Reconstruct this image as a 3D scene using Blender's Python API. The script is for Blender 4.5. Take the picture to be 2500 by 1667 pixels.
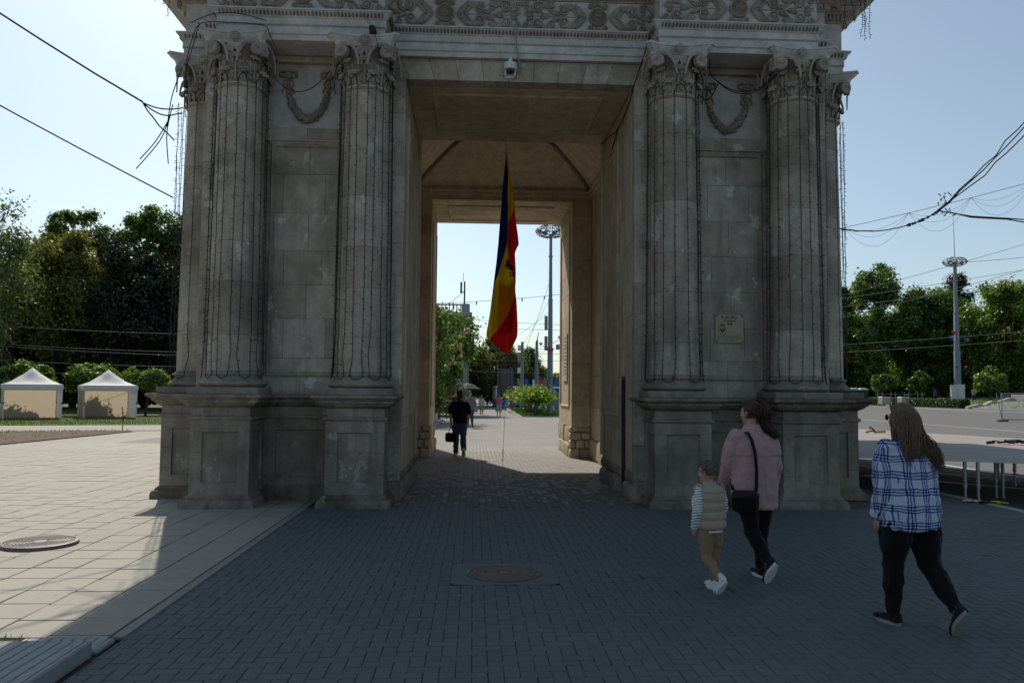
import bpy, math, random
from mathutils import Vector as V, Matrix as M
R = math.radians
rnd = random.Random(11)
for _o in list(bpy.data.objects):
    bpy.data.objects.remove(_o)
sc = bpy.context.scene
COL = sc.collection

# ------------------------------------------------------------------ camera
cd = bpy.data.cameras.new('camera')
cam = bpy.data.objects.new('camera', cd)
COL.objects.link(cam)
cd.lens = 28.0
cd.sensor_width = 36.0
cd.clip_end = 3000
cd.clip_start = 0.1
_p, _y, _r = 0.060615, 0.047543, 0.009057          # pitch, yaw, roll
_f = V((math.sin(_y)*math.cos(_p), math.cos(_y)*math.cos(_p), math.sin(_p)))
_ri = V((math.cos(_y), -math.sin(_y), 0))
_up = _ri.cross(_f)
_r2 = _ri*math.cos(_r) + _up*math.sin(_r)
_u2 = -_ri*math.sin(_r) + _up*math.cos(_r)
_mm = M((_r2, _u2, -_f)).transposed().to_4x4()
_mm.translation = V((-0.7093, -11.7707, 1.75))
cam.matrix_world = _mm
sc.camera = cam

# ------------------------------------------------------------------ sky, sun
SUN_EL = R(43.3)
SUN_H = V((-0.318, 0.948, 0)).normalized()         # horizontal direction towards the sun
w = bpy.data.worlds.new('World')
sc.world = w
w.use_nodes = True
nt = w.node_tree
bg = nt.nodes['Background']
sky = nt.nodes.new('ShaderNodeTexSky')
sky.sky_type = 'NISHITA'
sky.sun_disc = False
sky.sun_elevation = SUN_EL
sky.sun_rotation = math.atan2(SUN_H.x, SUN_H.y)
sky.altitude = 80
sky.air_density = 1.0
sky.dust_density = 1.3
sky.ozone_density = 2.0
hs = nt.nodes.new('ShaderNodeHueSaturation')        # camera white balance for the hazy morning sky
hs.inputs['Saturation'].default_value = 0.72
wb = nt.nodes.new('ShaderNodeMix'); wb.data_type = 'RGBA'; wb.blend_type = 'MULTIPLY'
wb.inputs[0].default_value = 1.0
wb.inputs[7].default_value = (0.91, 1.02, 1.03, 1)
nt.links.new(sky.outputs[0], hs.inputs['Color'])
nt.links.new(hs.outputs[0], wb.inputs[6])
nt.links.new(wb.outputs[2], bg.inputs[0])
bg.inputs[1].default_value = 0.109
sl = bpy.data.lights.new('sun', 'SUN')
sl.energy = 4.3
sl.angle = R(0.53)
sl.color = (1.0, 0.91, 0.78)
so = bpy.data.objects.new('sun', sl)
COL.objects.link(so)
_sd = V((SUN_H.x*math.cos(SUN_EL), SUN_H.y*math.cos(SUN_EL), math.sin(SUN_EL)))
so.rotation_euler = _sd.to_track_quat('Z', 'Y').to_euler()
so.location = (0, 0, 40)
vs = sc.view_settings
vs.view_transform = 'Standard'
vs.look = 'None'
vs.gamma = 1
vs.use_curve_mapping = False
vs.exposure = 0.0
sc.cycles.max_bounces = 12
sc.cycles.diffuse_bounces = 8
sc.cycles.transparent_max_bounces = 12
sc.cycles.use_denoising = True

# ------------------------------------------------------------------ mesh helpers
class MB:
    def __init__(self):
        self.v = []; self.f = []
    def add(self, vs_, fs):
        n = len(self.v)
        self.v += [tuple(p) for p in vs_]
        self.f += [tuple(i+n for i in q) for q in fs]
        return n
    def box(self, x0, x1, y0, y1, z0, z1):
        self.add([(x0,y0,z0),(x1,y0,z0),(x1,y1,z0),(x0,y1,z0),(x0,y0,z1),(x1,y0,z1),(x1,y1,z1),(x0,y1,z1)],
                 [(0,3,2,1),(4,5,6,7),(0,1,5,4),(1,2,6,5),(2,3,7,6),(3,0,4,7)])
        return self
    def cbox(self, x0, x1, y0, y1, z0, z1, c=.01, jit=0):
        lo = (x0,y0,z0); hi = (x1,y1,z1)
        idx = {}; vv = []
        for sx in (0,1):
            for sy in (0,1):
                for sz in (0,1):
                    j = [(rnd.random()-.5)*2*jit for _ in range(3)]
                    for ax in range(3):
                        s = (sx,sy,sz); p = []
                        for a in range(3):
                            b = hi[a] if s[a] else lo[a]
                            if a != ax: b += (-c if s[a] else c)
                            p.append(b + j[a])
                        idx[(sx,sy,sz,ax)] = len(vv); vv.append(p)
        fs = []
        for ax in range(3):
            a1, a2 = (ax+1) % 3, (ax+2) % 3
            for s in (0,1):
                q = []
                for (p1, p2) in ((0,0),(1,0),(1,1),(0,1)):
                    k = [0,0,0]; k[ax] = s; k[a1] = p1; k[a2] = p2
                    q.append(idx[tuple(k)+(ax,)])
                fs.append(tuple(q if s else q[::-1]))
            for p1 in (0,1):
                for p2 in (0,1):
                    k0 = [0,0,0]; k1 = [0,0,0]
                    k0[ax] = 0; k1[ax] = 1
                    for k in (k0, k1): k[a1] = p1; k[a2] = p2
                    q = (idx[tuple(k0)+(a1,)], idx[tuple(k1)+(a1,)], idx[tuple(k1)+(a2,)], idx[tuple(k0)+(a2,)])
                    fs.append(q if (p1 == p2) else q[::-1])
        for sx in (0,1):
            for sy in (0,1):
                for sz in (0,1):
                    q = tuple(idx[(sx,sy,sz,a)] for a in range(3))
                    fs.append(q if (sx+sy+sz) % 2 == 1 else q[::-1])
        self.add(vv, fs)
        return self
    def tube(self, pts, r, n=6, caps=True, flat=1.0):
        pts = [V(p) for p in pts]
        rs = r if isinstance(r, (list, tuple)) else [r]*len(pts)
        d = (pts[1]-pts[0]).normalized()
        a = V((0,0,1)) if abs(d.z) < .9 else V((1,0,0))
        u = d.cross(a).normalized()
        rings = []
        for i, p in enumerate(pts):
            t = (pts[min(i+1, len(pts)-1)] - pts[max(i-1, 0)])
            t = t.normalized() if t.length > 1e-9 else d
            u = (u - t*u.dot(t))
            u = u.normalized() if u.length > 1e-6 else t.orthogonal().normalized()
            b = t.cross(u)
            rings.append([p + u*math.cos(2*math.pi*k/n)*rs[i] + b*math.sin(2*math.pi*k/n)*rs[i]*flat for k in range(n)])
        s = self.add([q for g in rings for q in g], [])
        for i in range(len(pts)-1):
            for k in range(n):
                k2 = (k+1) % n
                self.f.append((s+i*n+k, s+i*n+k2, s+(i+1)*n+k2, s+(i+1)*n+k))
        if caps:
            self.f.append(tuple(s+k for k in range(n))[::-1])
            self.f.append(tuple(s+(len(pts)-1)*n+k for k in range(n)))
        return self
    def lathe(self, prof, n=24, c=(0,0), caps=True, fn=None):
        s = len(self.v)
        for (r, z) in prof:
            for k in range(n):
                a = 2*math.pi*k/n
                rr = r*(fn(a, z) if fn else 1)
                self.v.append((c[0]+rr*math.cos(a), c[1]+rr*math.sin(a), z))
        for i in range(len(prof)-1):
            for k in range(n):
                k2 = (k+1) % n
                self.f.append((s+i*n+k, s+i*n+k2, s+(i+1)*n+k2, s+(i+1)*n+k))
        if caps:
            self.f.append(tuple(s+k for k in range(n))[::-1])
            self.f.append(tuple(s+(len(prof)-1)*n+k for k in range(n)))
        return self
    def sweep(self, path, prof, closed=True, cap=False):
        """axis-aligned or general polygon path (counter-clockwise = outward to the right), prof = [(out, z)]"""
        n = len(path); s = len(self.v)
        nor = []
        for i in range(n):
            a = V(path[i]); b = V(path[(i+1) % n]); d = (b-a)
            d = d.normalized() if d.length > 1e-9 else V((1,0))
            nor.append(V((d.y, -d.x)))
        off = []
        for i in range(n):
            if closed: n1, n2 = nor[i-1], nor[i]
            else:
                n1 = nor[i-1] if i > 0 else nor[0]
                n2 = nor[i] if i < n-1 else nor[i-1]
            off.append((n1+n2) / max(.15, 1+n1.dot(n2)))
        for (o, z) in prof:
            for i in range(n):
                self.v.append((path[i][0]+off[i].x*o, path[i][1]+off[i].y*o, z))
        for j in range(len(prof)-1):
            for i in range(n if closed else n-1):
                i2 = (i+1) % n
                self.f.append((s+j*n+i, s+j*n+i2, s+(j+1)*n+i2, s+(j+1)*n+i))
        if cap:
            self.f.append(tuple(s+(len(prof)-1)*n+i for i in range(n)))
            self.f.append(tuple(s+i for i in range(n))[::-1])
        return self
    def ball(self, c, r, n=8, m=6):
        r = (r, r, r) if not isinstance(r, (tuple, list)) else r
        s = len(self.v)
        self.v.append((c[0], c[1], c[2]-r[2]))
        for j in range(1, m):
            t = math.pi*j/m
            for k in range(n):
                a = 2*math.pi*k/n
                self.v.append((c[0]+r[0]*math.sin(t)*math.cos(a), c[1]+r[1]*math.sin(t)*math.sin(a), c[2]-r[2]*math.cos(t)))
        self.v.append((c[0], c[1], c[2]+r[2])); e = len(self.v)-1
        for k in range(n):
            k2 = (k+1) % n
            self.f.append((s, s+1+k2, s+1+k))
            for j in range(m-2):
                self.f.append((s+1+j*n+k, s+1+j*n+k2, s+1+(j+1)*n+k2, s+1+(j+1)*n+k))
            self.f.append((s+1+(m-2)*n+k, s+1+(m-2)*n+k2, e))
        return self
    def loft(self, rings, caps=True):
        n = len(rings[0]); s = self.add([q for g in rings for q in g], [])
        for i in range(len(rings)-1):
            for k in range(n):
                k2 = (k+1) % n
                self.f.append((s+i*n+k, s+i*n+k2, s+(i+1)*n+k2, s+(i+1)*n+k))
        if caps:
            self.f.append(tuple(s+k for k in range(n))[::-1])
            self.f.append(tuple(s+(len(rings)-1)*n+k for k in range(n)))
        return self
    def grid(self, g):
        """g = rows of points, open sheet"""
        n = len(g[0]); s = self.add([q for row in g for q in row], [])
        for i in range(len(g)-1):
            for k in range(n-1):
                self.f.append((s+i*n+k, s+i*n+k+1, s+(i+1)*n+k+1, s+(i+1)*n+k))
        return self
    def prism(self, poly, y0, y1, axis='y'):
        """polygon in x,z extruded along y"""
        n = len(poly)
        s = self.add([(p[0], y0, p[1]) for p in poly] + [(p[0], y1, p[1]) for p in poly], [])
        self.f.append(tuple(s+i for i in range(n))); self.f.append(tuple(s+n+i for i in range(n))[::-1])
        for i in range(n):
            j = (i+1) % n
            self.f.append((s+j, s+i, s+n+i, s+n+j))
        return self
    def xf(self, mat_, start=0):
        for i in range(start, len(self.v)):
            self.v[i] = tuple(mat_ @ V(self.v[i]))
        return self
    def mesh(self, name, smooth=False):
        me = bpy.data.meshes.new(name)
        me.from_pydata(self.v, [], self.f)
        if smooth:
            me.polygons.foreach_set('use_smooth', [True]*len(me.polygons))
            if smooth is not True:
                me.set_sharp_from_angle(angle=R(smooth))
        me.update()
        return me
    def build(self, name, m, parent=None, smooth=False, loc=None):
        return ob(name, self.mesh(name, smooth), m, parent, loc)

def ob(name, me, m=None, parent=None, loc=None, rot=None, scale=None):
    o = bpy.data.objects.new(name, me)
    COL.objects.link(o)
    if m is not None and me is not None:
        if len(me.materials) == 0: me.materials.append(m)
        elif me.materials[0] is not m:
            o.material_slots[0].link = 'OBJECT'; o.material_slots[0].material = m
    if parent is not None: o.parent = parent
    if loc is not None: o.location = loc
    if rot is not None: o.rotation_euler = rot
    if scale is not None: o.scale = scale
    return o
def tag(o, label=None, cat=None, group=None, kind=None):
    if label: o['label'] = label
    if cat: o['category'] = cat
    if group: o['group'] = group
    if kind: o['kind'] = kind
    return o
def thing(name, label, cat, loc=(0,0,0), rz=0, group=None):
    o = bpy.data.objects.new(name, None)
    COL.objects.link(o)
    o.empty_display_size = .2
    o.location = loc; o.rotation_euler = (0,0,rz)
    return tag(o, label, cat, group)
def kids(o): return KID.get(o, [])
def dup(o, loc=None, rz=None, label=None, parent=None, scale=None):
    c = o.copy(); COL.objects.link(c)
    c.parent = parent
    if loc is not None: c.location = loc
    if rz is not None: c.rotation_euler = (0,0,rz)
    if scale is not None: c.scale = scale
    if label: c['label'] = label
    for ch in list(o.children): dup(ch, parent=c)
    return c
def ground_z(x, y):
    t = min(1, max(0, (x-10)/12)); s = 1 - t*t*(3-2*t)
    return -0.0104*max(0, min(y, 85)-11)*s
def catenary(a, b, sag, n=14):
    a, b = V(a), V(b)
    return [a.lerp(b, i/n) - V((0,0,sag*4*(i/n)*(1-i/n))) for i in range(n+1)]
# ------------------------------------------------------------------ materials
class NT:
    def __init__(self, name):
        self.m = bpy.data.materials.new(name); self.m.use_nodes = True
        self.t = self.m.node_tree; self.t.nodes.clear()
        self.out = self.t.nodes.new('ShaderNodeOutputMaterial')
    def n(self, kind, **kw):
        x = self.t.nodes.new('ShaderNode'+kind)
        for k, v_ in kw.items():
            if k.startswith('i_'):
                key = k[2:]; key = int(key) if key.isdigit() else key.replace('_', ' ')
                if hasattr(v_, 'bl_idname') or hasattr(v_, 'is_output'): self.t.links.new(v_, x.inputs[key])
                else: x.inputs[key].default_value = v_
            else: setattr(x, k, v_)
        return x
    def l(self, a, b): self.t.links.new(a, b)
    def math(self, op, a, b=None, c=None, clamp=False):
        x = self.t.nodes.new('ShaderNodeMath'); x.operation = op; x.use_clamp = clamp
        for i, q in enumerate((a, b, c)):
            if q is None: continue
            if hasattr(q, 'is_output'): self.l(q, x.inputs[i])
            else: x.inputs[i].default_value = q
        return x.outputs[0]
    def mix(self, fac, a, b, mode='MIX'):
        x = self.t.nodes.new('ShaderNodeMix'); x.data_type = 'RGBA'; x.blend_type = mode; x.clamp_factor = True
        for sock, q in ((0, fac), (6, a), (7, b)):
            if hasattr(q, 'is_output'): self.l(q, x.inputs[sock])
            elif sock == 0: x.inputs[0].default_value = q
            else: x.inputs[sock].default_value = (q[0], q[1], q[2], 1)
        return x.outputs[2]
    def pos(self, sc_=(1,1,1), obj=False):
        if obj:
            p = self.n('TexCoord').outputs['Object']
        else:
            p = self.n('NewGeometry').outputs['Position']
        mp = self.n('Mapping'); self.l(p, mp.inputs['Vector']); mp.inputs['Scale'].default_value = sc_
        return mp.outputs[0]
    def noise(self, vec, scale, detail=5, rough=.55, out=0):
        x = self.n('TexNoise'); self.l(vec, x.inputs['Vector'])
        x.inputs['Scale'].default_value = scale; x.inputs['Detail'].default_value = detail; x.inputs['Roughness'].default_value = rough
        return x.outputs[out]
    def ramp(self, fac, stops):
        x = self.n('ValToRGB'); self.l(fac, x.inputs[0])
        e = x.color_ramp.elements
        while len(e) > len(stops): e.remove(e[-1])
        while len(e) < len(stops): e.new(.5)
        for s, (p, c) in zip(e, stops):
            s.position = p; s.color = (c, c, c, 1) if not isinstance(c, (tuple, list)) else (c[0], c[1], c[2], 1)
        return x.outputs[0]
    def bump(self, h, strength, dist=.02, normal=None):
        x = self.n('Bump'); self.l(h, x.inputs['Height'])
        x.inputs['Strength'].default_value = strength; x.inputs['Distance'].default_value = dist
        if normal: self.l(normal, x.inputs['Normal'])
        return x.outputs[0]
    def bsdf(self, col, rough=.8, metal=0, spec=.3, normal=None, **kw):
        x = self.n('BsdfPrincipled')
        for k, q in (('Base Color', col), ('Roughness', rough), ('Metallic', metal), ('Specular IOR Level', spec)):
            if hasattr(q, 'is_output'): self.l(q, x.inputs[k])
            else: x.inputs[k].default_value = (q[0], q[1], q[2], 1) if k == 'Base Color' else q
        if normal: self.l(normal, x.inputs['Normal'])
        for k, q in kw.items(): x.inputs[k.replace('_', ' ')].default_value = q
        self.l(x.outputs[0], self.out.inputs[0])
        return x
def sc3(c, s): return tuple(q*s for q in c)

def mat(name, c, rough=.75, var=.12, scale=3, bump=0, bscale=60, metal=0, spec=.3, obv=0, isl=0, obj=False, coat=0):
    t = NT(name); p = t.pos(obj=obj)
    nz = t.noise(p, scale, 6, .6)
    col = t.mix(nz, sc3(c, 1-var*2), sc3(c, 1+var*2))
    if obv or isl:
        r = t.n('ObjectInfo').outputs['Random'] if obv else t.n('NewGeometry').outputs['Random Per Island']
        a = obv or isl
        k = t.math('MULTIPLY_ADD', r, 2*a, 1-a)
        col = t.mix(1, col, t.n('CombineColor', i_0=k, i_1=k, i_2=k).outputs[0], 'MULTIPLY')
    nrm = t.bump(t.noise(p, bscale, 4, .6), bump, .01) if bump else None
    x = t.bsdf(col, rough, metal, spec, nrm)
    if coat: x.inputs['Coat Weight'].default_value = coat
    return t.m

def stone_mat(name, base, dark, light, obv=.12, stain=1.0, patch=1.0, bump=.35):
    t = NT(name); p = t.pos()
    big = t.noise(p, .9, 6, .62)
    mid = t.noise(p, 4.5, 8, .68)
    streak = t.noise(t.pos((5, 5, .5)), 1.0, 6, .65)
    col = t.mix(t.ramp(mid, [(.3, 0.0), (.7, 1.0)]), sc3(base, .74), sc3(base, 1.2))
    col = t.mix(t.math('MULTIPLY', t.ramp(big, [(.45, 0.0), (.68, 1.0)]), .55*stain), col, dark)
    col = t.mix(t.math('MULTIPLY', t.ramp(streak, [(.52, 0.0), (.72, 1.0)]), .45*stain), col, dark)
    pt = t.noise(t.pos((1.5, 1.5, 1)), 2.1, 4, .7)
    col = t.mix(t.math('MULTIPLY', t.ramp(pt, [(.615, 0.0), (.64, 1.0)]), .55*patch), col, light)
    vo = t.noise(p, 26, 3, .5)
    pits = t.ramp(vo, [(.27, 1.0), (.34, 0.0)])
    col = t.mix(t.math('MULTIPLY', pits, .6), col, sc3(dark, .55))
    k = t.math('MULTIPLY_ADD', t.n('ObjectInfo').outputs['Random'], 2*obv, 1-obv)
    col = t.mix(1, col, t.n('CombineColor', i_0=k, i_1=k, i_2=t.math('POWER', k, 1.25)).outputs[0], 'MULTIPLY')
    h = t.math('SUBTRACT', t.math('ADD', t.math('MULTIPLY', t.noise(p, 14, 8, .7), .6), t.math('MULTIPLY', mid, .9)), t.math('MULTIPLY', pits, .5))
    t.bsdf(col, .88, 0, .2, t.bump(h, bump, .02))
    return t.m

STONE = stone_mat('limestone', (.435,.385,.31), (.16,.14,.11), (.58,.555,.50), obv=.17, stain=1.3, patch=1.2)
STONE_IN = stone_mat('limestone_inner', (.56,.47,.345), (.29,.235,.16), (.60,.53,.42), stain=.8, patch=.5)
STONE_GRIME = stone_mat('grimy_ledge_stone', (.25,.215,.165), (.07,.06,.05), (.40,.37,.31), stain=1.7, patch=.7, bump=.5)
STONE_BASE = stone_mat('limestone_plinth', (.285,.25,.20), (.11,.096,.078), (.39,.365,.32), stain=1.3)
FIELD = stone_mat('festoon_field', (.42,.405,.38), (.29,.275,.25), (.48,.47,.44), obv=.05, stain=.7, patch=.5, bump=.12)
STUCCO = stone_mat('grey_stucco', (.58,.575,.56), (.33,.31,.28), (.54,.53,.50), obv=.05, stain=.5, patch=.5, bump=.12)
CARVE = stone_mat('carved_stone', (.40,.365,.315), (.19,.165,.135), (.5,.47,.42), obv=.08, stain=1.0, patch=.2, bump=.25)
CARVE_D = stone_mat('grime_and_recess_shade_stone', (.27,.235,.185), (.10,.085,.065), (.42,.39,.34), obv=.10, stain=1.3, patch=.6, bump=.3)  # grime on festoons and ribs; painted recess shade on the capital bells
VAULT = stone_mat('vault_plaster', (.72,.62,.47), (.42,.34,.23), (.74,.66,.52), stain=.7, patch=.4)
def paver_mat(name, base, isl=.1, wear=.5):
    t = NT(name); p = t.pos()
    a = t.noise(p, .55, 6, .65); b = t.noise(p, 9, 6, .7); c = t.noise(p, 120, 2, .6)
    col = t.mix(a, sc3(base, 1-.25*wear), sc3(base, 1+.25*wear))
    col = t.mix(t.math('MULTIPLY', t.ramp(b, [(.5, 0.0), (.75, 1.0)]), .3), col, sc3(base, .62))
    col = t.mix(t.math('MULTIPLY', t.ramp(c, [(.4, 0.0), (.7, 1.0)]), .25), col, sc3(base, 1.35))
    st = t.noise(p, 2.3, 5, .6)
    col = t.mix(t.math('MULTIPLY', t.ramp(st, [(.64, 0.0), (.70, 1.0)]), .25*wear), col, sc3(base, .55))
    vo = t.n('TexVoronoi'); t.l(p, vo.inputs['Vector']); vo.inputs['Scale'].default_value = 2.6
    spot = t.math('MULTIPLY', t.math('LESS_THAN', t.math('ADD', vo.outputs['Distance'], t.math('MULTIPLY', b, .05)), .075), .45)
    col = t.mix(spot, col, sc3(base, .45))
    r = t.math('ADD', t.n('NewGeometry').outputs['Random Per Island'], t.n('ObjectInfo').outputs['Random'])
    k = t.math('MULTIPLY_ADD', r, isl, 1-isl)
    col = t.mix(1, col, t.n('CombineColor', i_0=k, i_1=k, i_2=k).outputs[0], 'MULTIPLY')
    t.bsdf(col, .82, 0, .28, t.bump(t.math('ADD', c, b), .25, .004))
    return t.m
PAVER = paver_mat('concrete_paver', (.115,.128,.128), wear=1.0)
PAVER2 = paver_mat('passage_paver', (.255,.245,.225), wear=.9)  # pale copy of the same paver, sunlight put into its colour; also edging
SLAB = paver_mat('sandy_slab', (.335,.315,.272), isl=.07)
def far_paver(name, base, bw, bh, mortar):
    t = NT(name); p = t.pos()
    br = t.n('TexBrick'); t.l(p, br.inputs['Vector'])
    br.offset = .5
    for k_, v_ in (('Scale', 1.0), ('Mortar Size', mortar), ('Brick Width', bw), ('Row Height', bh)): br.inputs[k_].default_value = v_
    br.inputs['Color1'].default_value = (*sc3(base, .94), 1); br.inputs['Color2'].default_value = (*sc3(base, 1.05), 1)
    br.inputs['Mortar'].default_value = (*sc3(base, .5), 1)
    nz = t.noise(p, .5, 6, .65)
    k = t.math('MULTIPLY_ADD', nz, .5, .75)
    col = t.mix(1, br.outputs[0], t.n('CombineColor', i_0=k, i_1=k, i_2=k).outputs[0], 'MULTIPLY')
    t.bsdf(col, .85, 0, .25, t.bump(t.noise(p, 60, 3), .15, .004))
    return t.m
FAR_PAVER = far_paver('far_paving', (.245,.23,.21), .2, .1, .006)
FAR_SLAB = far_paver('far_slabs', (.34,.318,.273), .84, .42, .007)
JOINT = mat('joint_sand', (.10,.098,.09), .95, .25, 6)
JOINT_L = mat('slab_joint', (.085,.075,.055), .95, .25, 6)
ASPHALT = mat('asphalt', (.13,.128,.125), .85, .10, 1.2, .3, 120)
PAINT = mat('road_paint', (.62,.62,.60), .7, .12, 4)
KERB = mat('kerb_concrete', (.36,.35,.33), .85, .12, 5, .2, 50, obv=.08)
SOIL = mat('soil', (.10,.066,.043), .95, .3, 5, .8, 14)
GRASSG = mat('lawn_soil', (.08,.105,.03), .95, .3, 2, .5, 30)
GRANITE = mat('grey_granite', (.27,.29,.30), .7, .15, 14, .15, 120)
IRON = mat('cast_iron', (.135,.115,.11), .55, .2, 9, .3, 60, metal=.35)
CONC = mat('concrete', (.13,.145,.148), .9, .12, 5, .3, 40)
CABLE = mat('black_cable', (.012,.012,.013), .6, .1, 5)
WIRE = mat('far_wire', (.10,.10,.11), .6, .1, 5)
BULB = mat('bulb_cap', (.02,.02,.022), .5, .1, 5)
GREY_MET = mat('grey_painted_steel', (.22,.25,.29), .5, .08, 3, metal=.2)
STEEL = mat('galvanised_steel', (.36,.37,.38), .42, .12, 8, metal=.75)
DARK = mat('dark_paint', (.02,.02,.022), .5, .1, 5)
BLACKP = mat('black_plastic', (.012,.012,.013), .4, .1, 5)
WHITEP = mat('white_plastic', (.72,.72,.70), .4, .04, 5)
RED = mat('red_paint', (.55,.03,.025), .45, .05, 5)
BLUE = mat('blue_paint', (.02,.11,.52), .45, .05, 5)
YELLOW = mat('yellow_paint', (.62,.42,.03), .5, .06, 5)
BARK = mat('bark', (.075,.055,.04), .95, .3, 4, .8, 18)
def glass_mat():
    t = NT('dark_glass'); t.bsdf((.02,.025,.03), .06, 0, .6); return t.m
GLASS = glass_mat()
def leaf_mat(name, c, trans=.45, var=.35):
    t = NT(name); p = t.pos()
    r = t.n('NewGeometry').outputs['Random Per Island']
    nz = t.noise(p, .5, 3, .6)
    col = t.mix(r, sc3(c, 1-var), (c[0]*(1+var*1.3), c[1]*(1+var), c[2]*(1+var*.6)))
    col = t.mix(t.ramp(nz, [(.35, 0.0), (.65, 1.0)]), t.mix(1, col, (.72,.76,.8), 'MULTIPLY'), col)
    d = t.n('BsdfDiffuse', i_Color=col); tr = t.n('BsdfTranslucent')
    t.l(t.mix(1, col, (1.25,1.25,.55), 'MULTIPLY'), tr.inputs[0])
    gl = t.n('BsdfGlossy'); gl.inputs['Roughness'].default_value = .4; gl.inputs['Color'].default_value = (1,1,1,1)
    m1 = t.n('MixShader'); m1.inputs[0].default_value = trans; t.l(d.outputs[0], m1.inputs[1]); t.l(tr.outputs[0], m1.inputs[2])
    m2 = t.n('MixShader'); m2.inputs[0].default_value = .04; t.l(m1.outputs[0], m2.inputs[1]); t.l(gl.outputs[0], m2.inputs[2])
    t.l(m2.outputs[0], t.out.inputs[0])
    return t.m
LEAF_A = leaf_mat('broad_leaves', (.095,.175,.028), .5)
LEAF_B = leaf_mat('dark_needles', (.032,.046,.026), .25)
LEAF_C = leaf_mat('yellow_green_leaves', (.17,.18,.035), .5)
LEAF_D = leaf_mat('fresh_leaves', (.13,.22,.025), .55)
LEAF_E = leaf_mat('feathery_leaves', (.13,.17,.07), .45)
LEAF_H = leaf_mat('hedge_leaves', (.05,.11,.02), .35)
GRASS = leaf_mat('grass_blades', (.09,.16,.025), .4)
BLOSSOM = leaf_mat('pink_blossom', (.5,.36,.28), .4, .2)
def cloth(name, c, trans=0, rough=.85, var=.08, scale=25, bump=.2, bscale=300, obj=True):
    t = NT(name); p = t.pos(obj=obj)
    col = t.mix(t.noise(p, scale, 4), sc3(c, 1-var), sc3(c, 1+var))
    nrm = t.bump(t.noise(p, bscale, 2), bump, .002)
    x = t.bsdf(col, rough, 0, .15, nrm)
    x.inputs['Sheen Weight'].default_value = .1
    if trans:
        tr = t.n('BsdfTranslucent'); t.l(col, tr.inputs[0])
        mx = t.n('MixShader'); mx.inputs[0].default_value = trans
        t.l(x.outputs[0], mx.inputs[1]); t.l(tr.outputs[0], mx.inputs[2]); t.l(mx.outputs[0], t.out.inputs[0])
    return t.m
# ------------------------------------------------------------------ the ground
def sheet(name, xs, ys, m, dz=0.0, parent=None, kind='structure'):
    b = MB(); b.grid([[(x, y, ground_z(x, y)+dz) for x in xs] for y in ys])
    o = b.build(name, m, parent)
    if kind and parent is None: o['kind'] = kind
    return o
YS = [-1500,-60,11,13,20,30,40,55,70,85,120,300,1500]
sheet('ground', [-1500,-60,-30,-10,0,7,10,12,14,16,18,20,22,60,1500], YS, mat('bare_ground', (.16,.145,.12), .95, .2, .3), -.20)
sheet('road', [7.62,9,10,11,12,13,14,15,16,17,18,19,20,21,22,30,52], [-60,11,13,20,30,40,55,70,85,120,300,700], ASPHALT, -.115)
kb = MB()
for y0 in range(-9, 60, 1):
    kb.cbox(7.47, 7.62, y0+.006, y0+.994, -.3, .012, .012)
    for q in range(-24, 0):
        x_, y_, z_ = kb.v[q]; kb.v[q] = (x_, y_, z_+ground_z(x_, y0+.5))
tag(kb.build('kerb', KERB), kind='structure')
for i, (xa, w_) in enumerate(((11.6, .14), (26.7, .14))):
    sheet('lane_line', [xa, xa+w_], [-20,11,13,20,30,40,55,70,85,160], PAINT, -.111)
# beds that show in the joints
sheet('paved_walk', [-3.135, 7.47], [-14, 11, 13.4], JOINT, -.014)
sheet('slab_terrace', [-40, -3.12], [-5.98, 11, 14], JOINT_L, -.012)
PW = bpy.data.objects['paved_walk']; ST = bpy.data.objects['slab_terrace']
sheet('street_pavement', [-12, 7.47], [13.4, 20, 30, 40, 55, 70, 85, 120, 400], FAR_PAVER, -.002)
sheet('far_terrace', [-60, -12], [14, 20, 25, 30], FAR_SLAB, -.002)
sheet('soil_strip', [-14, -3.14], [-14, -5.98], SOIL, -.03)

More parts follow.
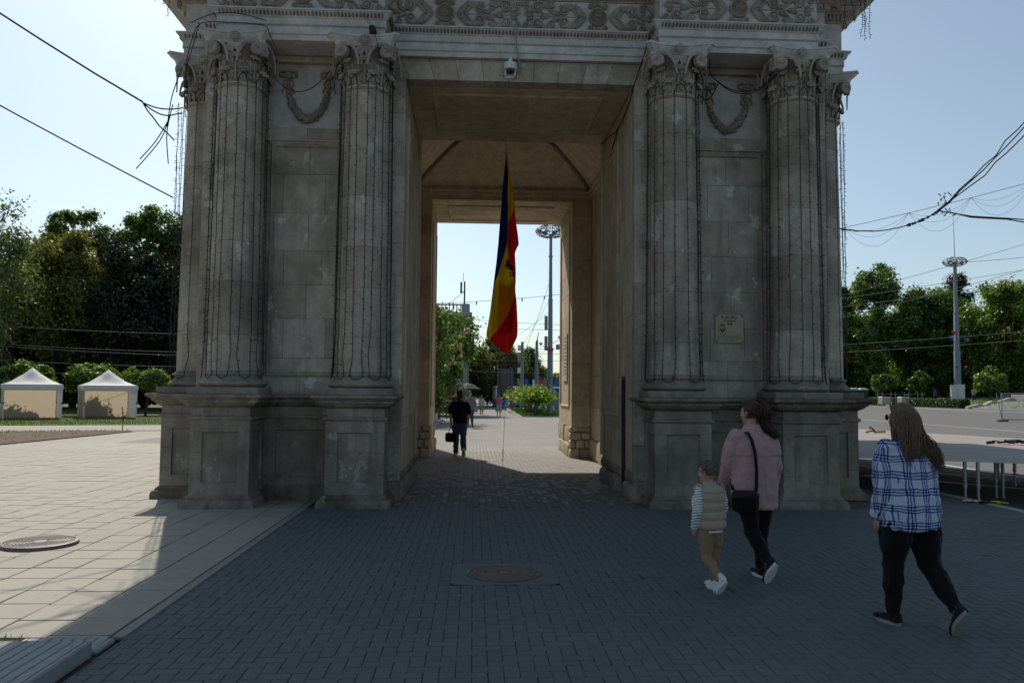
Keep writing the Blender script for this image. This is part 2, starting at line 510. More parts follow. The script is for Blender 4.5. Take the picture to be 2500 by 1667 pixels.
def topbrick(b, x0, x1, y0, y1, z, ch=.0045, dep=.03):
    t = (rnd.random()-.5)*.003; t2 = (rnd.random()-.5)*.003
    s = b.add([(x0,y0,z-dep),(x1,y0,z-dep),(x1,y1,z-dep),(x0,y1,z-dep),
               (x0,y0,z-ch),(x1,y0,z-ch),(x1,y1,z-ch),(x0,y1,z-ch),
               (x0+ch,y0+ch,z+t),(x1-ch,y0+ch,z+t2),(x1-ch,y1-ch,z+t2),(x0+ch,y1-ch,z+t)],
              [(0,1,5,4),(1,2,6,5),(2,3,7,6),(3,0,4,7),(4,5,9,8),(5,6,10,9),(6,7,11,10),(7,4,8,11),(8,9,10,11)])
CAMXY = V((-.709, -11.77))
def lay(pieces, name, rest_name, m, parent, limit=300):
    """the nearest pieces in view are parts of their own, the rest one joined part"""
    def key(p):
        c = V(((p[0]+p[1])/2, (p[2]+p[3])/2)) - CAMXY
        d = c.length
        side = abs(c.x*math.cos(_y) - c.y*math.sin(_y)) / max(.1, c.y)
        return d + (100 if side > .66 or c.y < 4.75 else 0)
    pieces.sort(key=key)
    shared = {}
    for p in pieces[:limit]:
        x0, x1, y0, y1 = p
        sz = (round(x1-x0, 3), round(y1-y0, 3))
        if sz not in shared:
            b = MB(); topbrick(b, -sz[0]/2, sz[0]/2, -sz[1]/2, sz[1]/2, 0)
            shared[sz] = b.mesh(name)
        cx, cy = (x0+x1)/2, (y0+y1)/2
        o = ob(name, shared[sz], m, parent, (cx, cy, ground_z(cx, cy)+(rnd.random()-.5)*.003))
        o.rotation_euler = ((rnd.random()-.5)*.012, (rnd.random()-.5)*.012, (rnd.random()-.5)*.012)
    b = MB()
    for (x0, x1, y0, y1) in pieces[limit:]:
        topbrick(b, x0, x1, y0, y1, ground_z((x0+x1)/2, (y0+y1)/2)+(rnd.random()-.5)*.003)
    o = b.build(rest_name, m, parent)
    o['kind'] = 'stuff'

MH_C = (-.40, -4.04); MH_L = (-5.47, -2.62)
def in_arch(x, y):
    if y < .12: return False
    if abs(x) > 5.6: return False
    if y < 4.05 or y > 8.95: return 1.95 < abs(x) < 5.3 and y < 12.1 or (1.95 < abs(x) and y < 4 and abs(x) < 5.6)
    return 2.4 < abs(x)
P_ = []
W = .1; G_ = .0035
for a in range(-160, 200):
    for c in range(-60, 60):
        # herringbone lattice, cells of 10 cm
        ox, oy = a-2*c, a+2*c
        for (cx, cy, w_, h_) in ((ox, oy, 2, 1), (ox, oy+1, 1, 2)):
            x0, y0 = cx*W, cy*W
            x1, y1 = x0+w_*W, y0+h_*W
            xm, ym = (x0+x1)/2, (y0+y1)/2
            if ym < -9 or x1 < -3.10 or x0 > 7.46 or ym > 11: continue
            if ym > .3 and abs(xm) < 5.9: continue
            if in_arch(xm, ym): continue
            x0, x1 = max(x0, -3.125), min(x1, 7.465)
            if x1-x0 < .02: continue
            bx0, bx1, by0, by1 = MH_C[0]-.5, MH_C[0]+.5, MH_C[1]-.44, MH_C[1]+.44
            if x1 > bx0 and x0 < bx1 and y1 > by0 and y0 < by1:      # cut round the manhole collar
                if w_ == 2 and by0 <= y0+.02 and y1-.02 <= by1:
                    if x0 < bx0: x1 = bx0
                    elif x1 > bx1: x0 = bx1
                    else: continue
                elif h_ == 2 and bx0 <= x0+.02 and x1-.02 <= bx1:
                    if y0 < by0: y1 = by0
                    elif y1 > by1: y0 = by1
                    else: continue
                elif y0 < by0 and by0-y0 > .03: y1 = by0
                elif y1 > by1 and y1-by1 > .03: y0 = by1
                elif x0 < bx0 and bx0-x0 > .03: x1 = bx0
                elif x1 > bx1 and x1-bx1 > .03: x0 = bx1
                else: continue
            j = (rnd.random()-.5)*.003
            if .3 < xm < 1.6 and -5.3 < ym < -3.9 and rnd.random() < .10:
                if w_ == 2: y1 -= .018
                else: x1 -= .018
            P_.append((x0+G_/2+j, x1-G_/2+j, y0+G_/2, y1-G_/2))
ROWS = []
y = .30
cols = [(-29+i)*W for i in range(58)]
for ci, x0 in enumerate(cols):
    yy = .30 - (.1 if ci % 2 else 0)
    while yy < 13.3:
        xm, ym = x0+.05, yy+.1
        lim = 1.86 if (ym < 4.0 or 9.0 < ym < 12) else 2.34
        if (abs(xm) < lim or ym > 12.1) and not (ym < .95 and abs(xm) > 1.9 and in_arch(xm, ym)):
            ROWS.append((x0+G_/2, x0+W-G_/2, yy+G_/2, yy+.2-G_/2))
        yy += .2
lay(P_, 'paver', 'paver_field', PAVER, PW)
shade_tone_rows, sunlit_tone_rows = [], []
for p in ROWS: (sunlit_tone_rows if rnd.random() < (p[2]-.2)/5.5 else shade_tone_rows).append(p)  # dark to pale going inward: front shade and hall sun painted as paver tone
lay(shade_tone_rows, 'passage_paver', 'passage_field', PAVER, PW, 0)
lay(sunlit_tone_rows, 'passage_paver', 'sunlit_tone_field', PAVER2, PW, 0)
# missing joints, a few dark gaps where pavers have sunk, are left to the random heights above
S_ = []
SW = .425
for i in range(32):
    x1 = -3.24-i*SW; x0 = x1-SW
    off = (0.16, .02, .28, .09, .36)[i % 5] if i % 2 else .07
    yy = -5.98 + off
    S_.append((x0+.005, x1-.005, -5.97, yy-.006)) if off > .05 else None
    while yy < 13.9:
        S_.append((x0+.006+(rnd.random()-.5)*.004, x1-.006, yy+.006, min(yy+SW, 13.98)-.006))
        yy += SW
lay([p for p in S_ if not (p[1] > -5.6 and p[2] > 1.2 and p[3] < 12)], 'stone_slab', 'slab_field', SLAB, ST)
bs = []
yy = -5.95
while yy < .9:
    L_ = rnd.uniform(.5, .9); bs.append((-3.225, -3.135, yy+.004, yy+L_-.004)); yy += L_
for p in bs:
    b = MB(); topbrick(b, *p, .001, .004); b.build('edging_stone', PAVER2, ST)

# lawn, soil bed and path on the left
def poly_sheet(name, pts, m, dz):
    # subdivided so that it follows the slope
    b = MB(); n = len(pts)
    b.add([(x, y, ground_z(x, y)+dz) for x, y in pts], [tuple(range(n))])
    o = b.build(name, m); o['kind'] = 'structure'; return o
poly_sheet('soil_bed', [(-14.65,12.6),(-14.7,22.2),(-15.3,22.5),(-40,14.0),(-40,12.6)], SOIL, .03)
poly_sheet('far_path', [(-14.2,23.0),(-11,25),(-12.2,31.5),(-16.6,29.2),(-60,13.0),(-60,9.8)], FAR_SLAB, .02)
lw = poly_sheet('lawn', [(-14,30),(-12.2,31.5),(-11,44),(-11,120),(-120,120),(-120,-8),(-60,12.8),(-16.6,29.2)], GRASSG, .03)
poly_sheet('tent_path', [(-18.6,38.5),(-17.6,39.5),(-22.3,44.8),(-40,33.2),(-40,31.6)], FAR_SLAB, .05)

# grass blades as one mass
def grass_patch(name, label, spots, h, m=GRASS, parent=None):
    b = MB()
    for (x, y, z) in spots:
        a = rnd.uniform(0, 6.28); hh = h*rnd.uniform(.5, 1.3); ww = hh*.12
        lx, ly = rnd.uniform(-.5, .5)*hh, rnd.uniform(-.5, .5)*hh
        dx, dy = math.cos(a)*ww, math.sin(a)*ww
        b.add([(x-dx,y-dy,z),(x+dx,y+dy,z),(x+lx*.5+dx*.6,y+ly*.5+dy*.6,z+hh*.6),(x+lx,y+ly,z+hh)], [(0,1,2),(0,2,3)])
    o = b.build(name, m, parent)
    tag(o, label, 'grass', kind='stuff')
    return o
sp = []
for _ in range(26000):
    x, y = rnd.uniform(-34, -12), rnd.uniform(20, 44)
    # inside lawn, off the tent path
    yl = 29.2 + (x+16.6)*(.377)
    if y < yl+.2: continue
    sp.append((x, y, ground_z(x, y)+.02))
grass_patch('lawn_grass', 'short green lawn in front of the white tents', sp, .12)
sp = []
for _ in range(5000):
    x, y = rnd.uniform(-24, -14.8), rnd.uniform(12.7, 22.3)
    if y > 14.0+(x+40)*(8.4/24.7): continue
    d = 14.0+(x+40)*(8.4/24.7)-y
    if rnd.random() > (1.0 if d < .9 else (.5 if x < -18 else .06)): continue
    sp.append((x, y, ground_z(x, y)+.02))
grass_patch('bed_grass', 'sparse grass growing at the back of the bare soil bed', sp, .1)
sp = [(rnd.gauss(-3.95, .14), rnd.gauss(-6.05, .05), -.02) for _ in range(60)] + [(rnd.uniform(-4.6,-3.6), rnd.uniform(-6.2,-6.0), -.02) for _ in range(60)]
grass_patch('weed_tuft', 'small weeds in the soil between terrace slabs and grooved granite', sp, .05)

# granite kerb stones with sawn grooves at the lower left
def granite(name, label, x0, x1, y0, y1, z0, z1, shear=0.0, rough=0):
    t = thing(name, label, 'stone block', ((x0+x1)/2, (y0+y1)/2, z0))
    dx, dy = (x1-x0)/2, (y1-y0)/2
    b = MB(); b.cbox(-dx, dx, -dy, dy, 0, z1-z0, .012, .002)
    b.build('block', GRANITE, t)
    n = max(3, int((x1-x0)/.075))
    for i in range(n):
        xx = -dx + (i+.5)*(2*dx/n)
        g = MB(); g.box(xx-.004, xx+.004, -dy+.01, dy-.01, z1-z0-.002, z1-z0+.0012)
        g.build('groove', JOINT, t)
    return t
g1 = granite('granite_step', 'thick grooved grey granite block at the lower left edge of the paving', -4.55, -3.19, -7.5, -6.30, -.03, .085)
g2 = granite('granite_step', 'thin flush granite slab behind the thicker grooved block', -3.78, -3.17, -6.27, -6.0, -.03, .012)

# manhole covers
def manhole(name, label, loc, r, raised, collar):
    t = thing(name, label, 'manhole cover', (loc[0], loc[1], raised))
    b = MB(); b.lathe([(r, -.04), (r, .006), (r-.012, .012), (r-.03, .012), (r-.034, .002), (r-.045, .002)], 64, caps=False)
    b.build('rim', IRON, t, 40)
    b = MB(); b.lathe([(r-.047, -.03), (r-.047, .008), (r-.052, .011)] + [q for i in range(7) for q in
        ((r-.095-i*.033, .011 if i == 0 else .011), (r-.098-i*.033, .004), (r-.112-i*.033, .004), (r-.115-i*.033, .011))] + [(.012, .011)], 64)
    b.build('lid', IRON, t, 30)
    n = 46
    st = MB()
    for i in range(n):
        a = 2*math.pi*i/n; s = len(st.v)
        w_ = rnd.choice((.007, .01, .013)); h_ = .03
        st.cbox(-w_, w_, -h_/2, h_/2, .009, .0145, .002)
        st.xf(M.Rotation(a, 4, 'Z') @ M.Translation((0, r-.075, 0)), s)
    st.build('cast_marks', IRON, t)
    for s in (-1, 1):
        b = MB(); b.cbox(-.03, .03, s*.09-.012, s*.09+.012, .006, .0125, .003); b.build('lifting_slot', DARK, t)
    if collar:
        b = MB(); hw = .50; hh = .44
        ring = [(math.cos(2*math.pi*i/48)*(r+.002), math.sin(2*math.pi*i/48)*(r+.002)) for i in range(48)]
        outer = []
        for (x, y) in ring:
            k = max(abs(x)/hw, abs(y)/hh); outer.append((x/k, y/k))
        v_ = [(x, y, -.001) for x, y in ring] + [(x, y, -.001) for x, y in outer]
        b.add(v_, [(i, (i+1) % 48, 48+(i+1) % 48, 48+i)[::-1] for i in range(48)])
        b.build('concrete_collar', CONC, t)
    return t
manhole('manhole_cover', 'round iron cover set in a square concrete collar among shaded pavers', (*MH_C, .0), .36, 0.0, True)
manhole('manhole_cover', 'sunlit round iron cover standing proud of the pale terrace slabs', (*MH_L, .0), .385, 0.028, False)
# ------------------------------------------------------------------ the arch
ARCH = thing('triumphal_arch', 'massive weathered limestone arch with Corinthian columns and carved entablature', 'arch')
OW, OH = 1.854, 6.734                               # half width and height of the passage
YF, Y1, Y2, Y3 = .86, 4.0, 9.0, 12.0
XC = 2.45; XO = 4.41; YC = .70                      # front column axes
HP = 1.648                                          # pedestal top
ZC0, ZC1 = 6.40, 7.10                               # capital, its abacus top 7.18
BX = 5.03

def block(name, m, x0, x1, y0, y1, z0, z1, c=.004, jit=.0008):
    x0, x1 = min(x0, x1), max(x0, x1); y0, y1 = min(y0, y1), max(y0, y1)
    b = MB(); b.cbox(x0-0, x1, y0, y1, z0, z1, c, jit)
    return b.build(name, m, ARCH)
def courses(z0, z1, h):
    n = max(1, round((z1-z0)/h)); zs = [z0]
    for i in range(1, n): zs.append(z0+(z1-z0)*i/n + rnd.uniform(-.04, .04))
    return zs+[z1]
def ashlar(plane, at, u0, u1, z0, z1, h, L, m, th=.1, name='stone_block'):
    """blocks facing -y ('y') or facing -x/+x ('x-','x+') in running bond, 4 mm joints"""
    u0, u1 = min(u0, u1), max(u0, u1)
    zs = courses(z0, z1, h)
    for i in range(len(zs)-1):
        n = max(1, round((u1-u0)/L)); us = [u0]
        sh = (.5 if i % 2 else 0)
        for k_ in range(1, n+ (1 if i % 2 else 0)):
            q = u0+(u1-u0)*(k_-sh+ (0 if not sh else .0))/n + rnd.uniform(-.05, .05)
            if u0+.12 < q < u1-.12: us.append(q)
        us.append(u1)
        for j in range(len(us)-1):
            g = .0014; d = rnd.uniform(-.0012, .0012)
            a, b_, c, e = us[j]+g, us[j+1]-g, zs[i]+g, zs[i+1]-g
            if plane == 'y': block(name, m, a, b_, at+d, at+th, c, e)
            elif plane == 'x+': block(name, m, at-th, at+d, a, b_, c, e)     # faces +x
            else: block(name, m, at+d, at+th, a, b_, c, e)                   # faces -x

# ---- cores (kept behind the facing blocks)
for s in (-1, 1):
    b = MB()
    x_in, x_out = OW+.09, BX
    def bx(xa, xb, ya, yb, za, zb):
        b.box(min(s*xa, s*xb), max(s*xa, s*xb), ya, yb, za, zb)
    bx(x_in, x_out, 1.08, Y1-.02, -.1, 7.2)
    bx(x_in, x_out, Y2+.09, Y3-.02, -.1, 7.2)
    bx(2.40, x_out-.003, Y1-.019, Y2+.089, -.1, 7.5)
    b.build('wall_core', STONE_IN, ARCH)
    # facing blocks
    m = STONE
    ashlar('y', YF, s*OW, s*2.16, .32, OH, .52, .9, STONE, .2)              # strip beside the opening
    ashlar('y', 1.0, s*2.16, s*4.70, HP, 5.72, .56, .72, STONE, .09)         # wall between the columns
    ashlar('y', 1.0, s*2.16, s*4.70, 5.72, 7.1, .8, 1.3, STONE, .09, 'upper_block')
    ashlar('y', YF+.0, s*4.70, s*BX, HP, 7.1, .6, .9, STONE, .2)
    ashlar('x-' if s < 0 else 'x-', s*BX, YF+.21, Y3, HP, 7.1, .8, 1.4, STONE, .08) if s < 0 else ashlar('x+', s*BX+.08, YF+.21, Y3, HP, 7.1, .8, 1.4, STONE, .08)
    pl = 'x-' if s > 0 else 'x+'
    # passage jambs: front pier (right one has the gate slot), rear pier, and the hall faces
    if s > 0:
        ashlar(pl, OW, YF+.21, 1.60, .42, OH, .62, .6, STONE_IN, .09)
        ashlar(pl, OW, 2.02, Y1, .42, OH, .62, .95, STONE_IN, .09)
        ashlar(pl, OW, 1.60, 2.02, 2.0, OH, .7, .6, STONE_IN, .09)
    else:
        ashlar(pl, -OW, YF+.21, Y1, .42, OH, .62, 1.0, STONE_IN, .09)
    ashlar('y', Y2, s*OW, s*2.36, .80, 6.9, .58, .62, STONE_IN, .09)
    ashlar(pl, s*OW, Y2+.1, Y3, .80, OH, .62, 1.0, STONE_IN, .09)
    ashlar(pl, s*2.36, Y1+.0, Y2-.01, .5, 6.9, .8, 1.3, STONE_IN, .08, 'hall_block')
    ashlar('y', Y3+.0-.02, s*OW, s*BX, 0, 7.1, 1.2, 1.6, STONE, .05, 'rear_block')
# gate slot in the right jamb with its folded iron leaf
b = MB(); b.box(OW+.10, OW+.42, 1.60, 2.02, 0, 2.0)
MB().box(OW+.012, OW+.05, 1.63, 1.99, .08, 1.98).build('gate_leaf', DARK, ARCH)
for q in range(4):
    MB().cbox(OW+.002, OW+.014, 1.66+q*.1, 1.685+q*.1, .1, 1.95, .004).build('gate_bar', DARK, ARCH)
# lintel voussoirs over the front and rear opening
nv = 11
for i in range(nv):
    xa = -OW-.34+(2*OW+.68)*i/nv; xb = -OW-.34+(2*OW+.68)*(i+1)/nv
    t0 = (i/nv-.5)*.34; t1 = ((i+1)/nv-.5)*.34
    b = MB(); g = .003
    xa2, xb2 = max(xa, -OW), min(xb, OW)
    poly = [(max(xa+g, -2.15), OH+.0), (min(xb-g, 2.15), OH), (min(xb+t1-g, 2.15), 7.075), (max(xa+t0+g, -2.15), 7.075)]
    d = rnd.uniform(-.003, .003)
    b.prism(poly, YF+d, YF+.3); b.build('voussoir', STONE, ARCH)
MB().box(-OW, OW, YF+.28, Y1, OH+.012, 7.2).build('lintel_core', STONE_IN, ARCH)
MB().box(-OW, OW, Y2, Y3, OH+.012, 7.2).build('lintel_core', STONE_IN, ARCH)
# soffit slabs in courses
for (ya, yb) in ((YF+.31, Y1), (Y2+.0, Y3)):
    n = 5
    for i in range(n):
        for j in range(4):
            g = .002; sh = .25 if i % 2 else 0
            xs = [-OW, -OW+(.25+sh*.4)*2*OW, -OW+(.5+sh*.2)*2*OW, -OW+.78*2*OW, OW]
            b = MB(); b.cbox(xs[j]+g, xs[j+1]-g, ya+(yb-ya)*i/n+g, ya+(yb-ya)*(i+1)/n-g, OH, OH+.1, .004, .001)
            b.build('soffit_slab', STONE_IN, ARCH)
def frame(x0, x1, y0, y1, z, name='soffit_moulding'):
    pr = [(0, 0), (0, -.025), (-.018, -.04), (-.035, -.03), (-.05, -.03), (-.06, -.012), (-.075, 0)]
    b = MB(); b.sweep([(x0,y0),(x1,y0),(x1,y1),(x0,y1)], [(o_, z+z_) for o_, z_ in pr]); b.build(name, STONE_IN, ARCH)
frame(-1.46, 1.44, 1.42, 3.33, OH); frame(-1.46, 1.44, 9.62, 11.45, OH)
# moulded panels on the jambs
def jframe(s, y0, y1, z0, z1):
    st = len
    b = MB()
    pr = [(0, 0), (0, .022), (-.015, .032), (-.03, .024), (-.042, .024), (-.05, .008), (-.06, 0)]
    b.sweep([(y0,z0),(y1,z0),(y1,z1),(y0,z1)], pr)
    b.v = [(s*(OW-q[2]), q[0], q[1]) for q in b.v]
    b.build('jamb_moulding', STONE_IN, ARCH)
for s in (-1, 1):
    jframe(s, 2.25 if s > 0 else 1.35, 3.65, 1.3, 6.25); jframe(s, 9.45, 11.55, 1.3, 6.25)
    MB().cbox(*sorted((s*(OW-.06), s*OW)), Y1-.16, Y1-.06, .5, OH, .01).build('jamb_strip', STONE_IN, ARCH)

# memorial tablet in the rear right jamb
t_ = MB(); t_.cbox(OW-.035, OW, 9.9, 10.75, 2.0, 3.3, .008); TAB = t_.build('inscription_tablet', stone_mat('tablet', (.55,.5,.42), (.4,.36,.3), (.6,.57,.5), stain=.3), ARCH)
for i in range(11):
    b = MB(); l = rnd.uniform(.2, .36); z = 3.2-i*.1
    b.box(OW-.0365, OW-.0345, 10.325-l, 10.325+l, z-.012, z+.012); b.build('inscription_line', DARK, TAB)

# ---- worn rubble stones at the feet of the piers
def rock(x0, x1, y0, y1, z0, z1, m, name='rubble_stone', amp=.03, r=.05):
    nx, ny, nz = 5, 5, 4
    b = MB(); idx = {}
    cx, cy, cz = (x0+x1)/2, (y0+y1)/2, (z0+z1)/2
    hx, hy, hz = (x1-x0)/2, (y1-y0)/2, (z1-z0)/2
    sd = rnd.random()*50
    def P(i, j, k_):
        u, v_, w_ = i/nx*2-1, j/ny*2-1, k_/nz*2-1
        p = V((u*hx, v_*hy, w_*hz))
        rr = min(r, hx*.6, hy*.6, hz*.6)
        q = V((max(-hx+rr, min(hx-rr, p.x)), max(-hy+rr, min(hy-rr, p.y)), max(-hz+rr, min(hz-rr, p.z))))
        d = p-q
        if d.length > 1e-6: p = q+d.normalized()*rr
        from mathutils import noise
        p += p.normalized()*noise.noise(p*5+V((sd, sd*2, 0)))*amp
        return (p.x+cx, p.y+cy, p.z+cz)
    def vid(i, j, k_):
        if (i, j, k_) not in idx:
            idx[(i, j, k_)] = len(b.v); b.v.append(P(i, j, k_))
        return idx[(i, j, k_)]
    for (N1, N2, fn) in ((nx, ny, lambda a, c, e: (a, c, e*nz)), (ny, nz, lambda a, c, e: (e*nx, a, c)), (nz, nx, lambda a, c, e: (c, e*ny, a))):
        for a in range(N1):
            for c in range(N2):
                for e in (0, 1):
                    q = [vid(*fn(a, c, e)), vid(*fn(a+1, c, e)), vid(*fn(a+1, c+1, e)), vid(*fn(a, c+1, e))]
                    b.f.append(tuple(q if e else q[::-1]))
    return b.build(name, m, ARCH, 60)
for s in (-1, 1):
    def rk(xa, xb, *a, **kw): rock(min(s*xa, s*xb), max(s*xa, s*xb), *a, **kw)
    # rear piers: courses of rounded stones
    for (za, zb, cuts) in ((-.05, .24, (0, .48, 1)), (.24, .46, (0, .3, .72, 1)), (.46, .66, (0, .55, 1)), (.66, .82, (0, .42, 1))):
        for j in range(len(cuts)-1):
            xa = OW-.05+.55*cuts[j]; xb = OW-.05+.55*cuts[j+1]
            off = .03 if za > .5 else .0
            rk(xa+.004, xb-.004, Y2-.06+off+rnd.uniform(0, .03), Y2+.35, za+.004, zb-.004, m=STONE_IN)
    yy = Y2+.33
    while yy < Y3:
        L_ = rnd.uniform(.45, .8); e = min(yy+L_, Y3+.02)
        rk(OW-.07+rnd.uniform(0, .05), OW+.3, yy+.003, e-.003, -.05, .34, m=STONE_IN)
        rk(OW-.03+rnd.uniform(0, .04), OW+.3, yy+.1, e-.003, .345, .81, m=STONE_IN); yy += L_
    # front piers: bulging feet along the passage
    for (ya, yb) in ((.80, 1.6), (1.98 if s > 0 else 1.6, 2.7), (2.7, 3.4), (3.4, 4.06)):
        rk(OW-.09+rnd.uniform(0, .06), OW+.3, ya+.004, yb-.004, -.05, .27, m=STONE_BASE, amp=.05, r=.09)
        rk(OW-.04+rnd.uniform(0, .04), OW+.3, ya+.06, yb-.004, .25, .47, m=STONE_BASE, amp=.04, r=.07)
    rk(OW-.01, 2.2, .74, 1.1, -.05, .33, m=STONE_BASE, amp=.03)
    for yq in range(5): rk(2.30, 2.6, 4.02+yq, 5.0+yq, -.05, .5, m=STONE_IN)

# ---- hall vault: cloister vault on an impost moulding
VZ0, VH, VX, VY = 7.02, 1.25, 2.36, 2.5
YM = 6.5
imp = [(0, 6.84), (-.03, 6.86), (-.05, 6.9), (-.05, 6.94), (-.1, 6.98), (-.1, 7.02), (0, 7.02)]
b = MB(); b.sweep([(-VX,Y1),(VX,Y1),(VX,Y2),(-VX,Y2)], imp); b.build('impost_moulding', STONE_IN, ARCH, 30)
NV = 12
def vp(u, v_):   # u,v in -1..1
    k = max(abs(u), abs(v_))
    return (u*VX, YM+v_*VY, VZ0+VH*math.cos(k*math.pi/2)**.9)
for side in range(4):
    g = []
    for i in range(NV+1):
        k = 1-i/NV; row = []
        for j in range(NV+1):
            t = -k+2*k*j/NV
            u, v_ = ((t, k), (k, t), (t, -k), (-k, t))[side]
            row.append(vp(u, v_))
        g.append(row)
    b = MB(); b.grid(g); b.build('vault_panel', VAULT, ARCH, True)
for su in (-1, 1):
    for sv in (-1, 1):
        b = MB(); b.tube([V(vp(su*(1-i/14), sv*(1-i/14)))-V((0,0,.01)) for i in range(15)], .075, 6)
        b.build('vault_rib', CARVE_D, ARCH, True)
# wall above rear lintel, inside the hall
for (ya, yb) in ((Y1-.2, Y1-.001), (Y2+.001, Y2+.2)):
    MB().box(-3.2, 3.2, ya, yb, OH+.05, 7.3).build('tympanum', STONE_IN, ARCH)

# ---- pedestals
PED_BASE = [(0,0),(.105,0),(.105,.075),(.095,.09),(.085,.12),(.05,.135),(.05,.15),(.02,.18),(0,.195)]
PED_STR = [(0,1.265),(.02,1.275),(.035,1.29),(.035,1.315),(.015,1.325),(0,1.335)]
PED_CAP = [(0,1.45),(.02,1.465),(.045,1.475),(.085,1.505),(.095,1.525),(.125,1.53),(.125,1.565),(.14,1.575),(.165,1.59),(.175,1.60),(.195,1.605),(.195,1.636),(.18,HP)]
def recess_face(b, p0, ux, half, z0, z1, pw, pz0, pz1, dep, nrm):
    """a rectangular face with a sunk panel: p0 centre (x,y) of the face, ux along, nrm outward"""
    def P(u, z, d=0): return (p0[0]+ux[0]*u-nrm[0]*d, p0[1]+ux[1]*u-nrm[1]*d, z)
    o_ = [P(-half,z0),P(half,z0),P(half,z1),P(-half,z1)]
    i_ = [P(-pw,pz0),P(pw,pz0),P(pw,pz1),P(-pw,pz1)]
    k_ = [P(-pw+.012,pz0+.012,dep),P(pw-.012,pz0+.012,dep),P(pw-.012,pz1-.012,dep),P(-pw+.012,pz1-.012,dep)]
    fs = [(a, (a+1) % 4, 4+(a+1) % 4, 4+a) for a in range(4)] + [(4+a, 4+(a+1) % 4, 8+(a+1) % 4, 8+a) for a in range(4)] + [(8,9,10,11)]
    b.add(o_+i_+k_, fs)
def pedestal(x, y, hx, hy, sides, xb=None):
    """die stones in courses with sunk panels, moulded base, string and cap"""
    die = MB()
    fr = {'f': ((x, y-hy), (1,0), hx, (0,-1)), 'l': ((x-hx, y), (0,-1), hy, (-1,0)), 'r': ((x+hx, y), (0,1), hy, (1,0)), 'b': ((x, y+hy), (-1,0), hx, (0,1))}
    for q in 'flrb':
        p0, ux, half, nrm = fr[q]
        recess_face(die, p0, ux, half, .15, 1.30, half*.60, .36, 1.10, .035, nrm)
    o = die.build('pedestal', STONE_BASE, ARCH)
    path = [(x-hx,y-hy),(x+hx,y-hy),(x+hx,y+hy),(x-hx,y+hy)]
    for nm, pr, m in (('base_moulding', PED_BASE, STONE_GRIME), ('string_moulding', PED_STR, STONE_BASE), ('cap_moulding', PED_CAP, STONE_GRIME)):
        b = MB(); b.sweep(path, pr); 
        if nm == 'cap_moulding': b.f.append(tuple(len(b.v)-4+i for i in range(4)))
        b.build(nm, m, o, 35)
    b = MB(); b.box(x-hx+.002, x+hx-.002, y-hy+.002, y+hy-.002, 1.30, 1.47); b.build('neck', STONE_BASE, o)
    # course joints, cut as thin grooves round the frame of the die
    for z in (.48, .80, 1.105):
        for q in sides:
            p0, ux, half, nrm = fr[q]
            for (ua, ub) in ((-half, -half*.60), (half*.60, half)):
                g = MB(); e = .0012
                pts = [(p0[0]+ux[0]*u+nrm[0]*d, p0[1]+ux[1]*u+nrm[1]*d) for u in (ua, ub) for d in (-.003, e)]
                xs = [p[0] for p in pts]; ys_ = [p[1] for p in pts]
                g.box(min(xs)-.0005, max(xs)+.0005, min(ys_)-.0005, max(ys_)+.0005, z-.0025, z+.0025)
                g.build('joint', JOINT, o)
    return o
DH = .43
SYC = 1.62; SXC = 5.20                               # side columns
peds = []
for s in (-1, 1):
    for x in (XO, XC): pedestal(s*x, .13+.43, DH, .43, 'f' + ('r' if s < 0 else 'l'))
    for y_ in (SYC, SYC+1.96): pedestal(s*(SXC+.03), y_, DH, DH, 'f')
    # low wall between the pedestals, with a sunk panel
    b = MB()
    xa, xb = XC+DH-.02, XO-DH+.02
    xm, hw = s*(xa+xb)/2, (xb-xa)/2
    recess_face(b, (xm, .95), (1,0), hw, .0, 1.30, hw*.66, .36, 1.10, .03, (0,-1))
    o = b.build('dado_panel', STONE_BASE, ARCH)
    pth = [(xm-hw, .95), (xm+hw, .95)]
    for nm, pr in (('base_moulding', [(0,.0),(.04,.0),(.05,.16),(.03,.22),(0,.25)]), ('string_moulding', PED_STR), ('cap_moulding', PED_CAP)):
        c_ = MB(); c_.sweep(pth, pr, closed=False); c_.build(nm, STONE_BASE if nm[0] == 's' else STONE_GRIME, o, 35)
    c_ = MB(); c_.box(xm-hw, xm+hw, .952, 1.05, 1.30, 1.62); c_.build('neck', STONE_BASE, o)
    MB().box(*sorted((s*(XO+DH-.01), s*BX)), .862, 1.2, 0, HP-.002).build('corner_dado', STONE_BASE, ARCH)

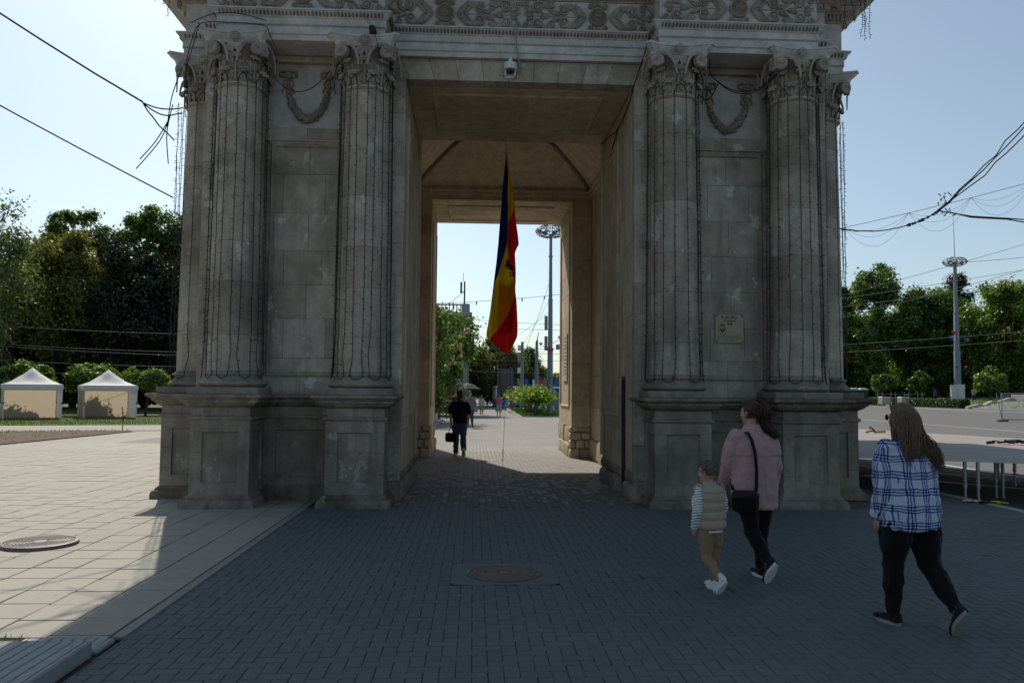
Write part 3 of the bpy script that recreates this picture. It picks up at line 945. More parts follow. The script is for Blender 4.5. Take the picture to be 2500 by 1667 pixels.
# ---- columns
DR = [2.0, 2.62, 3.28, 3.92, 4.62, 5.30, 5.86, 6.365]
def col_r(z):
    t = (z-2.0)/4.5
    return .388 - .045*t**1.6
def column(x, y, seed):
    q = random.Random(seed)
    b = MB()
    b.cbox(x-.525, x+.525, y-.525, y+.525, HP, HP+.105, .01, .002)
    n = 40
    pr = [(.50,HP+.106)] + [(.455+.055*math.sin(math.pi*i/6), HP+.106+.10*(i/6)) for i in range(7)] + \
         [(.445,HP+.215),(.425,HP+.235),(.415,HP+.255),(.42,HP+.272)] + \
         [(.418+.03*math.sin(math.pi*i/6), HP+.275+.055*(i/6)) for i in range(7)] + [(.40,HP+.335),(.392,HP+.352)]
    b.lathe(pr, n, (x, y))
    o = b.build('column', STONE_BASE, ARCH, 35)
    zs = [DR[0]]+[z+q.uniform(-.12, .12) for z in DR[1:-1]]+[DR[-1]]
    for i in range(len(zs)-1):
        za, zb = zs[i]+.001, zs[i+1]-.001
        m_ = 5
        pr = [(col_r(za)-.004, za)] + [(col_r(za+(zb-za)*k/m_), za+.004+(zb-za-.008)*k/m_) for k in range(m_+1)] + [(col_r(zb)-.004, zb)]
        d = MB(); d.lathe(pr, n, (x, y)); d.build('drum', STONE, o, 40)
    d = MB(); d.lathe([(.335,6.365),(.345,6.366),(.362,6.372),(.365,6.38),(.385,6.383),(.394,6.395),(.394,6.405),(.385,6.417),(.36,6.42),(.34,6.425)], n, (x, y)); d.build('astragal', STONE, o, 35)
# capital pieces (shared meshes)
def acanthus(h, w_, reach, lobes=4):
    """leaf standing on z=0, base at y=0, bends outward to -y at the top; toothed rim, ribbed"""
    b = MB(); nv_, nu = 18, 12; g = []
    for i in range(nv_+1):
        t = i/nv_
        if t < .70:
            z = h*t/.70*.94; out = .012+.028*(t/.70)**2
        else:
            a = (t-.70)/.30*math.pi*1.02
            z = h*.94 + .045*math.sin(a) - .030*(1-math.cos(a)); out = .040 + reach*.5*(1-math.cos(a))
        wd = w_*(.66+.42*math.sin(min(1, t*1.2)*math.pi*.60))*(1 if t < .82 else 1-.30*((t-.82)/.18)**2)
        row = []
        for j in range(nu+1):
            u = j/nu*2-1
            tooth = 1+.20*math.sin(t*math.pi*2*lobes)*(abs(u)**2.5)
            fold = .014*math.cos(u*math.pi*4.0)*(.4+.6*min(1, t*2)) + .012*math.sin(t*math.pi*2*lobes)*abs(u) - .045*abs(u)**2*w_/.25
            row.append((u*wd*.5*tooth, -(out+fold), z))
        g.append(row)
    b.grid(g)
    for j in range(7):            # scalloped lip
        u = (j-3)/3.4
        b.ball((u*w_*.46, -(.040+reach*.82-.035*u*u), h*.94-.012-.010*u*u), (w_*.075, .020, .024), 6, 5)
    b.tube([(0, -.028, 0), (0, -.046, h*.4), (0, -.062, h*.8)], [.020, .016, .010], 6)
    return b
_a1 = acanthus(.215, .205, .085).mesh('acanthus_leaf', True)
_a2 = acanthus(.445, .205, .095, 6).mesh('acanthus_leaf', True)
def spiral_pts(r0, turns, n=34, rin=.12):
    out = []
    for i in range(n+1):
        t = i/n; a = t*turns*2*math.pi; r = r0*(1-(1-rin)*t)
        out.append((r*math.cos(a), r*math.sin(a)))
    return out
def volute_mesh(r0, stem, depth):
    """spiral band in the x-z plane, extruded in y; stem = points leading in"""
    b = MB()
    sp_ = spiral_pts(r0, 2.1)
    # begins at angle 90 deg (top) and curls outwards/down (mirrored by scale)
    pts = [(p[1], p[0]) for p in sp_]
    path = [(-s_[0], s_[1]) for s_ in stem] + pts
    rs = [.010+.010*i/len(stem) for i in range(len(stem))] + [.022-.012*i/len(pts) for i in range(len(pts))]
    g = []
    for (x, z), r in zip(path, rs): pass
    b.tube([(x, -.012, z) for x, z in path], rs, 6, True, 1.5)
    b.ball((0, -.02, 0), (r0*.22, .022, r0*.22), 8, 6)
    k_ = len(b.v)
    b.lathe([(r0*.95, -depth*.10), (r0*.97, depth*.1), (r0*.95, depth*.9), (r0*.6, depth*1.0)], 20)
    b.xf(M.Rotation(R(90), 4, 'X') @ M.Scale(-1, 4, (0,0,1)), k_)
    return b
_vol = volute_mesh(.098, [(.29,-.26),(.275,-.15),(.235,-.03),(.165,.06),(.08,.10)], .07).mesh('volute', 50)
_hel = volute_mesh(.048, [(.09,-.22),(.10,-.10),(.092,.0),(.065,.04),(.03,.049)], .035).mesh('helix', 50)
def rosette_mesh(r, petals, thick):
    b = MB()
    b.ball((0, 0, 0), (r*.26, thick, r*.26), 8, 6)
    for i in range(petals):
        a = 2*math.pi*i/petals; s = len(b.v)
        b.ball((0, 0, r*.62), (r*.3, thick*.62, r*.40), 7, 5)
        b.xf(M.Rotation(a, 4, 'Y'), s)
    s = len(b.v)
    b.lathe([(r*.55, -thick*.5), (r*.6, 0), (r*.5, thick*.4)], 16); b.xf(M.Rotation(R(90), 4, 'X'), s)
    return b
_ros = rosette_mesh(.075, 7, .035).mesh('rosette', True)
def abacus_mesh():
    b = MB(); n = 12
    def ring(hw, z, dep):
        p = []
        ch = .06
        cor = [(-hw+0, -hw), (hw, -hw), (hw, hw), (-hw, hw)]
        for k_ in range(4):
            a, c = V(cor[k_]), V(cor[(k_+1) % 4]); d = (c-a).normalized(); nn = V((-d.y, d.x))
            for i in range(n):
                t = i/(n-1); u = ch+(1-2*ch)*t
                q = a.lerp(c, u) + nn*(dep*4*t*(1-t)) + nn*0
                p.append((q.x, q.y, z))
        return p
    b.loft([ring(.445, 7.015, .09), ring(.452, 7.05, .095), ring(.458, 7.062, .095), ring(.475, 7.08, .10), ring(.51, 7.11, .11), ring(.525, 7.125, .112), ring(.53, 7.14, .112), ring(.552, 7.145, .115), ring(.552, 7.178, .115)])
    b.xf(M.Translation((0, 0, -ZC0)))
    return b.mesh('abacus', 30)
_aba = abacus_mesh()
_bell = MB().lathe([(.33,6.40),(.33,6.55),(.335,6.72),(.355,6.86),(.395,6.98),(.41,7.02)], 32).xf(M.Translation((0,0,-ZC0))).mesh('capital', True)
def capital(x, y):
    o = ob('capital', _bell, CARVE_D, ARCH, (x, y, ZC0))  # bell darker than its leaves: shade of the recess put into the colour
    ob('abacus', _aba, STUCCO, o)
    for k_ in range(8):
        a = k_*math.pi/4
        for (me, da, rr, z) in ((_a1, math.pi/8, .335, .025), (_a2, 0, .315, .025)):
            ang = a+da
            e = ob('acanthus_leaf', me, CARVE, o, (rr*math.sin(ang), -rr*math.cos(ang), z))
            e.rotation_euler = (rnd.uniform(-.02, .02), 0, ang); 
    for k_ in range(4):
        a = k_*math.pi/2
        rot = M.Rotation(a, 4, 'Z')
        for sx in (-1, 1):
            p = rot @ V((sx*.335, -.425, .525))
            e = ob('volute', _vol, CARVE, o, p); e.rotation_euler = (0, 0, a + sx*R(20)); e.scale = (sx, 1, 1)
            p = rot @ V((sx*.058, -.405, .535))
            e = ob('helix', _hel, CARVE, o, p); e.rotation_euler = (0, 0, a); e.scale = (sx, 1, 1)
        p = rot @ V((0, -.455, .705))
        e = ob('rosette', _ros, CARVE, o, p); e.rotation_euler = (0, 0, a)
cols_xy = []
for s in (-1, 1):
    for (x, y_) in ((XO, YC), (XC, YC), (SXC, SYC), (SXC, SYC+1.96)):
        column(s*x, y_, int(x*100+y_*10+s*7)); capital(s*x, y_); cols_xy.append((s*x, y_))

# ---- entablature
def ent_path():
    h = [(2.15,.78),(2.15,.33),(4.68,.33),(4.68,.86),(BX+.02,.86),(BX+.02,1.26),(5.52,1.26),(5.52,3.95),(BX+.02,3.95),(BX+.02,9.0),(5.52,9.0),(5.52,11.7),(BX+.02,11.7),(BX+.02,12.1),(4.68,12.1),(4.68,12.6),(2.15,12.6),(2.15,12.15)]
    # counter-clockwise seen from above: front runs left to right
    left = [(-x, y_) for x, y_ in h][::-1]
    return left[9:] + h + left[:9]
EP = ent_path()
# rotate so that path runs counter-clockwise: front (low y) from -x to +x, then the right side backwards
half = [(2.15,.78),(2.15,.33),(4.68,.33),(4.68,.86),(BX+.02,.86),(BX+.02,1.26),(5.52,1.26),(5.52,3.95),(BX+.02,3.95),(BX+.02,9.0),(5.52,9.0),(5.52,11.7),(BX+.02,11.7),(BX+.02,12.1),(4.68,12.1),(4.68,12.6),(2.15,12.6),(2.15,12.15)]
EP = half + [(-x, y_) for x, y_ in half[::-1]]
ARCHI = [(-.3,7.085),(0,7.085),(0,7.165),(.012,7.168),(.022,7.178),(.012,7.19),(.012,7.295),(.02,7.298),(.034,7.312),(.026,7.328),(.026,7.425),(.04,7.43),(.05,7.445),(.095,7.505),(.10,7.515),(.115,7.52),(.115,7.545),(.02,7.565),(0,7.567)]
b = MB(); b.sweep(EP, ARCHI); b.build('architrave', STUCCO, ARCH)
b = MB(); b.sweep(EP, [(-.002,7.566),(-.002,8.06),(-.5,8.06)]); b.build('frieze', STUCCO, ARCH)
CORN = [(-.3,8.055),(.02,8.055),(.03,8.075),(.06,8.09),(.06,8.165),(.10,8.175),(.13,8.205),(.19,8.215),(.19,8.29),(.24,8.30),(.30,8.33),(.31,8.34),(.32,8.46),(.42,8.50),(.44,8.60),(.66,8.72),(.9,8.92),(1.22,9.13),(1.25,9.15),(1.25,9.28),(-.6,9.45)]
b = MB(); b.sweep(EP, CORN); b.build('cornice', CARVE, ARCH)
# soffit of the projecting entablature between the columns
for s in (-1, 1):
    MB().box(*sorted((s*2.30, s*4.60)), .35, 1.05, 7.09, 7.3).build('entablature_soffit', STUCCO, ARCH)
    MB().box(*sorted((s*BX, s*5.40)), 1.4, 3.85, 7.092, 7.3).build('entablature_soffit', STUCCO, ARCH)
    MB().cbox(*sorted((s*2.18, s*4.66)), .90, 1.0, 6.98, 7.083, .012).build('wall_moulding', STONE, ARCH)
# upper storey, above the picture
ATT = [(-4.6,1.2),(4.6,1.2),(4.6,11.6),(-4.6,11.6)]
b = MB(); b.sweep(ATT, [(0,8.95),(.1,8.95),(.1,9.5),(0,9.55),(0,11.6),(.1,11.65),(.35,11.8),(.4,11.95),(0,12.0),(-1.5,12.4)], cap=True); b.build('attic', STUCCO, ARCH)

# rows of small carved ornament on the mouldings, too small to count
def path_pts(path, step, off, closed=True, segs=None):
    out = []
    n = len(path)
    for i in range(n):
        if segs is not None and i not in segs: continue
        a, c = V(path[i]), V(path[(i+1) % n]); d = c-a; L = d.length; d.normalize(); nn = V((d.y, -d.x))
        k_ = max(1, int(L/step))
        for j in range(k_):
            p = a + d*(L*(j+.5)/k_) + nn*off
            out.append((p, d, nn))
    return out
vis = [i for i in range(len(EP)) if min(EP[i][1], EP[(i+1) % len(EP)][1]) < 1.5]
leafs = MB()
for (p, d, nn) in path_pts(EP, .055, .078, segs=vis):
    s = len(leafs.v)
    leafs.ball((0, 0, 0), (.0175, .024, .042), 6, 4)
    a = math.atan2(d.y, d.x)
    leafs.xf(M.Translation((p.x, p.y, 7.477)) @ M.Rotation(a, 4, 'Z') @ M.Rotation(R(38), 4, 'X'), s)
leafs.build('leaf_moulding', CARVE_D, ARCH, True)['kind'] = 'stuff'
beads = MB()
for (z, off, st, r) in ((7.178, .016, .024, .0085), (7.313, .03, .035, .014)):
    for (p, d, nn) in path_pts(EP, st, off, segs=vis):
        s = len(beads.v); beads.ball((0,0,0), (r*1.05, r, r*.9), 5, 4); beads.xf(M.Translation((p.x, p.y, z)), s)
beads.build('bead_moulding', CARVE, ARCH, True)['kind'] = 'stuff'
dent = MB()
for (p, d, nn) in path_pts(EP, .06, .075, segs=vis):
    s = len(dent.v); dent.box(-.018, .018, -.025, .02, -.04, .035); dent.xf(M.Translation((p.x, p.y, 8.125)) @ M.Rotation(math.atan2(d.y, d.x), 4, 'Z'), s)
for (p, d, nn) in path_pts(EP, .13, .17, segs=vis):
    s = len(dent.v); dent.ball((0,0,0), (.045, .04, .045), 8, 5); dent.xf(M.Translation((p.x, p.y, 8.245)), s)
dent.build('dentil_moulding', CARVE, ARCH)['kind'] = 'stuff'
mods = MB()
for (p, d, nn) in path_pts(EP, .30, .26, segs=vis):
    s = len(mods.v); mods.cbox(-.05, .05, -.06, .06, -.05, .05, .012); mods.ball((0,-.06,-.02), (.06,.035,.05), 8, 5)
    mods.xf(M.Translation((p.x, p.y, 8.285)) @ M.Rotation(math.atan2(d.y, d.x), 4, 'Z'), s)
mods.build('modillion_row', CARVE, ARCH)['kind'] = 'stuff'

# frieze relief: medallions, scrolls, rosettes, leaves
def medal():
    b = MB(); r = .148
    b.lathe([(r, 0), (r, .022), (r-.008, .034), (r-.02, .03), (r-.026, .012), (r-.03, .008), (.06, .004), (.055, .012)], 36)
    for i in range(22):
        s = len(b.v); b.tube([(0, .058, .01), (0, .10, .016), (0, .118, .012)], [.004, .0085, .003], 5)
        b.xf(M.Rotation(2*math.pi*i/22, 4, 'Z'), s)
    for i in range(7):
        s = len(b.v); b.ball((0, .034, .014), (.014, .018, .012), 7, 5); b.xf(M.Rotation(2*math.pi*i/7, 4, 'Z'), s)
    b.ball((0, 0, .02), (.02, .02, .02), 8, 6)
    b.xf(M.Rotation(R(90), 4, 'X'))
    return b.mesh('medallion', 50)
def fscroll(r, turns, stem):
    b = MB()
    sp_ = [(p[1], p[0]) for p in spiral_pts(r, turns, 26, .15)]
    path = stem+sp_
    b.tube([(x, -.012, z) for x, z in path], [.007+.006*min(1, i/5) for i in range(len(stem))]+[.013-.006*i/len(sp_) for i in range(len(sp_))], 6, True, 1.3)
    b.ball((0, -.016, 0), (r*.33, .016, r*.33), 8, 6)
    return b.mesh('scroll', True)
def fleaf(L, wd):
    b = MB(); n = 10; g = []
    for i in range(n+1):
        t = i/n
        ww = wd*math.sin(math.pi*min(1, t*.9+.08))**.8*(1+.25*math.sin(t*math.pi*9))
        x = t*L; zc = .25*L*t*t
        g.append([(x, -.004-.004*math.sin(t*3), zc-ww), (x, -.026-.01*math.sin(t*25), zc-ww*.5), (x, -.016, zc), (x, -.026+.01*math.sin(t*25), zc+ww*.5), (x, -.004, zc+ww)])
    b.grid(g)
    return b.mesh('frieze_leaf', True)
_med = medal(); _fs1 = fscroll(.085, 1.9, [(-.32,-.10),(-.24,-.10),(-.17,-.04),(-.12,.05),(-.06,.082)]); _fs2 = fscroll(.055, 1.6, [(-.16,-.12),(-.12,-.05),(-.07,.03),(-.03,.052)])
_fl1 = fleaf(.26, .052); _fl2 = fleaf(.16, .04); _fl3 = fleaf(.1, .03)
_fr = rosette_mesh(.072, 8, .028).mesh('rosette', True); _fr2 = rosette_mesh(.045, 6, .022).mesh('rosette', True)
def funit(xc, yw, lists):
    zc = 7.80
    def put(nm, me, x, z, sx, sz, rot=0, scl=1):
        o = ob(nm, me, CARVE, ARCH, (xc+x, yw-.004, zc+z)); o.scale = (sx*scl, 1.7, sz*scl); o.rotation_euler = (0, rot, 0)
    put('frieze_medallion', _med, 0, 0, 1, 1)
    for sx in lists[0]:
        put('frieze_leaf', _fl1, sx*.20, -.0, sx, 1, -sx*R(35)); put('frieze_leaf', _fl1, sx*.20, 0, sx, -1, sx*R(35))
        for sz in (-1, 1):
            put('frieze_scroll', _fs1, sx*.55, sz*.095, sx, sz)
            put('frieze_rosette', _fr2, sx*.55, sz*.095, 1, 1)
            put('frieze_leaf', _fl2, sx*.62, sz*.03, sx, sz, -sx*sz*R(10))
            put('frieze_leaf', _fl1, sx*.36, sz*.165, sx, sz, sx*sz*R(12))
            put('frieze_leaf', _fl2, sx*.12, sz*.18, -sx, sz, sx*sz*R(20))
            put('frieze_scroll', _fs2, sx*.12, sz*.185, sx, -sz, 0, .7)
            put('frieze_scroll', _fs2, sx*.03, sz*.205, -sx, sz, 0, .5)
    for sx in lists[1]:
        for sz in (-1, 1):
            put('frieze_scroll', _fs1, sx*.98, sz*.135, sx, sz, 0, 1.12)
            put('frieze_rosette', _fr, sx*.98, sz*.135, 1, 1)
            put('frieze_scroll', _fs2, sx*1.175, sz*.165, -sx, sz)
            put('frieze_leaf', _fl1, sx*.70, sz*.15, sx, -sz, -sx*sz*R(18)); put('frieze_leaf', _fl3, sx*1.06, sz*.05, sx, sz)
            put('frieze_leaf', _fl2, sx*.86, sz*.2, -sx, sz, sx*sz*R(10))
        put('frieze_leaf', _fl2, sx*.78, 0, sx, 1); put('frieze_leaf', _fl2, sx*.78, 0, sx, -1); put('frieze_leaf', _fl2, sx*1.06, 0, sx, 1, 0, .9)
        b = MB(); b.tube([(sx*.25, -.008, 0), (sx*1.12, -.008, 0)], .006, 5); e = b.build('frieze_stem', CARVE, ARCH, loc=(xc, yw, zc))
    for sx in lists[2]:
        for sz in (-1, 1): put('frieze_scroll', _fs2, sx*.74, sz*.165, -sx, sz)
        put('frieze_leaf', _fl2, sx*.72, 0, sx, 1); put('frieze_leaf', _fl2, sx*.72, 0, sx, -1)
for s in (-1, 1):
    funit(s*1.24, .78, ((-1, 1), (-s,), (s,)))
    funit(s*3.415, .33, ((-1, 1), (-1, 1), ()))

# festoons between the columns
def festoon(xc):
    yw = 1.0
    q = random.Random(int(xc*10)+50)
    b = MB()
    def U(t):  # 0..1 along the swag
        a = math.pi*(t)
        x = -math.cos(a)*.325*(1-.05*math.sin(a)); z = -.70*math.sin(a)**.62*(1-.12*abs(math.cos(a)))
        return x, z
    for i in range(330):
        t = q.uniform(.02, .98); x, z = U(t)
        wd = .03+.045*math.sin(math.pi*t)**1.0
        a = q.uniform(0, 2*math.pi); rr = wd*math.sqrt(q.random())
        r = q.uniform(.014, .03)*(1 if rr < wd*.7 else .8)
        b.ball((xc+x+math.cos(a)*rr, yw-.02-.05*math.cos(rr/wd*1.5)*.8, 6.76+z+math.sin(a)*rr), (r, r, r*q.uniform(.8, 1.3)), 7, 5)
    b.tube([(xc+U(i/20)[0], yw-.01, 6.76+U(i/20)[1]) for i in range(21)], [.02+.04*math.sin(math.pi*i/20) for i in range(21)], 8)
    o = b.build('festoon', CARVE_D, ARCH, True)
    for sx in (-1, 1):
        c = MB(); c.lathe([(.06,0),(.062,.02),(.052,.034),(.045,.022),(.03,.02),(.026,.036),(.015,.04)], 20); c.xf(M.Rotation(R(90), 4, 'X')); c.build('festoon_knot', CARVE_D, o, 40, (xc+sx*.325, yw-.03, 6.79))
        for (dx, L) in ((-1, .30), (1, .30), (-1, .13), (1, .13)):
            r_ = MB()
            if L > .2: pts = [(0,0,-.02),(dx*.05,-.01,-.08),(dx*.085,.0,-.14),(dx*.06,-.012,-.2),(dx*.1,0,-.26),(dx*.09,-.01,-.3)]
            else: pts = [(0,0,0),(dx*.06,-.015,.055),(dx*.125,0,.045),(dx*.13,-.012,-.02),(dx*.07,0,-.04),(0,0,-.02)]
            r_.tube(pts, [.014,.02,.022,.02,.02,.012] if L > .2 else [.012,.025,.03,.028,.02,.012], 6, True, .6)
            r_.build('ribbon', CARVE_D, o, True, (xc+sx*.325, yw-.02, 6.79))
XP = 3.43
for s in (-1, 1):
    festoon(s*XP)
    # stucco field behind the festoon and the moulded wall panel below
    MB().box(s*XP-.56, s*XP+.56, .995, 1.05, 5.93, 6.965).build('stucco_field', FIELD, ARCH)
    b = MB(); pr = [(.02, 0), (.02, .02), (0, .035), (-.02, .028), (-.035, .028), (-.05, .01), (-.06, 0)]
    b.sweep([(s*XP-.55, 1.95), (s*XP+.55, 1.95), (s*XP+.55, 5.66), (s*XP-.55, 5.66)], pr)
    b.v = [(q[0], .997-q[2], q[1]) for q in b.v]; b.build('panel_moulding', STONE, ARCH)
    b = MB(); b.sweep([(s*XP-.6, .99), (s*XP+.6, .99)], [(0,5.66),(.02,5.665),(.03,5.69),(.06,5.70),(.06,5.72),(0,5.73)], closed=False, cap=False); b.build('panel_cornice', STONE, ARCH)
# ------------------------------------------------------------------ string lights on the columns
def strand(b, pts, r=.0062, spike=.16, out=None, q=rnd):
    b.tube(pts, r, 5)
    acc = q.uniform(0, spike)
    for i in range(len(pts)-1):
        a, c = V(pts[i]), V(pts[i+1]); L = (c-a).length; d = (c-a).normalized()
        t = spike-acc
        while t < L:
            p = a+d*t
            side = d.cross(V((0, 1, 0)))
            side = side.normalized() if side.length > .1 else V((1,0,0))
            s = (1 if q.random() < .5 else -1)
            e = p + side*s*q.uniform(.028, .045) + V((0, -.01, q.uniform(-.012, .02)))
            b.tube([p, e], [.0048, .0036], 4)
            t += spike*q.uniform(.75, 1.25)
        acc = (acc+L) % spike
def light_column(x, y, label, angles, free=()):
    t = thing('string_lights', label, 'string lights', (x, y, HP+.25), 0, 'dark light strings hung round the columns')
    q = random.Random(int(x*91+y*7))
    ends = []
    for a in angles:
        a = R(a+q.uniform(-2, 2)); pts = []
        a2 = a+R(q.uniform(-4, 4))
        n = 14
        for i in range(n+1):
            f = i/n; z = 6.46+(1.93-6.46)*f
            rr = max(col_r(max(2, min(6.4, z)))+.012, .405+(.442-.405)*f) + q.uniform(-.004, .004)
            if z < 2.0: rr = .455
            aa = a+(a2-a)*f + R(q.uniform(-.5, .5)) + (R(q.uniform(-4, 4)) if f > .9 else 0)
            pts.append((rr*math.sin(aa), -rr*math.cos(aa), z-HP-.25))
        b = MB(); strand(b, pts, q=q)
        ends.append((pts[0], pts[-1]))
        b.build('light_strand', CABLE, t)
    # loops joining neighbouring strands over the capital and at the foot
    for i in range(len(ends)-1):
        if i % 2 == 0:
            a, c = V(ends[i][0]), V(ends[i+1][0]); up_ = .09
        else:
            a, c = V(ends[i][1]), V(ends[i+1][1]); up_ = -.045
        b = MB(); m_ = (a+c)/2; k_ = m_.copy(); k_.z = 0; k_ = k_.normalized()*.02
        b.tube([a.lerp(c, j/8)+V((0,0,up_*math.sin(math.pi*j/8)))+k_*math.sin(math.pi*j/8) for j in range(9)], .0062, 5); b.build('light_loop', CABLE, t)
    for (dx, dy, z0_, z1_) in free:
        b = MB(); n = 16
        strand(b, [(dx+q.uniform(-.012, .012), dy+q.uniform(-.01, .01), z0_+(z1_-z0_)*i/n-HP-.25) for i in range(n+1)], .005, .12, q=q); b.build('light_strand', CABLE, t)
    return t
A8 = [-97, -78, -66, -48, -30, -12, 8, 27, 46, 68, 82, 98]
light_column(-XO, YC, 'black light strings down the left front corner column', A8)
light_column(-XC, YC, 'black light strings down the column left of the passage', A8)
light_column(XC, YC, 'black light strings down the column right of the passage', [-100, -84, -60, -34, -10, 18, 45, 66, 80, 95])
light_column(XO, YC, 'black light strings down the right front corner column', [-95, -80, -55, -30, -8, 14, 40, 62, 76, 90])
light_column(-SXC, SYC, 'black light strings hanging off the leftmost side column', [-70, -40, -12, 14, 40], [(-.50, -.05, 6.5, 2.0), (-.47, .0, 6.4, 2.0), (-.53, .02, 6.5, 1.95)])
light_column(SXC, SYC, 'black light strings hanging off the rightmost side column', [-30, 0, 26, 55], [(.47, -.05, 6.45, 2.0), (.50, .0, 6.5, 2.05), (.44, .0, 6.4, 1.95)])

# icicle lights hanging off the top corners
def icicles(label, pts):
    t = thing('icicle_lights', label, 'icicle lights', pts[0][0])
    o0 = V(pts[0][0])
    q = random.Random(len(label))
    for (p, L) in pts:
        b = MB(); p = V(p)-o0; pp = [p]
        n = max(4, int(L/.06))
        for i in range(n): pp.append(pp[-1]+V((q.uniform(-.02, .02), q.uniform(-.02, .02), -L/n)))
        strand(b, pp, .0045, .05, q=q); b.build('icicle_strand', CABLE, t)
icicles('dark icicle lights dangling from the left cornice corner', [((-5.62, .75, 8.35), .75), ((-5.45, .6, 8.35), .6), ((-5.75, .9, 8.4), .55), ((-5.9, 1.0, 8.45), .5), ((-5.3, .5, 8.3), .72)])
icicles('dark icicle lights dangling from the right cornice corner', [((5.45, .5, 8.35), .85), ((5.55, .55, 8.4), .95), ((5.65, .65, 8.45), .7), ((5.85, .8, 8.55), .95), ((5.3, .45, 8.25), .55), ((5.2, .4, 8.2), .6)])

def smooth_pts(pts, k=5):
    pts = [V(p) for p in pts]; m_ = len(pts); out = []
    for a in range(m_-1):
        p0, p1, p2, p3 = pts[max(0, a-1)], pts[a], pts[a+1], pts[min(m_-1, a+2)]
        for i in range(k):
            t = i/k; out.append(.5*((2*p1)+(p2-p0)*t+(2*p0-5*p1+4*p2-p3)*t*t+(3*p1-p0-3*p2+p3)*t**3))
    return out+[pts[-1]]
def cable(name, label, segs, r, m=CABLE, cat='cable', n=6):
    o0 = V(segs[0][0])
    b = MB()
    for pts in segs: b.tube([p-o0 for p in (smooth_pts(pts) if len(pts) < 12 else [V(p) for p in pts])], r, n)
    o = b.build(name, m, None, True, o0)
    return tag(o, label, cat)
def wob(a, b_, sag, amp, n=14, q=rnd):
    return [p+V((q.uniform(-amp, amp), q.uniform(-amp, amp)*.5, q.uniform(-amp, amp))) for p in catenary(a, b_, sag, n)]
cable('slack_cable', 'thin black cable sagging across the left festoon', [catenary((-4.02,.32,6.78), (-2.98,.34,6.62), .42)], .0065)
cable('slack_cable', 'doubled black cable sagging across the right festoon', [catenary((3.12,.45,6.66), (4.05,.4,6.80), .22), catenary((3.12,.45,6.65), (4.05,.42,6.79), .24), catenary((2.83,.62,6.55), (3.12,.45,6.66), .20), [(2.97,.4,7.0),(3.0,.5,6.85),(3.05,.5,6.75),(3.12,.45,6.66)]], .008)
cable('slack_cable', 'looped black cable over the capital at the left front corner', [[(-5.05,.2,7.25),(-4.7,.12,7.36),(-4.3,.1,7.37),(-3.9,.1,7.27)], [(-5.1,.3,6.2),(-5.12,.25,6.6),(-5.0,.15,7.0),(-4.86,.1,7.2),(-4.5,.1,7.23),(-3.95,.1,7.2),(-3.86,.12,7.1),(-3.8,.2,6.95)], [(-5.2,.5,5.9),(-5.14,.3,6.5),(-4.92,.12,7.1),(-4.9,.1,7.22)]], .0065)
cable('hanging_cable', 'loose black cable ends dangling left of the side column', [[(-5.62,1.0,6.05),(-5.75,.8,5.6),(-5.9,.6,5.25)], [(-5.62,1.0,6.1),(-5.72,.9,5.65),(-5.95,.6,5.1)], [(-5.62,1.1,6.3),(-5.66,1.0,5.8),(-5.62,1.0,5.3)], [(-5.50,1.1,6.9),(-5.6,1.0,6.4),(-5.66,1.0,5.9)]], .008)
# conduit and security camera on the lintel
CC = thing('security_camera', 'white dome security camera on the lintel above the passage', 'camera', (-.18, YF-.10, 6.78))
b = MB(); b.lathe([(.055,.14),(.085,.14),(.10,.16),(.105,.20),(.10,.215),(.07,.225),(.035,.24),(.03,.30),(.02,.31)], 24); b.build('housing', WHITEP, CC, 35)
b = MB(); b.lathe([(.098,.105),(.108,.11),(.108,.14),(.098,.145)], 24); b.build('shade_ring', WHITEP, CC, 35)
b = MB(); b.ball((0,0,.115), (.07,.07,.075), 16, 10); b.build('dome', GLASS, CC, True)
b = MB(); b.cbox(-.09,-.065,.0,.1,.02,.2,.005); b.cbox(.065,.09,.0,.1,.02,.2,.005); b.cbox(-.09,.09,.07,.1,.0,.24,.005); b.build('bracket', WHITEP, CC)
cable('conduit', 'grey conduit running down the entablature to the security camera', [[(-.09,.63,7.56),(-.08,.63,7.5),(-.09,.66,7.44),(-.085,.74,7.3),(-.06,.75,7.15),(-.04,.77,7.05),(-.03,.82,6.95),(-.05,.83,6.85),(-.08,.83,6.79),(-.13,.83,6.78)]], .011, mat('conduit_grey', (.30,.30,.30), .5))
cable('conduit', 'dark cable from the frieze down the right jamb of the passage', [[(2.08,.62,7.55),(2.02,.7,7.3),(1.95,.78,7.05),(1.85,.83,6.75),(1.83,1.2,6.55),(1.83,2.2,6.45),(1.81,3.2,6.6),(1.8,3.9,6.69)], [(1.83,2.2,6.45),(1.83,3.0,6.2)]], .010)
# floodlight on the inner left capital
FL = thing('floodlight', 'small black floodlight on the abacus left of the passage', 'floodlight', (-2.32, .25, 7.18))
b = MB(); b.cbox(-.05,.05,-.04,.05,.0,.09,.012); b.build('body', BLACKP, FL)
b = MB(); b.lathe([(.03,-.03),(.055,0),(.055,.04)], 14); b.xf(M.Translation((0,-.05,.05)) @ M.Rotation(R(90), 4, 'X')); b.build('lamp_head', BLACKP, FL, 40)
b = MB(); b.tube([(-.02,0,.1),(-.3,.02,.5)], .003, 4); b.tube([(.0,0,.1),(-.22,.02,.5)], .003, 4); b.tube([(.03,-.02,.02),(.07,-.06,-.14),(.1,-.05,-.3)], .004, 4); b.build('lead', CABLE, FL)

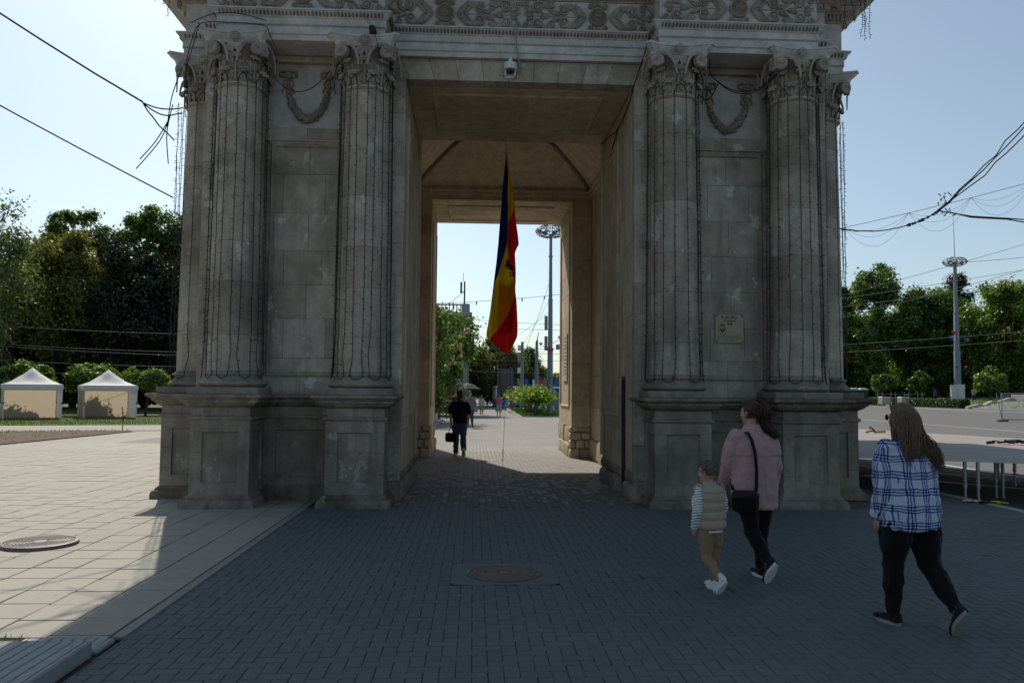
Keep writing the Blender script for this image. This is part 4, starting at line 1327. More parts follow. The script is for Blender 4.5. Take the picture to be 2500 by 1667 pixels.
# ------------------------------------------------------------------ plaque
PQ = thing('plaque', 'brass coloured notice plaque screwed to the wall between the right columns', 'plaque', (3.44, .985, 2.775))
BRASS = mat('plaque_brass', (.30,.275,.18), .42, .06, 6, metal=.35)
MB().cbox(-.235,.235,-.012,.0,-.232,.232,.004).build('plate', BRASS, PQ)
for sx in (-1, 1):
    for sz in (-1, 1):
        b = MB(); b.lathe([(.012,0),(.012,.006),(.006,.009)], 12); b.xf(M.Translation((sx*.21,-.012,sz*.208)) @ M.Rotation(R(90), 4, 'X')); b.build('screw', DARK, PQ, 40)
def text(s, size, x, z, parent, m, y=-.0135, bold=True):
    cu = bpy.data.curves.new('lettering', 'FONT'); cu.body = s; cu.size = size; cu.align_x = 'CENTER'; cu.extrude = .0004; cu.resolution_u = 3
    cu.offset = .0012*size/.05 if bold else 0
    o = bpy.data.objects.new('lettering', cu); COL.objects.link(o)
    dg = bpy.context.evaluated_depsgraph_get()
    me = bpy.data.meshes.new_from_object(o.evaluated_get(dg))
    bpy.data.objects.remove(o)
    e = ob('lettering', me, m, parent, (x, y, z)); e.rotation_euler = (R(90), 0, 0)
    return e
for (s_, sz_, z_) in (('Porțile Sfinte', .052, .165), ('și scuarul', .052, .112), ('1836', .052, .06)): text(s_, sz_, 0.0, z_, PQ, DARK)
for (s_, sz_, z_) in (('Monument de arhitectură și', .031, -.135), ('istorie de importanță națională', .031, -.165), ('nr. 1, Registrul monumentelor Republicii', .018, -.189), ('Moldova ocrotite de Stat', .018, -.209)): text(s_, sz_, 0.0, z_, PQ, DARK, bold=False)
# crest: crown over a shield with an eagle-like charge
def flat(pts, nm, m, y=-.0137, parent=PQ, off=(0,0)):
    b = MB(); b.prism([(p[0]+off[0], p[1]+off[1]) for p in pts], y, y+.0008); return b.build(nm, m, parent)
SHX, SHZ = -.115, -.02
sh = [(-.06,.05),(.06,.05),(.06,-.035),(.035,-.07),(0,-.095),(-.035,-.07),(-.06,-.035)]
flat(sh, 'crest_shield', DARK, -.0135, off=(SHX, SHZ)); flat([(x*.9, z*.92) for x, z in sh], 'crest_field', BRASS, -.0142, off=(SHX, SHZ))
flat([(-.042,.032),(-.03,.015),(-.012,.02),(0,.032),(.012,.02),(.03,.015),(.042,.032),(.04,-.01),(.025,-.035),(.012,-.03),(0,-.06),(-.012,-.03),(-.025,-.035),(-.04,-.01)], 'crest_eagle', DARK, -.0150, off=(SHX, SHZ))
flat([(-.012,-.012),(.012,-.012),(.012,.008),(-.012,.008)], 'crest_escutcheon', BRASS, -.0156, off=(SHX, SHZ))
flat([(-.045,.058),(.045,.058),(.048,.085),(.03,.092),(.0,.096),(-.03,.092),(-.048,.085)], 'crest_crown', DARK, -.0135, off=(SHX, SHZ))
for q in range(4): flat([(-.036+q*.022,.064),(-.026+q*.022,.064),(-.026+q*.022,.08),(-.036+q*.022,.08)], 'crest_crown_gap', BRASS, -.0142, off=(SHX, SHZ))

# ------------------------------------------------------------------ flag hung in the hall
FLAG = thing('flag', 'long blue yellow and red flag hanging down inside the passage', 'flag', (-.03, 6.2, 2.55))
rows = [(345,1163,1164,1164.2,1165),(400,1158,1169,1172,1173),(430,1155,1167,1181,1181.3),(470,1153,1168,1184,1185.5),(492,1151.5,1168,1176,1187),(510,1150,1168,1169,1189),(540,1148,1168,1168.6,1193.5),(556,1147,1167,1167.7,1195),(566,1146,1165,1168,1190),(578,1145,1162,1170,1186),(600,1143,1155,1172,1187),(625,1140,1148,1179,1188),(650,1137,1139,1185,1187),(668,1135,1135.6,1186.3,1187),(690,1132.5,1132.7,1182,1190),(720,1129,1129.2,1171,1192),(745,1125,1125.2,1155,1193),(762,1122,1122.2,1142,1193),(772,1122,1122.3,1133,1192),(782,1129,1129.1,1129.4,1188),(797,1150,1150.1,1150.2,1180),(812,1170,1170.1,1170.2,1171)]
def fp(px, py):   # flag drawing units to metres in the flag's own plane
    return (px-1163.0)*.00984, (812-py)*.00984
def fy(x, z, seed=0):
    return .10*math.sin(x*11+z*1.3+1)*min(1, (4.6-z)/1.5) + .05*math.sin(x*23-z*.7) + .02*math.sin(z*5+x*9)
fine = []
for i in range(len(rows)-1):
    for j in range(3):
        t = j/3; fine.append([a+(b_-a)*t for a, b_ in zip(rows[i], rows[i+1])])
fine.append(list(rows[-1]))
def fcloth(nm, c, trans):
    return cloth(nm, c, trans, .75, .04, 8, .15, 200)
FM = (fcloth('flag_blue', (.008,.022,.16), .3), fcloth('flag_yellow', (.72,.50,.02), .6), fcloth('flag_red', (.68,.018,.012), .68))
parts = []
for k_, (nm, m) in enumerate(zip(('blue_stripe', 'yellow_stripe', 'red_stripe'), FM)):
    g = []
    for r_ in fine:
        a, b_ = r_[1+k_], r_[2+k_]; row = []
        for j in range(9):
            x, z = fp(a+(b_-a)*j/8, r_[0]); row.append((x, fy(x, z)+.004*k_, z))
        g.append(row)
    b = MB(); b.grid(g)
    o = b.build(nm, m, FLAG, True); parts.append(o)
# a lighter second fold behind the red corner gives the darker upper layer its overlap
g = []
for i in range(13):
    t = i/12; row = []
    zt = 812-60*t
    for j in range(9):
        u = j/8
        xl = 1170-(34*min(1, t*1.25)); xr = 1171+21*min(1, t*1.4)
        px = xl+(xr-xl)*u; top = zt-8*math.sin(u*3.1)
        x, z = fp(px, max(top, 690)); row.append((x, fy(x, z)+.06, z))
    g.append(row)
MB().grid([[tuple(p) for p in r_] for r_ in g])
g = []
for i in range(11):
    t = i/10; row = []
    for j in range(9):
        u = j/8; x, z = fp(1150+38*u-6*t, 640+115*t+ (12*math.sin(u*3.1))); row.append((x, fy(x, z)+.07+.02*math.sin(u*5), z))
    g.append(row)
b = MB(); b.grid(g); b.build('red_fold', FM[2], FLAG, True)
# emblem: eagle with spread wing seen in the fold
EMB = mat('emblem_brown', (.05,.022,.01), .8)
def femb(pts, nm):
    b = MB(); v_ = []
    for (px, py) in pts:
        x, z = fp(px, py); v_.append((x, fy(x, z)-.012, z))
    b.add(v_, [tuple(range(len(v_)))[::-1]]); b.build(nm, EMB, parts[1])
femb([(1169,590),(1166,596),(1164,605),(1162,612),(1166,611),(1166,618),(1170,612),(1172,600)], 'emblem_wing')
femb([(1172,602),(1176,606),(1183,608),(1181,614),(1184,618),(1178,620),(1172,618),(1170,610)], 'emblem_body')
for q in range(5): femb([(1173+q*2.6,622+q*.6),(1174.2+q*2.6,622+q*.6),(1175+q*2.9,634-q*.4),(1173+q*2.9,634-q*.4)], 'emblem_feather')
b = MB(); b.tube([(0,.0,4.59),(.002,.0,6.2)], .006, 5); b.build('halyard', CABLE, FLAG)
CORD = cable('tether_cord', 'thin cord tying the tip of the flag down to the pavers', [[(.04,6.2,2.6),(.0,6.19,1.2),(-.035,6.17,.42),(-.036,6.17,.02)]], .0045, mat('cord_grey', (.28,.24,.2), .9))
b = MB(); b.tube([(-.075,-.03,-2.16),(-.075,-.03,-2.36)], .009, 5); b.tube([(-.076,-.03,-2.38),(-.076,-.03,-2.44)], .011, 5); b.build('snap_hook', DARK, CORD)
# ------------------------------------------------------------------ trees
import numpy as np
def leaf_mesh(name, P, N, size, seed, elong=1.5, droop=0.0):
    """P (n,3) leaf centres, N (n,3) rough outward normals: one bent four-sided leaf each"""
    g = np.random.default_rng(seed); n = len(P)
    N = N + g.normal(0, .75, (n, 3)); N /= np.linalg.norm(N, axis=1)[:, None]+1e-9
    A = g.normal(0, 1, (n, 3)); A[:, 2] -= droop
    A -= N*(A*N).sum(1)[:, None]; A /= np.linalg.norm(A, axis=1)[:, None]+1e-9
    B = np.cross(N, A)
    s = size*g.uniform(.4, 1.5, n)[:, None]
    v = np.empty((n, 4, 3))
    v[:, 0] = P - A*s*elong*.5; v[:, 1] = P + B*s*.5 + N*s*.10; v[:, 2] = P + A*s*elong*.5; v[:, 3] = P - B*s*.5 + N*s*.10
    me = bpy.data.meshes.new(name)
    me.vertices.add(n*4); me.vertices.foreach_set('co', v.reshape(-1))
    me.loops.add(n*4); me.loops.foreach_set('vertex_index', np.arange(n*4, dtype=np.int32))
    me.polygons.add(n); me.polygons.foreach_set('loop_start', np.arange(0, n*4, 4, dtype=np.int32))
    me.polygons.foreach_set('loop_total', np.full(n, 4, dtype=np.int32))
    me.update(calc_edges=True)
    return me
def crown_blobs(g, n, rx, ry, rz, zc, shape='round'):
    out = []
    for i in range(n):
        while True:
            p = g.normal(0, 1, 3); p /= np.linalg.norm(p); p *= g.uniform(.35, .95)**.6
            if shape == 'cone' and abs(p[2]) < 1:
                k = (1-(p[2]+1)/2)*.95+.12; p[0] *= k*1.2; p[1] *= k*1.2
            if shape == 'dome' and p[2] < -.35: continue
            break
        out.append((p[0]*rx, p[1]*ry, zc+p[2]*rz))
    return np.array(out)
def make_tree(name, label, loc, rx, rz, zc, m, n=14000, size=.22, blobs=34, br=.33, seed=1, group=None, shape='round', trunk=.22, th=None, ry=None, lean=0, bark=None, blossom=0, cat='tree', hollow=.55, limbs=9):
    g = np.random.default_rng(seed); ry = ry or rx
    n = int(n*1.35); br *= 1.08
    B = crown_blobs(g, blobs, rx, ry, rz, zc, shape)
    idx = g.integers(0, blobs, n)
    rad = br*(rx+rz)/2*g.uniform(.6, 1.25, blobs)
    D = g.normal(0, 1, (n, 3)); D /= np.linalg.norm(D, axis=1)[:, None]
    rr = (hollow+(1-hollow)*g.random(n))**1.0
    P = B[idx] + np.where(g.random(n) < .55, 1, 0)[:, None]*D*(rad[idx]*rr)[:, None]*np.array([1, 1, .75]) + np.clip(g.normal(0, 1, (n, 3)), -1.5, 1.5)*(.22 if shape == 'dome' else .40)*rad[idx][:, None]
    C0 = np.array([0, 0, zc])
    N = D*.7 + (P-C0)/np.array([rx, ry, rz])*.6 + np.array([0, 0, .35])
    z0 = loc[2] if len(loc) > 2 else ground_z(loc[0], loc[1])
    t = thing(name, label, cat, (loc[0], loc[1], z0), 0, group)
    b = MB(); q = random.Random(seed)
    th = th or max(.8, zc-rz*.55)
    top = V((lean, 0, zc+rz*.35))
    pts = [V((0,0,-.15)), V((0,0,.25)), V((lean*.3+q.uniform(-.1,.1), q.uniform(-.1,.1), th*.6)), V((lean*.6+q.uniform(-.15,.15), 0, th*1.05)), top]
    b.tube(pts, [trunk*1.5, trunk*1.05, trunk*.9, trunk*.7, trunk*.12], 9)
    order = sorted(range(blobs), key=lambda i: -np.linalg.norm(B[i]-C0))[:limbs]
    for i in order:
        e = V(B[i]); s_ = pts[2].lerp(pts[3], q.uniform(.4, 1)) if q.random() < .6 else pts[3].lerp(top, q.uniform(0, .5))
        mid = s_.lerp(e, .5) + V((q.uniform(-.3,.3), q.uniform(-.3,.3), q.uniform(0, .3)))*rx*.25
        b.tube([s_, mid, e], [trunk*.42, trunk*.25, trunk*.06], 6)
    b.build('trunk', bark or BARK, t, True)
    me = leaf_mesh('crown', P, N, size, seed+5)
    ob('crown', me, m, t)
    if blossom:
        Bl = []; Nl = []
        pick = P[g.integers(0, n, blossom*3)]
        outer = (np.abs((pick-C0)/np.array([rx, ry, rz]))**2).sum(1) > .75
        pick = pick[outer][:blossom]
        for p in pick:
            p = p+(p-C0)*.05
            for k_ in range(16):
                tt = k_/16; Bl.append(p+np.array([g.normal(0, .05*(1-tt)), g.normal(0, .05*(1-tt)), +.05+tt*.42])); Nl.append(g.normal(0, 1, 3))
        ob('blossom', leaf_mesh('blossom', np.array(Bl), np.array(Nl), .12, seed+9, 1.1), BLOSSOM, t)
    return t
GL = 'trees of the park on the left'
make_tree('feathery_tree', 'airy grey green tree at the far left edge above the tents', (-37.5, 48), 4.6, 6.0, 10.6, LEAF_E, 13000, .15, 50, .25, 3, GL, trunk=.25, hollow=.2)
make_tree('feathery_tree', 'low willowy tree at the left edge behind the first tent', (-37.3, 46), 3.4, 3.4, 5.2, LEAF_E, 13000, .15, 36, .32, 31, GL, trunk=.2)
make_tree('yellowish_tree', 'yellow green tree standing between the feathery tree and the dark conifers', (-38.0, 61), 4.4, 6.2, 10.4, LEAF_C, 32000, .18, 100, .18, 4, GL)
make_tree('dark_conifer', 'broad dark conifer directly behind the right hand tent', (-32.6, 63), 4.0, 7.2, 8.9, LEAF_B, 40000, .17, 80, .24, 5, GL, trunk=.3)
make_tree('dark_conifer', 'dark conifer half hidden by the left pedestal of the arch', (-26.6, 64), 3.6, 7.2, 8.5, LEAF_B, 38000, .17, 80, .25, 6, GL, trunk=.3)
make_tree('dark_conifer', 'lower dark conifer behind the gap between the two tents', (-36.8, 66), 4.2, 5.6, 6.6, LEAF_B, 34000, .18, 70, .26, 7, GL, trunk=.3)
make_tree('oak_tree', 'tall bright green oak rising above the dark conifers', (-34.9, 73), 4.0, 6.6, 15.2, LEAF_A, 34000, .2, 110, .16, 8, GL, trunk=.35)
make_tree('oak_tree', 'green oak crown beside the left columns above the conifers', (-30.2, 73), 3.6, 6.2, 14.6, LEAF_A, 32000, .2, 110, .17, 9, GL, trunk=.35)
make_tree('oak_tree', 'rounded green oak between the yellow tree and the tall oak', (-41.2, 71), 4.2, 6.2, 14.2, LEAF_A, 34000, .2, 110, .17, 10, GL, trunk=.35)
make_tree('dark_conifer', 'dark conifer behind the feathery tree at the left edge', (-46.5, 66), 5.0, 6.2, 7.4, LEAF_B, 30000, .2, 60, .28, 12, GL, trunk=.3)
make_tree('dark_conifer', 'dark conifer hidden behind the left side column', (-22.5, 68), 4.2, 6.4, 7.6, LEAF_B, 26000, .2, 60, .28, 13, GL, trunk=.3)
GR = 'clipped round trees behind the tents'
for (x, y_, rx_, lab, sd) in ((-29.75, 41.5, 1.85, 'clipped round tree behind the left tent', 21), (-26.7, 43.5, 1.7, 'clipped round tree between the two tents', 22), (-23.7, 45.5, 1.5, 'clipped round tree right of the second tent', 23)):
    make_tree('round_tree', lab, (x, y_), rx_, 1.15, 2.4, LEAF_D, 9000, .14, 44, .30, sd, GR, 'dome', .09, 1.6, limbs=6)
# dense shrubbery behind, one dark mass
g_ = np.random.default_rng(5)
n_ = 42000
Pm = np.stack([g_.uniform(-70, -15, n_), g_.uniform(70, 76, n_), np.abs(g_.normal(0, 4.2, n_))], 1); Pm[:, 2] = np.minimum(Pm[:, 2], 11)
ob('undergrowth', leaf_mesh('undergrowth', Pm, np.tile(np.array([0, -1, .4]), (n_, 1)), .35, 6), LEAF_B)
tag(bpy.data.objects['undergrowth'], 'dark tangled undergrowth below the park trees on the left', 'undergrowth', kind='stuff')

GRR = 'park trees beyond the square on the right'
make_tree('linden_tree', 'tall open crowned tree right beside the right side column', (65, 115, .4), 7.4, 8.6, 13.4, LEAF_A, 40000, .28, 130, .16, 41, GRR, trunk=.45, hollow=.3)
make_tree('linden_tree', 'green tree between the open crowned tree and the lamp mast', (75.5, 116, .6), 7.2, 8.6, 9.8, LEAF_A, 42000, .28, 130, .17, 42, GRR, trunk=.45)
make_tree('chestnut_tree', 'bright green chestnut behind the lamp mast on the right', (80.5, 106, .9), 7.2, 8.6, 9.9, LEAF_D, 44000, .26, 140, .16, 43, GRR, trunk=.45)
make_tree('chestnut_tree', 'chestnut at the right edge of the picture', (89, 99, 1.0), 7.2, 8.4, 9.6, LEAF_D, 42000, .26, 130, .17, 44, GRR, trunk=.45)
make_tree('pine_tree', 'dark pine tip showing above the chestnuts', (92, 136, .6), 4.6, 9.5, 14.6, LEAF_B, 20000, .3, 60, .2, 45, GRR, 'cone', .3)
make_tree('pine_tree', 'second dark pine tip at the right edge of the picture', (105, 134, .6), 4.8, 9.0, 13.6, LEAF_B, 18000, .3, 60, .2, 46, GRR, 'cone', .3)
make_tree('linden_tree', 'shaded tree behind the portable toilets', (64, 132, .3), 8.4, 9.5, 10.8, LEAF_A, 32000, .32, 66, .26, 47, GRR, trunk=.5)
make_tree('linden_tree', 'dark tree behind the hedge and the water tanks', (84, 130, .6), 8.5, 8.8, 10.0, LEAF_A, 30000, .32, 66, .26, 48, GRR, trunk=.5)
make_tree('linden_tree', 'dark tree behind the yellow green sapling', (97, 118, .9), 8.5, 8.8, 10.2, LEAF_A, 30000, .32, 66, .26, 49, GRR, trunk=.5)
make_tree('linden_tree', 'shaded tree furthest right behind the mesh fence panel', (108, 112, 1.0), 8.0, 8.4, 9.8, LEAF_A, 24000, .34, 56, .27, 50, GRR, trunk=.5)
n_ = 42000
Pm = np.stack([g_.uniform(52, 190, n_), g_.uniform(142, 150, n_), .3+np.abs(g_.normal(0, 4.5, n_))], 1); Pm[:, 2] = np.minimum(Pm[:, 2], 12)
ob('far_wood', leaf_mesh('far_wood', Pm, np.tile(np.array([0, -1, .4]), (n_, 1)), .6, 7), LEAF_A)
tag(bpy.data.objects['far_wood'], 'dark mass of further park trees behind the right hand trees', 'wood', kind='stuff')
make_tree('young_tree', 'small yellow green tree on the lawn beside the steps', (63.7, 85, 1.05), 1.9, 1.35, 2.45, LEAF_D, 3500, .2, 26, .34, 51, GRR, trunk=.07, limbs=6)
make_tree('young_tree', 'small dark sapling behind the hedge left of the lamp mast', (62.3, 98, .8), 1.5, 1.0, 2.9, LEAF_A, 2200, .2, 18, .36, 52, GRR, trunk=.06, limbs=5)
make_tree('young_tree', 'small dark sapling behind the water tanks', (58.5, 101, .7), 1.7, 1.0, 2.7, LEAF_A, 2400, .2, 18, .36, 53, GRR, trunk=.06, limbs=5)

GS = 'trees along the street seen through the arch'
make_tree('chestnut_tree', 'chestnut with pale pink blossom candles seen at the left of the passage', (-6.6, 37), 4.3, 4.4, 4.0, LEAF_A, 34000, .17, 70, .25, 61, GS, trunk=.25, th=1.8, blossom=300)
make_tree('street_tree', 'dark green tree behind the blossoming chestnut', (-5.2, 58), 4.6, 4.0, 5.4, LEAF_A, 22000, .2, 50, .27, 62, GS, trunk=.25)
make_tree('street_tree', 'sunlit plane tree below the tip of the flag', (2.6, 112), 4.4, 5.2, 5.2, LEAF_C, 34000, .2, 70, .23, 63, GS, trunk=.3)
make_tree('street_tree', 'second plane tree right of the flag tip behind the poles', (6.8, 118), 3.6, 4.8, 4.8, LEAF_A, 24000, .22, 56, .24, 64, GS, trunk=.3)
make_tree('street_tree', 'far rounded tree beyond the traffic light', (14.0, 150), 3.8, 3.2, 3.6, LEAF_C, 8000, .35, 26, .3, 65, GS, trunk=.3)
make_tree('street_tree', 'small tree beside the right jamb of the rear opening', (19.2, 150), 2.6, 2.6, 2.9, LEAF_D, 6000, .3, 22, .32, 66, GS, trunk=.2)
make_tree('street_tree', 'low tree far down the street behind the crowd', (-1.2, 135), 3.4, 3.6, 4.4, LEAF_A, 9000, .3, 28, .3, 67, GS, trunk=.25)
make_tree('bare_tree', 'leafless tree far away left of the lamp mast', (12.0, 165), 3.0, 3.4, 8.0, LEAF_E, 500, .2, 40, .3, 68, GS, trunk=.22, limbs=36)
# ------------------------------------------------------------------ tents
TENT_W = cloth('tent_white', (.74,.75,.77), .25, .6, .03, 2, .05, 80)
TENT_B = cloth('tent_wall', (.47,.40,.30), .64, .8, .03, 2, .05, 80)
def tent(label, loc, rz, s):
    t = thing('gazebo_tent', label, 'tent', (loc[0], loc[1], ground_z(*loc)+.05), rz, 'white gazebo tents on the lawn')
    h, e, pk, vz = 1.42*s, 2.0*s, 3.0*s, .28*s
    g = []
    n = 14
    def roof(u, v_):
        k = max(abs(u), abs(v_)); f = 1-k
        z = e + (pk-e)*(f**1.55*.85+f*.15) + .03*math.sin(u*9)*math.sin(v_*8)*(1-f)*f*4
        return (u*h*1.03, v_*h*1.03, z)
    b = MB(); b.grid([[roof(-1+2*i/n, -1+2*j/n) for i in range(n+1)] for j in range(n+1)]); b.build('roof', TENT_W, t, 40)
    ring = [(-h*1.03,-h*1.03),(h*1.03,-h*1.03),(h*1.03,h*1.03),(-h*1.03,h*1.03)]
    b = MB(); b.sweep(ring, [(0,e),(.02,e-.02),(.025,e-vz*.5),(.02,e-vz)]); b.build('valance', TENT_W, t)
    for sx in (-1, 1):
        for sy in (-1, 1):
            b = MB(); b.cbox(sx*h-.03, sx*h+.03, sy*h-.03, sy*h+.03, -.05, e, .006); b.cbox(sx*h-.08, sx*h+.08, sy*h-.08, sy*h+.08, -.05, -.035, .004); b.build('leg', WHITEP, t)
            b = MB(); b.cbox(sx*h-.04, sx*h+.04, sy*h-.04, sy*h+.04, e*.44, e*.48, .004); b.build('leg_clamp', DARK, t)
    def wall(p0, p1, nm, m):
        g = []
        for j in range(9):
            z = -.02+(e-vz*.5)*j/8
            row = []
            for i in range(25):
                f = i/24; a = V(p0).lerp(V(p1), f); d = (V(p1)-V(p0)).normalized(); w_ = .015*math.sin(f*31)*(1-j/9)
                row.append((a.x-d.y*w_, a.y+d.x*w_, z))
            g.append(row)
        b = MB(); b.grid(g); b.build(nm, m, t, True)
    wall((-h+.05, h), (h-.05, h), 'back_wall', TENT_B)
    wall((-h, -h+.05), (-h, h-.05), 'side_wall', TENT_B)
    wall((h, h-.05), (h, -h+.05), 'side_wall', TENT_W)
    b = MB()
    for sy in (-1, 1):
        b.cbox(-h, h, sy*h-.015, sy*h+.015, e-.06, e-.03, .004)
    for sx in (-1, 1): b.cbox(sx*h-.015, sx*h+.015, -h, h, e-.06, e-.03, .004)
    b.build('truss', STEEL, t)
    return t
tent('white gazebo tent nearest the left edge of the picture', (-26.9, 36.9), R(32), 1.02)
tent('white gazebo tent closer to the arch', (-23.7, 39.6), R(32), 1.02)
b = MB(); b.tube([(0,0,0),(.02,0,.5),(-.04,0,1.0)], .02, 6)
tag(b.build('stake', 'x' and DARK, None, True, (-15.6, 23.0, -.12)), 'thin dark stake at the tip of the bare soil bed', 'stake')

# ------------------------------------------------------------------ the right: pavement, hedge, steps, mast
def slab_box(nm, x0, x1, y0, y1, z0, z1, m):
    o = MB().cbox(x0, x1, y0, y1, z0, z1, .02).build(nm, m); o['kind'] = 'structure'; return o
slab_box('far_pavement', 52, 57.5, 40, 400, -.4, .02, CONC)
slab_box('far_kerb', 51.75, 51.99, 40, 400, -.4, .03, KERB)
b = MB(); b.grid([[(57.5,40,.05),(62,40,.9),(66,40,1.05),(160,40,1.2)],[(57.5,86,.05),(62,86,.9),(66,86,1.05),(160,86,1.2)],[(57.5,94,.05),(60,94,.5),(66,94,1.0),(160,94,1.2)],[(57.5,400,.05),(60,400,.4),(66,400,.8),(160,400,1.2)]])
o = b.build('park_lawn', GRASSG); o['kind'] = 'structure'
sp = [(rnd.uniform(58, 75), rnd.uniform(70, 118), 0) for _ in range(9000)]
def zl(x, y):
    if y < 86: return .05+(x-57.5)/4.5*.85 if x < 62 else .9+(x-62)/4*.15 if x < 66 else 1.05
    return .05+(x-57.5)/2.5*.45 if x < 60 else .5+(x-60)/6*.45 if x < 66 else .98
grass_patch('park_grass', 'green lawn under the trees beyond the square on the right', [(x, y, zl(x, y)) for x, y, z in sp], .25)
# steps with stepped side walls
STEPS = thing('garden_steps', 'broad pale stone steps with a stepped side wall right of the hedge', 'steps', (57.4, 70, 0))
for i in range(6):
    MB().cbox(i*.75, 5.2, -14, 9.0, i*.155-.2, i*.155+.155, .015).build('step', KERB, STEPS)
for (x0, x1, za, zb) in ((-.3, 1.5, .25, .45), (1.5, 3.2, .45, .85), (3.2, 5.4, .85, 1.25)):
    b = MB(); b.prism([(x0, -.3), (x1, -.3), (x1, zb+.12), (x1-.5, zb+.12), (x0, za)], 9.0, 9.6); b.build('side_wall', KERB, STEPS)
MB().cbox(5.3, 5.7, -14, 9.6, .3, 1.75, .02).build('back_wall', KERB, STEPS)
# hedge
def hedge(label, x0, x1, y0, y1, z0, z1, m, n, size, seed):
    g = np.random.default_rng(seed)
    P = np.stack([g.uniform(x0, x1, n), g.uniform(y0, y1, n), g.uniform(z0+.05, z1, n)], 1)
    f = g.integers(0, 4, n)
    P[f == 0, 2] = z1+g.normal(0, .05, (f == 0).sum()); P[f == 1, 0] = x0+g.normal(0, .05, (f == 1).sum()); P[f == 2, 1] = y0+g.normal(0, .06, (f == 2).sum())
    cen = np.array([(x0+x1)/2, (y0+y1)/2, (z0+z1)/2])
    t = thing('hedge', label, 'hedge', (cen[0], cen[1], z0))
    N = (P-cen)/np.array([x1-x0, y1-y0, z1-z0])
    ob('foliage', leaf_mesh('foliage', P-np.array([cen[0], cen[1], z0]), N, size, seed), m, t)
    b = MB(); b.box(-(x1-x0)/2+.12, (x1-x0)/2-.12, -(y1-y0)/2+.12, (y1-y0)/2-.12, 0, z1-z0-.12); b.build('twigs', BARK, t)
hedge('clipped green hedge between the water tanks and the steps', 57.0, 58.2, 80.5, 118, 0, 1.05, LEAF_H, 16000, .13, 71)
# lamp mast
def mast(label, loc, h, z0, disc, arms, antenna, flags, boxes, r0=.28, group='lamp masts with round open heads'):
    t = thing('lamp_mast', label, 'lamp mast', (loc[0], loc[1], z0), 0, group)
    b = MB(); b.tube([(0,0,-.1),(0,0,h*.35),(0,0,h*.36),(0,0,h*.62),(0,0,h*.625),(0,0,h*.985)], [r0*1.12, r0, r0*.86, r0*.8, r0*.68, r0*.52], 14); b.build('pole', GREY_MET, t, 40)
    for f in (.36, .62, .86):
        b = MB(); b.lathe([(r0*1.02*(1-.35*f), h*f-.06), (r0*1.12*(1-.3*f), h*f-.05), (r0*1.12*(1-.3*f), h*f+.05), (r0*1.0*(1-.35*f), h*f+.06)], 14); b.build('collar', GREY_MET, t, 40)
    # head: lattice discus
    R_, Hh = disc, disc*.42
    zc = h
    n = 16
    lat = MB()
    for k_ in range(n):
        a = 2*math.pi*k_/n
        lat.tube([(math.cos(a)*R_*math.cos(p_), math.sin(a)*R_*math.cos(p_), zc+Hh*math.sin(p_)) for p_ in [R(-78+156*i/10) for i in range(11)]], .035, 5)
    for p_ in (-50, -22, 0, 22, 50):
        rr = R_*math.cos(R(p_)); z = zc+Hh*math.sin(R(p_))
        lat.tube([(rr*math.cos(2*math.pi*i/32), rr*math.sin(2*math.pi*i/32), z) for i in range(33)], .05 if p_ == 0 else .03, 5)
    lat.build('lattice_head', GREY_MET, t)
    sh = MB()
    for k_ in range(n):     # solid panels on the underside, alternate openings
        if k_ % 3 == 2: continue
        a0, a1 = 2*math.pi*k_/n, 2*math.pi*(k_+1)/n
        for (pa, pb) in ((-50, -22), (-22, 0)):
            if (k_ % 2 == 0) == (pa == -22): continue
            q = []
            for (a, p_) in ((a0, pa), (a1, pa), (a1, pb), (a0, pb)): q.append((math.cos(a)*R_*.99*math.cos(R(p_)), math.sin(a)*R_*.99*math.cos(R(p_)), zc+Hh*.99*math.sin(R(p_))))
            sh.add(q, [(0,1,2,3)])
    sh.build('head_panels', GREY_MET, t)
    for k_ in range(6):
        a = 2*math.pi*k_/6; b = MB(); b.ball((math.cos(a)*R_*.6, math.sin(a)*R_*.6, zc-.1), (.22,.22,.16), 8, 6); b.build('lamp', WHITEP, t, True)
    if antenna:
        b = MB(); b.tube([(0,0,zc+Hh),(-.1,0,zc+antenna)], [.05, .02], 6); b.build('antenna', GREY_MET, t)
    for (dx, dy, za, zb, w_) in boxes:
        b = MB(); b.cbox(dx-w_/2, dx+w_/2, dy-.15, dy+.15, za, zb, .02); b.build('cabinet', WHITEP if za < 1.5 and arms else GREY_MET, t)
    for (dx, z, c, s_) in flags:
        b = MB(); b.tube([(0,-r0*.5,z-1.0*s_),(dx*.6,-r0,z-.4*s_),(dx,-r0,z)], .025, 5); b.build('flag_arm', GREY_MET, t)
        b = MB(); heart = [(0,-.42),(.42,.05),(.40,.30),(.20,.36),(0,.16),(-.20,.36),(-.40,.30),(-.42,.05)]
        b.prism([(dx+p[0]*s_, z+.3*s_+p[1]*s_) for p in heart], -r0-.05, -r0+.03); b.build('heart_ornament', RED if c == 'r' else BLUE, t)
    return t
mast('tall grey lamp mast with round lattice head on the right lawn', (65.9, 95), 19.0, 1.05, 1.55, True, 7.0, [(-1.0, 8.2, 'b', .75), (-.6, 8.9, 'r', .8), (1.2, 7.9, 'b', .6), (-.4, 4.3, 'b', .55), (.9, 4.2, 'r', .5)], [(-.85, -.4, -.1, 1.9, .85), (.15, -.4, -.1, 2.0, 1.0)], .42)
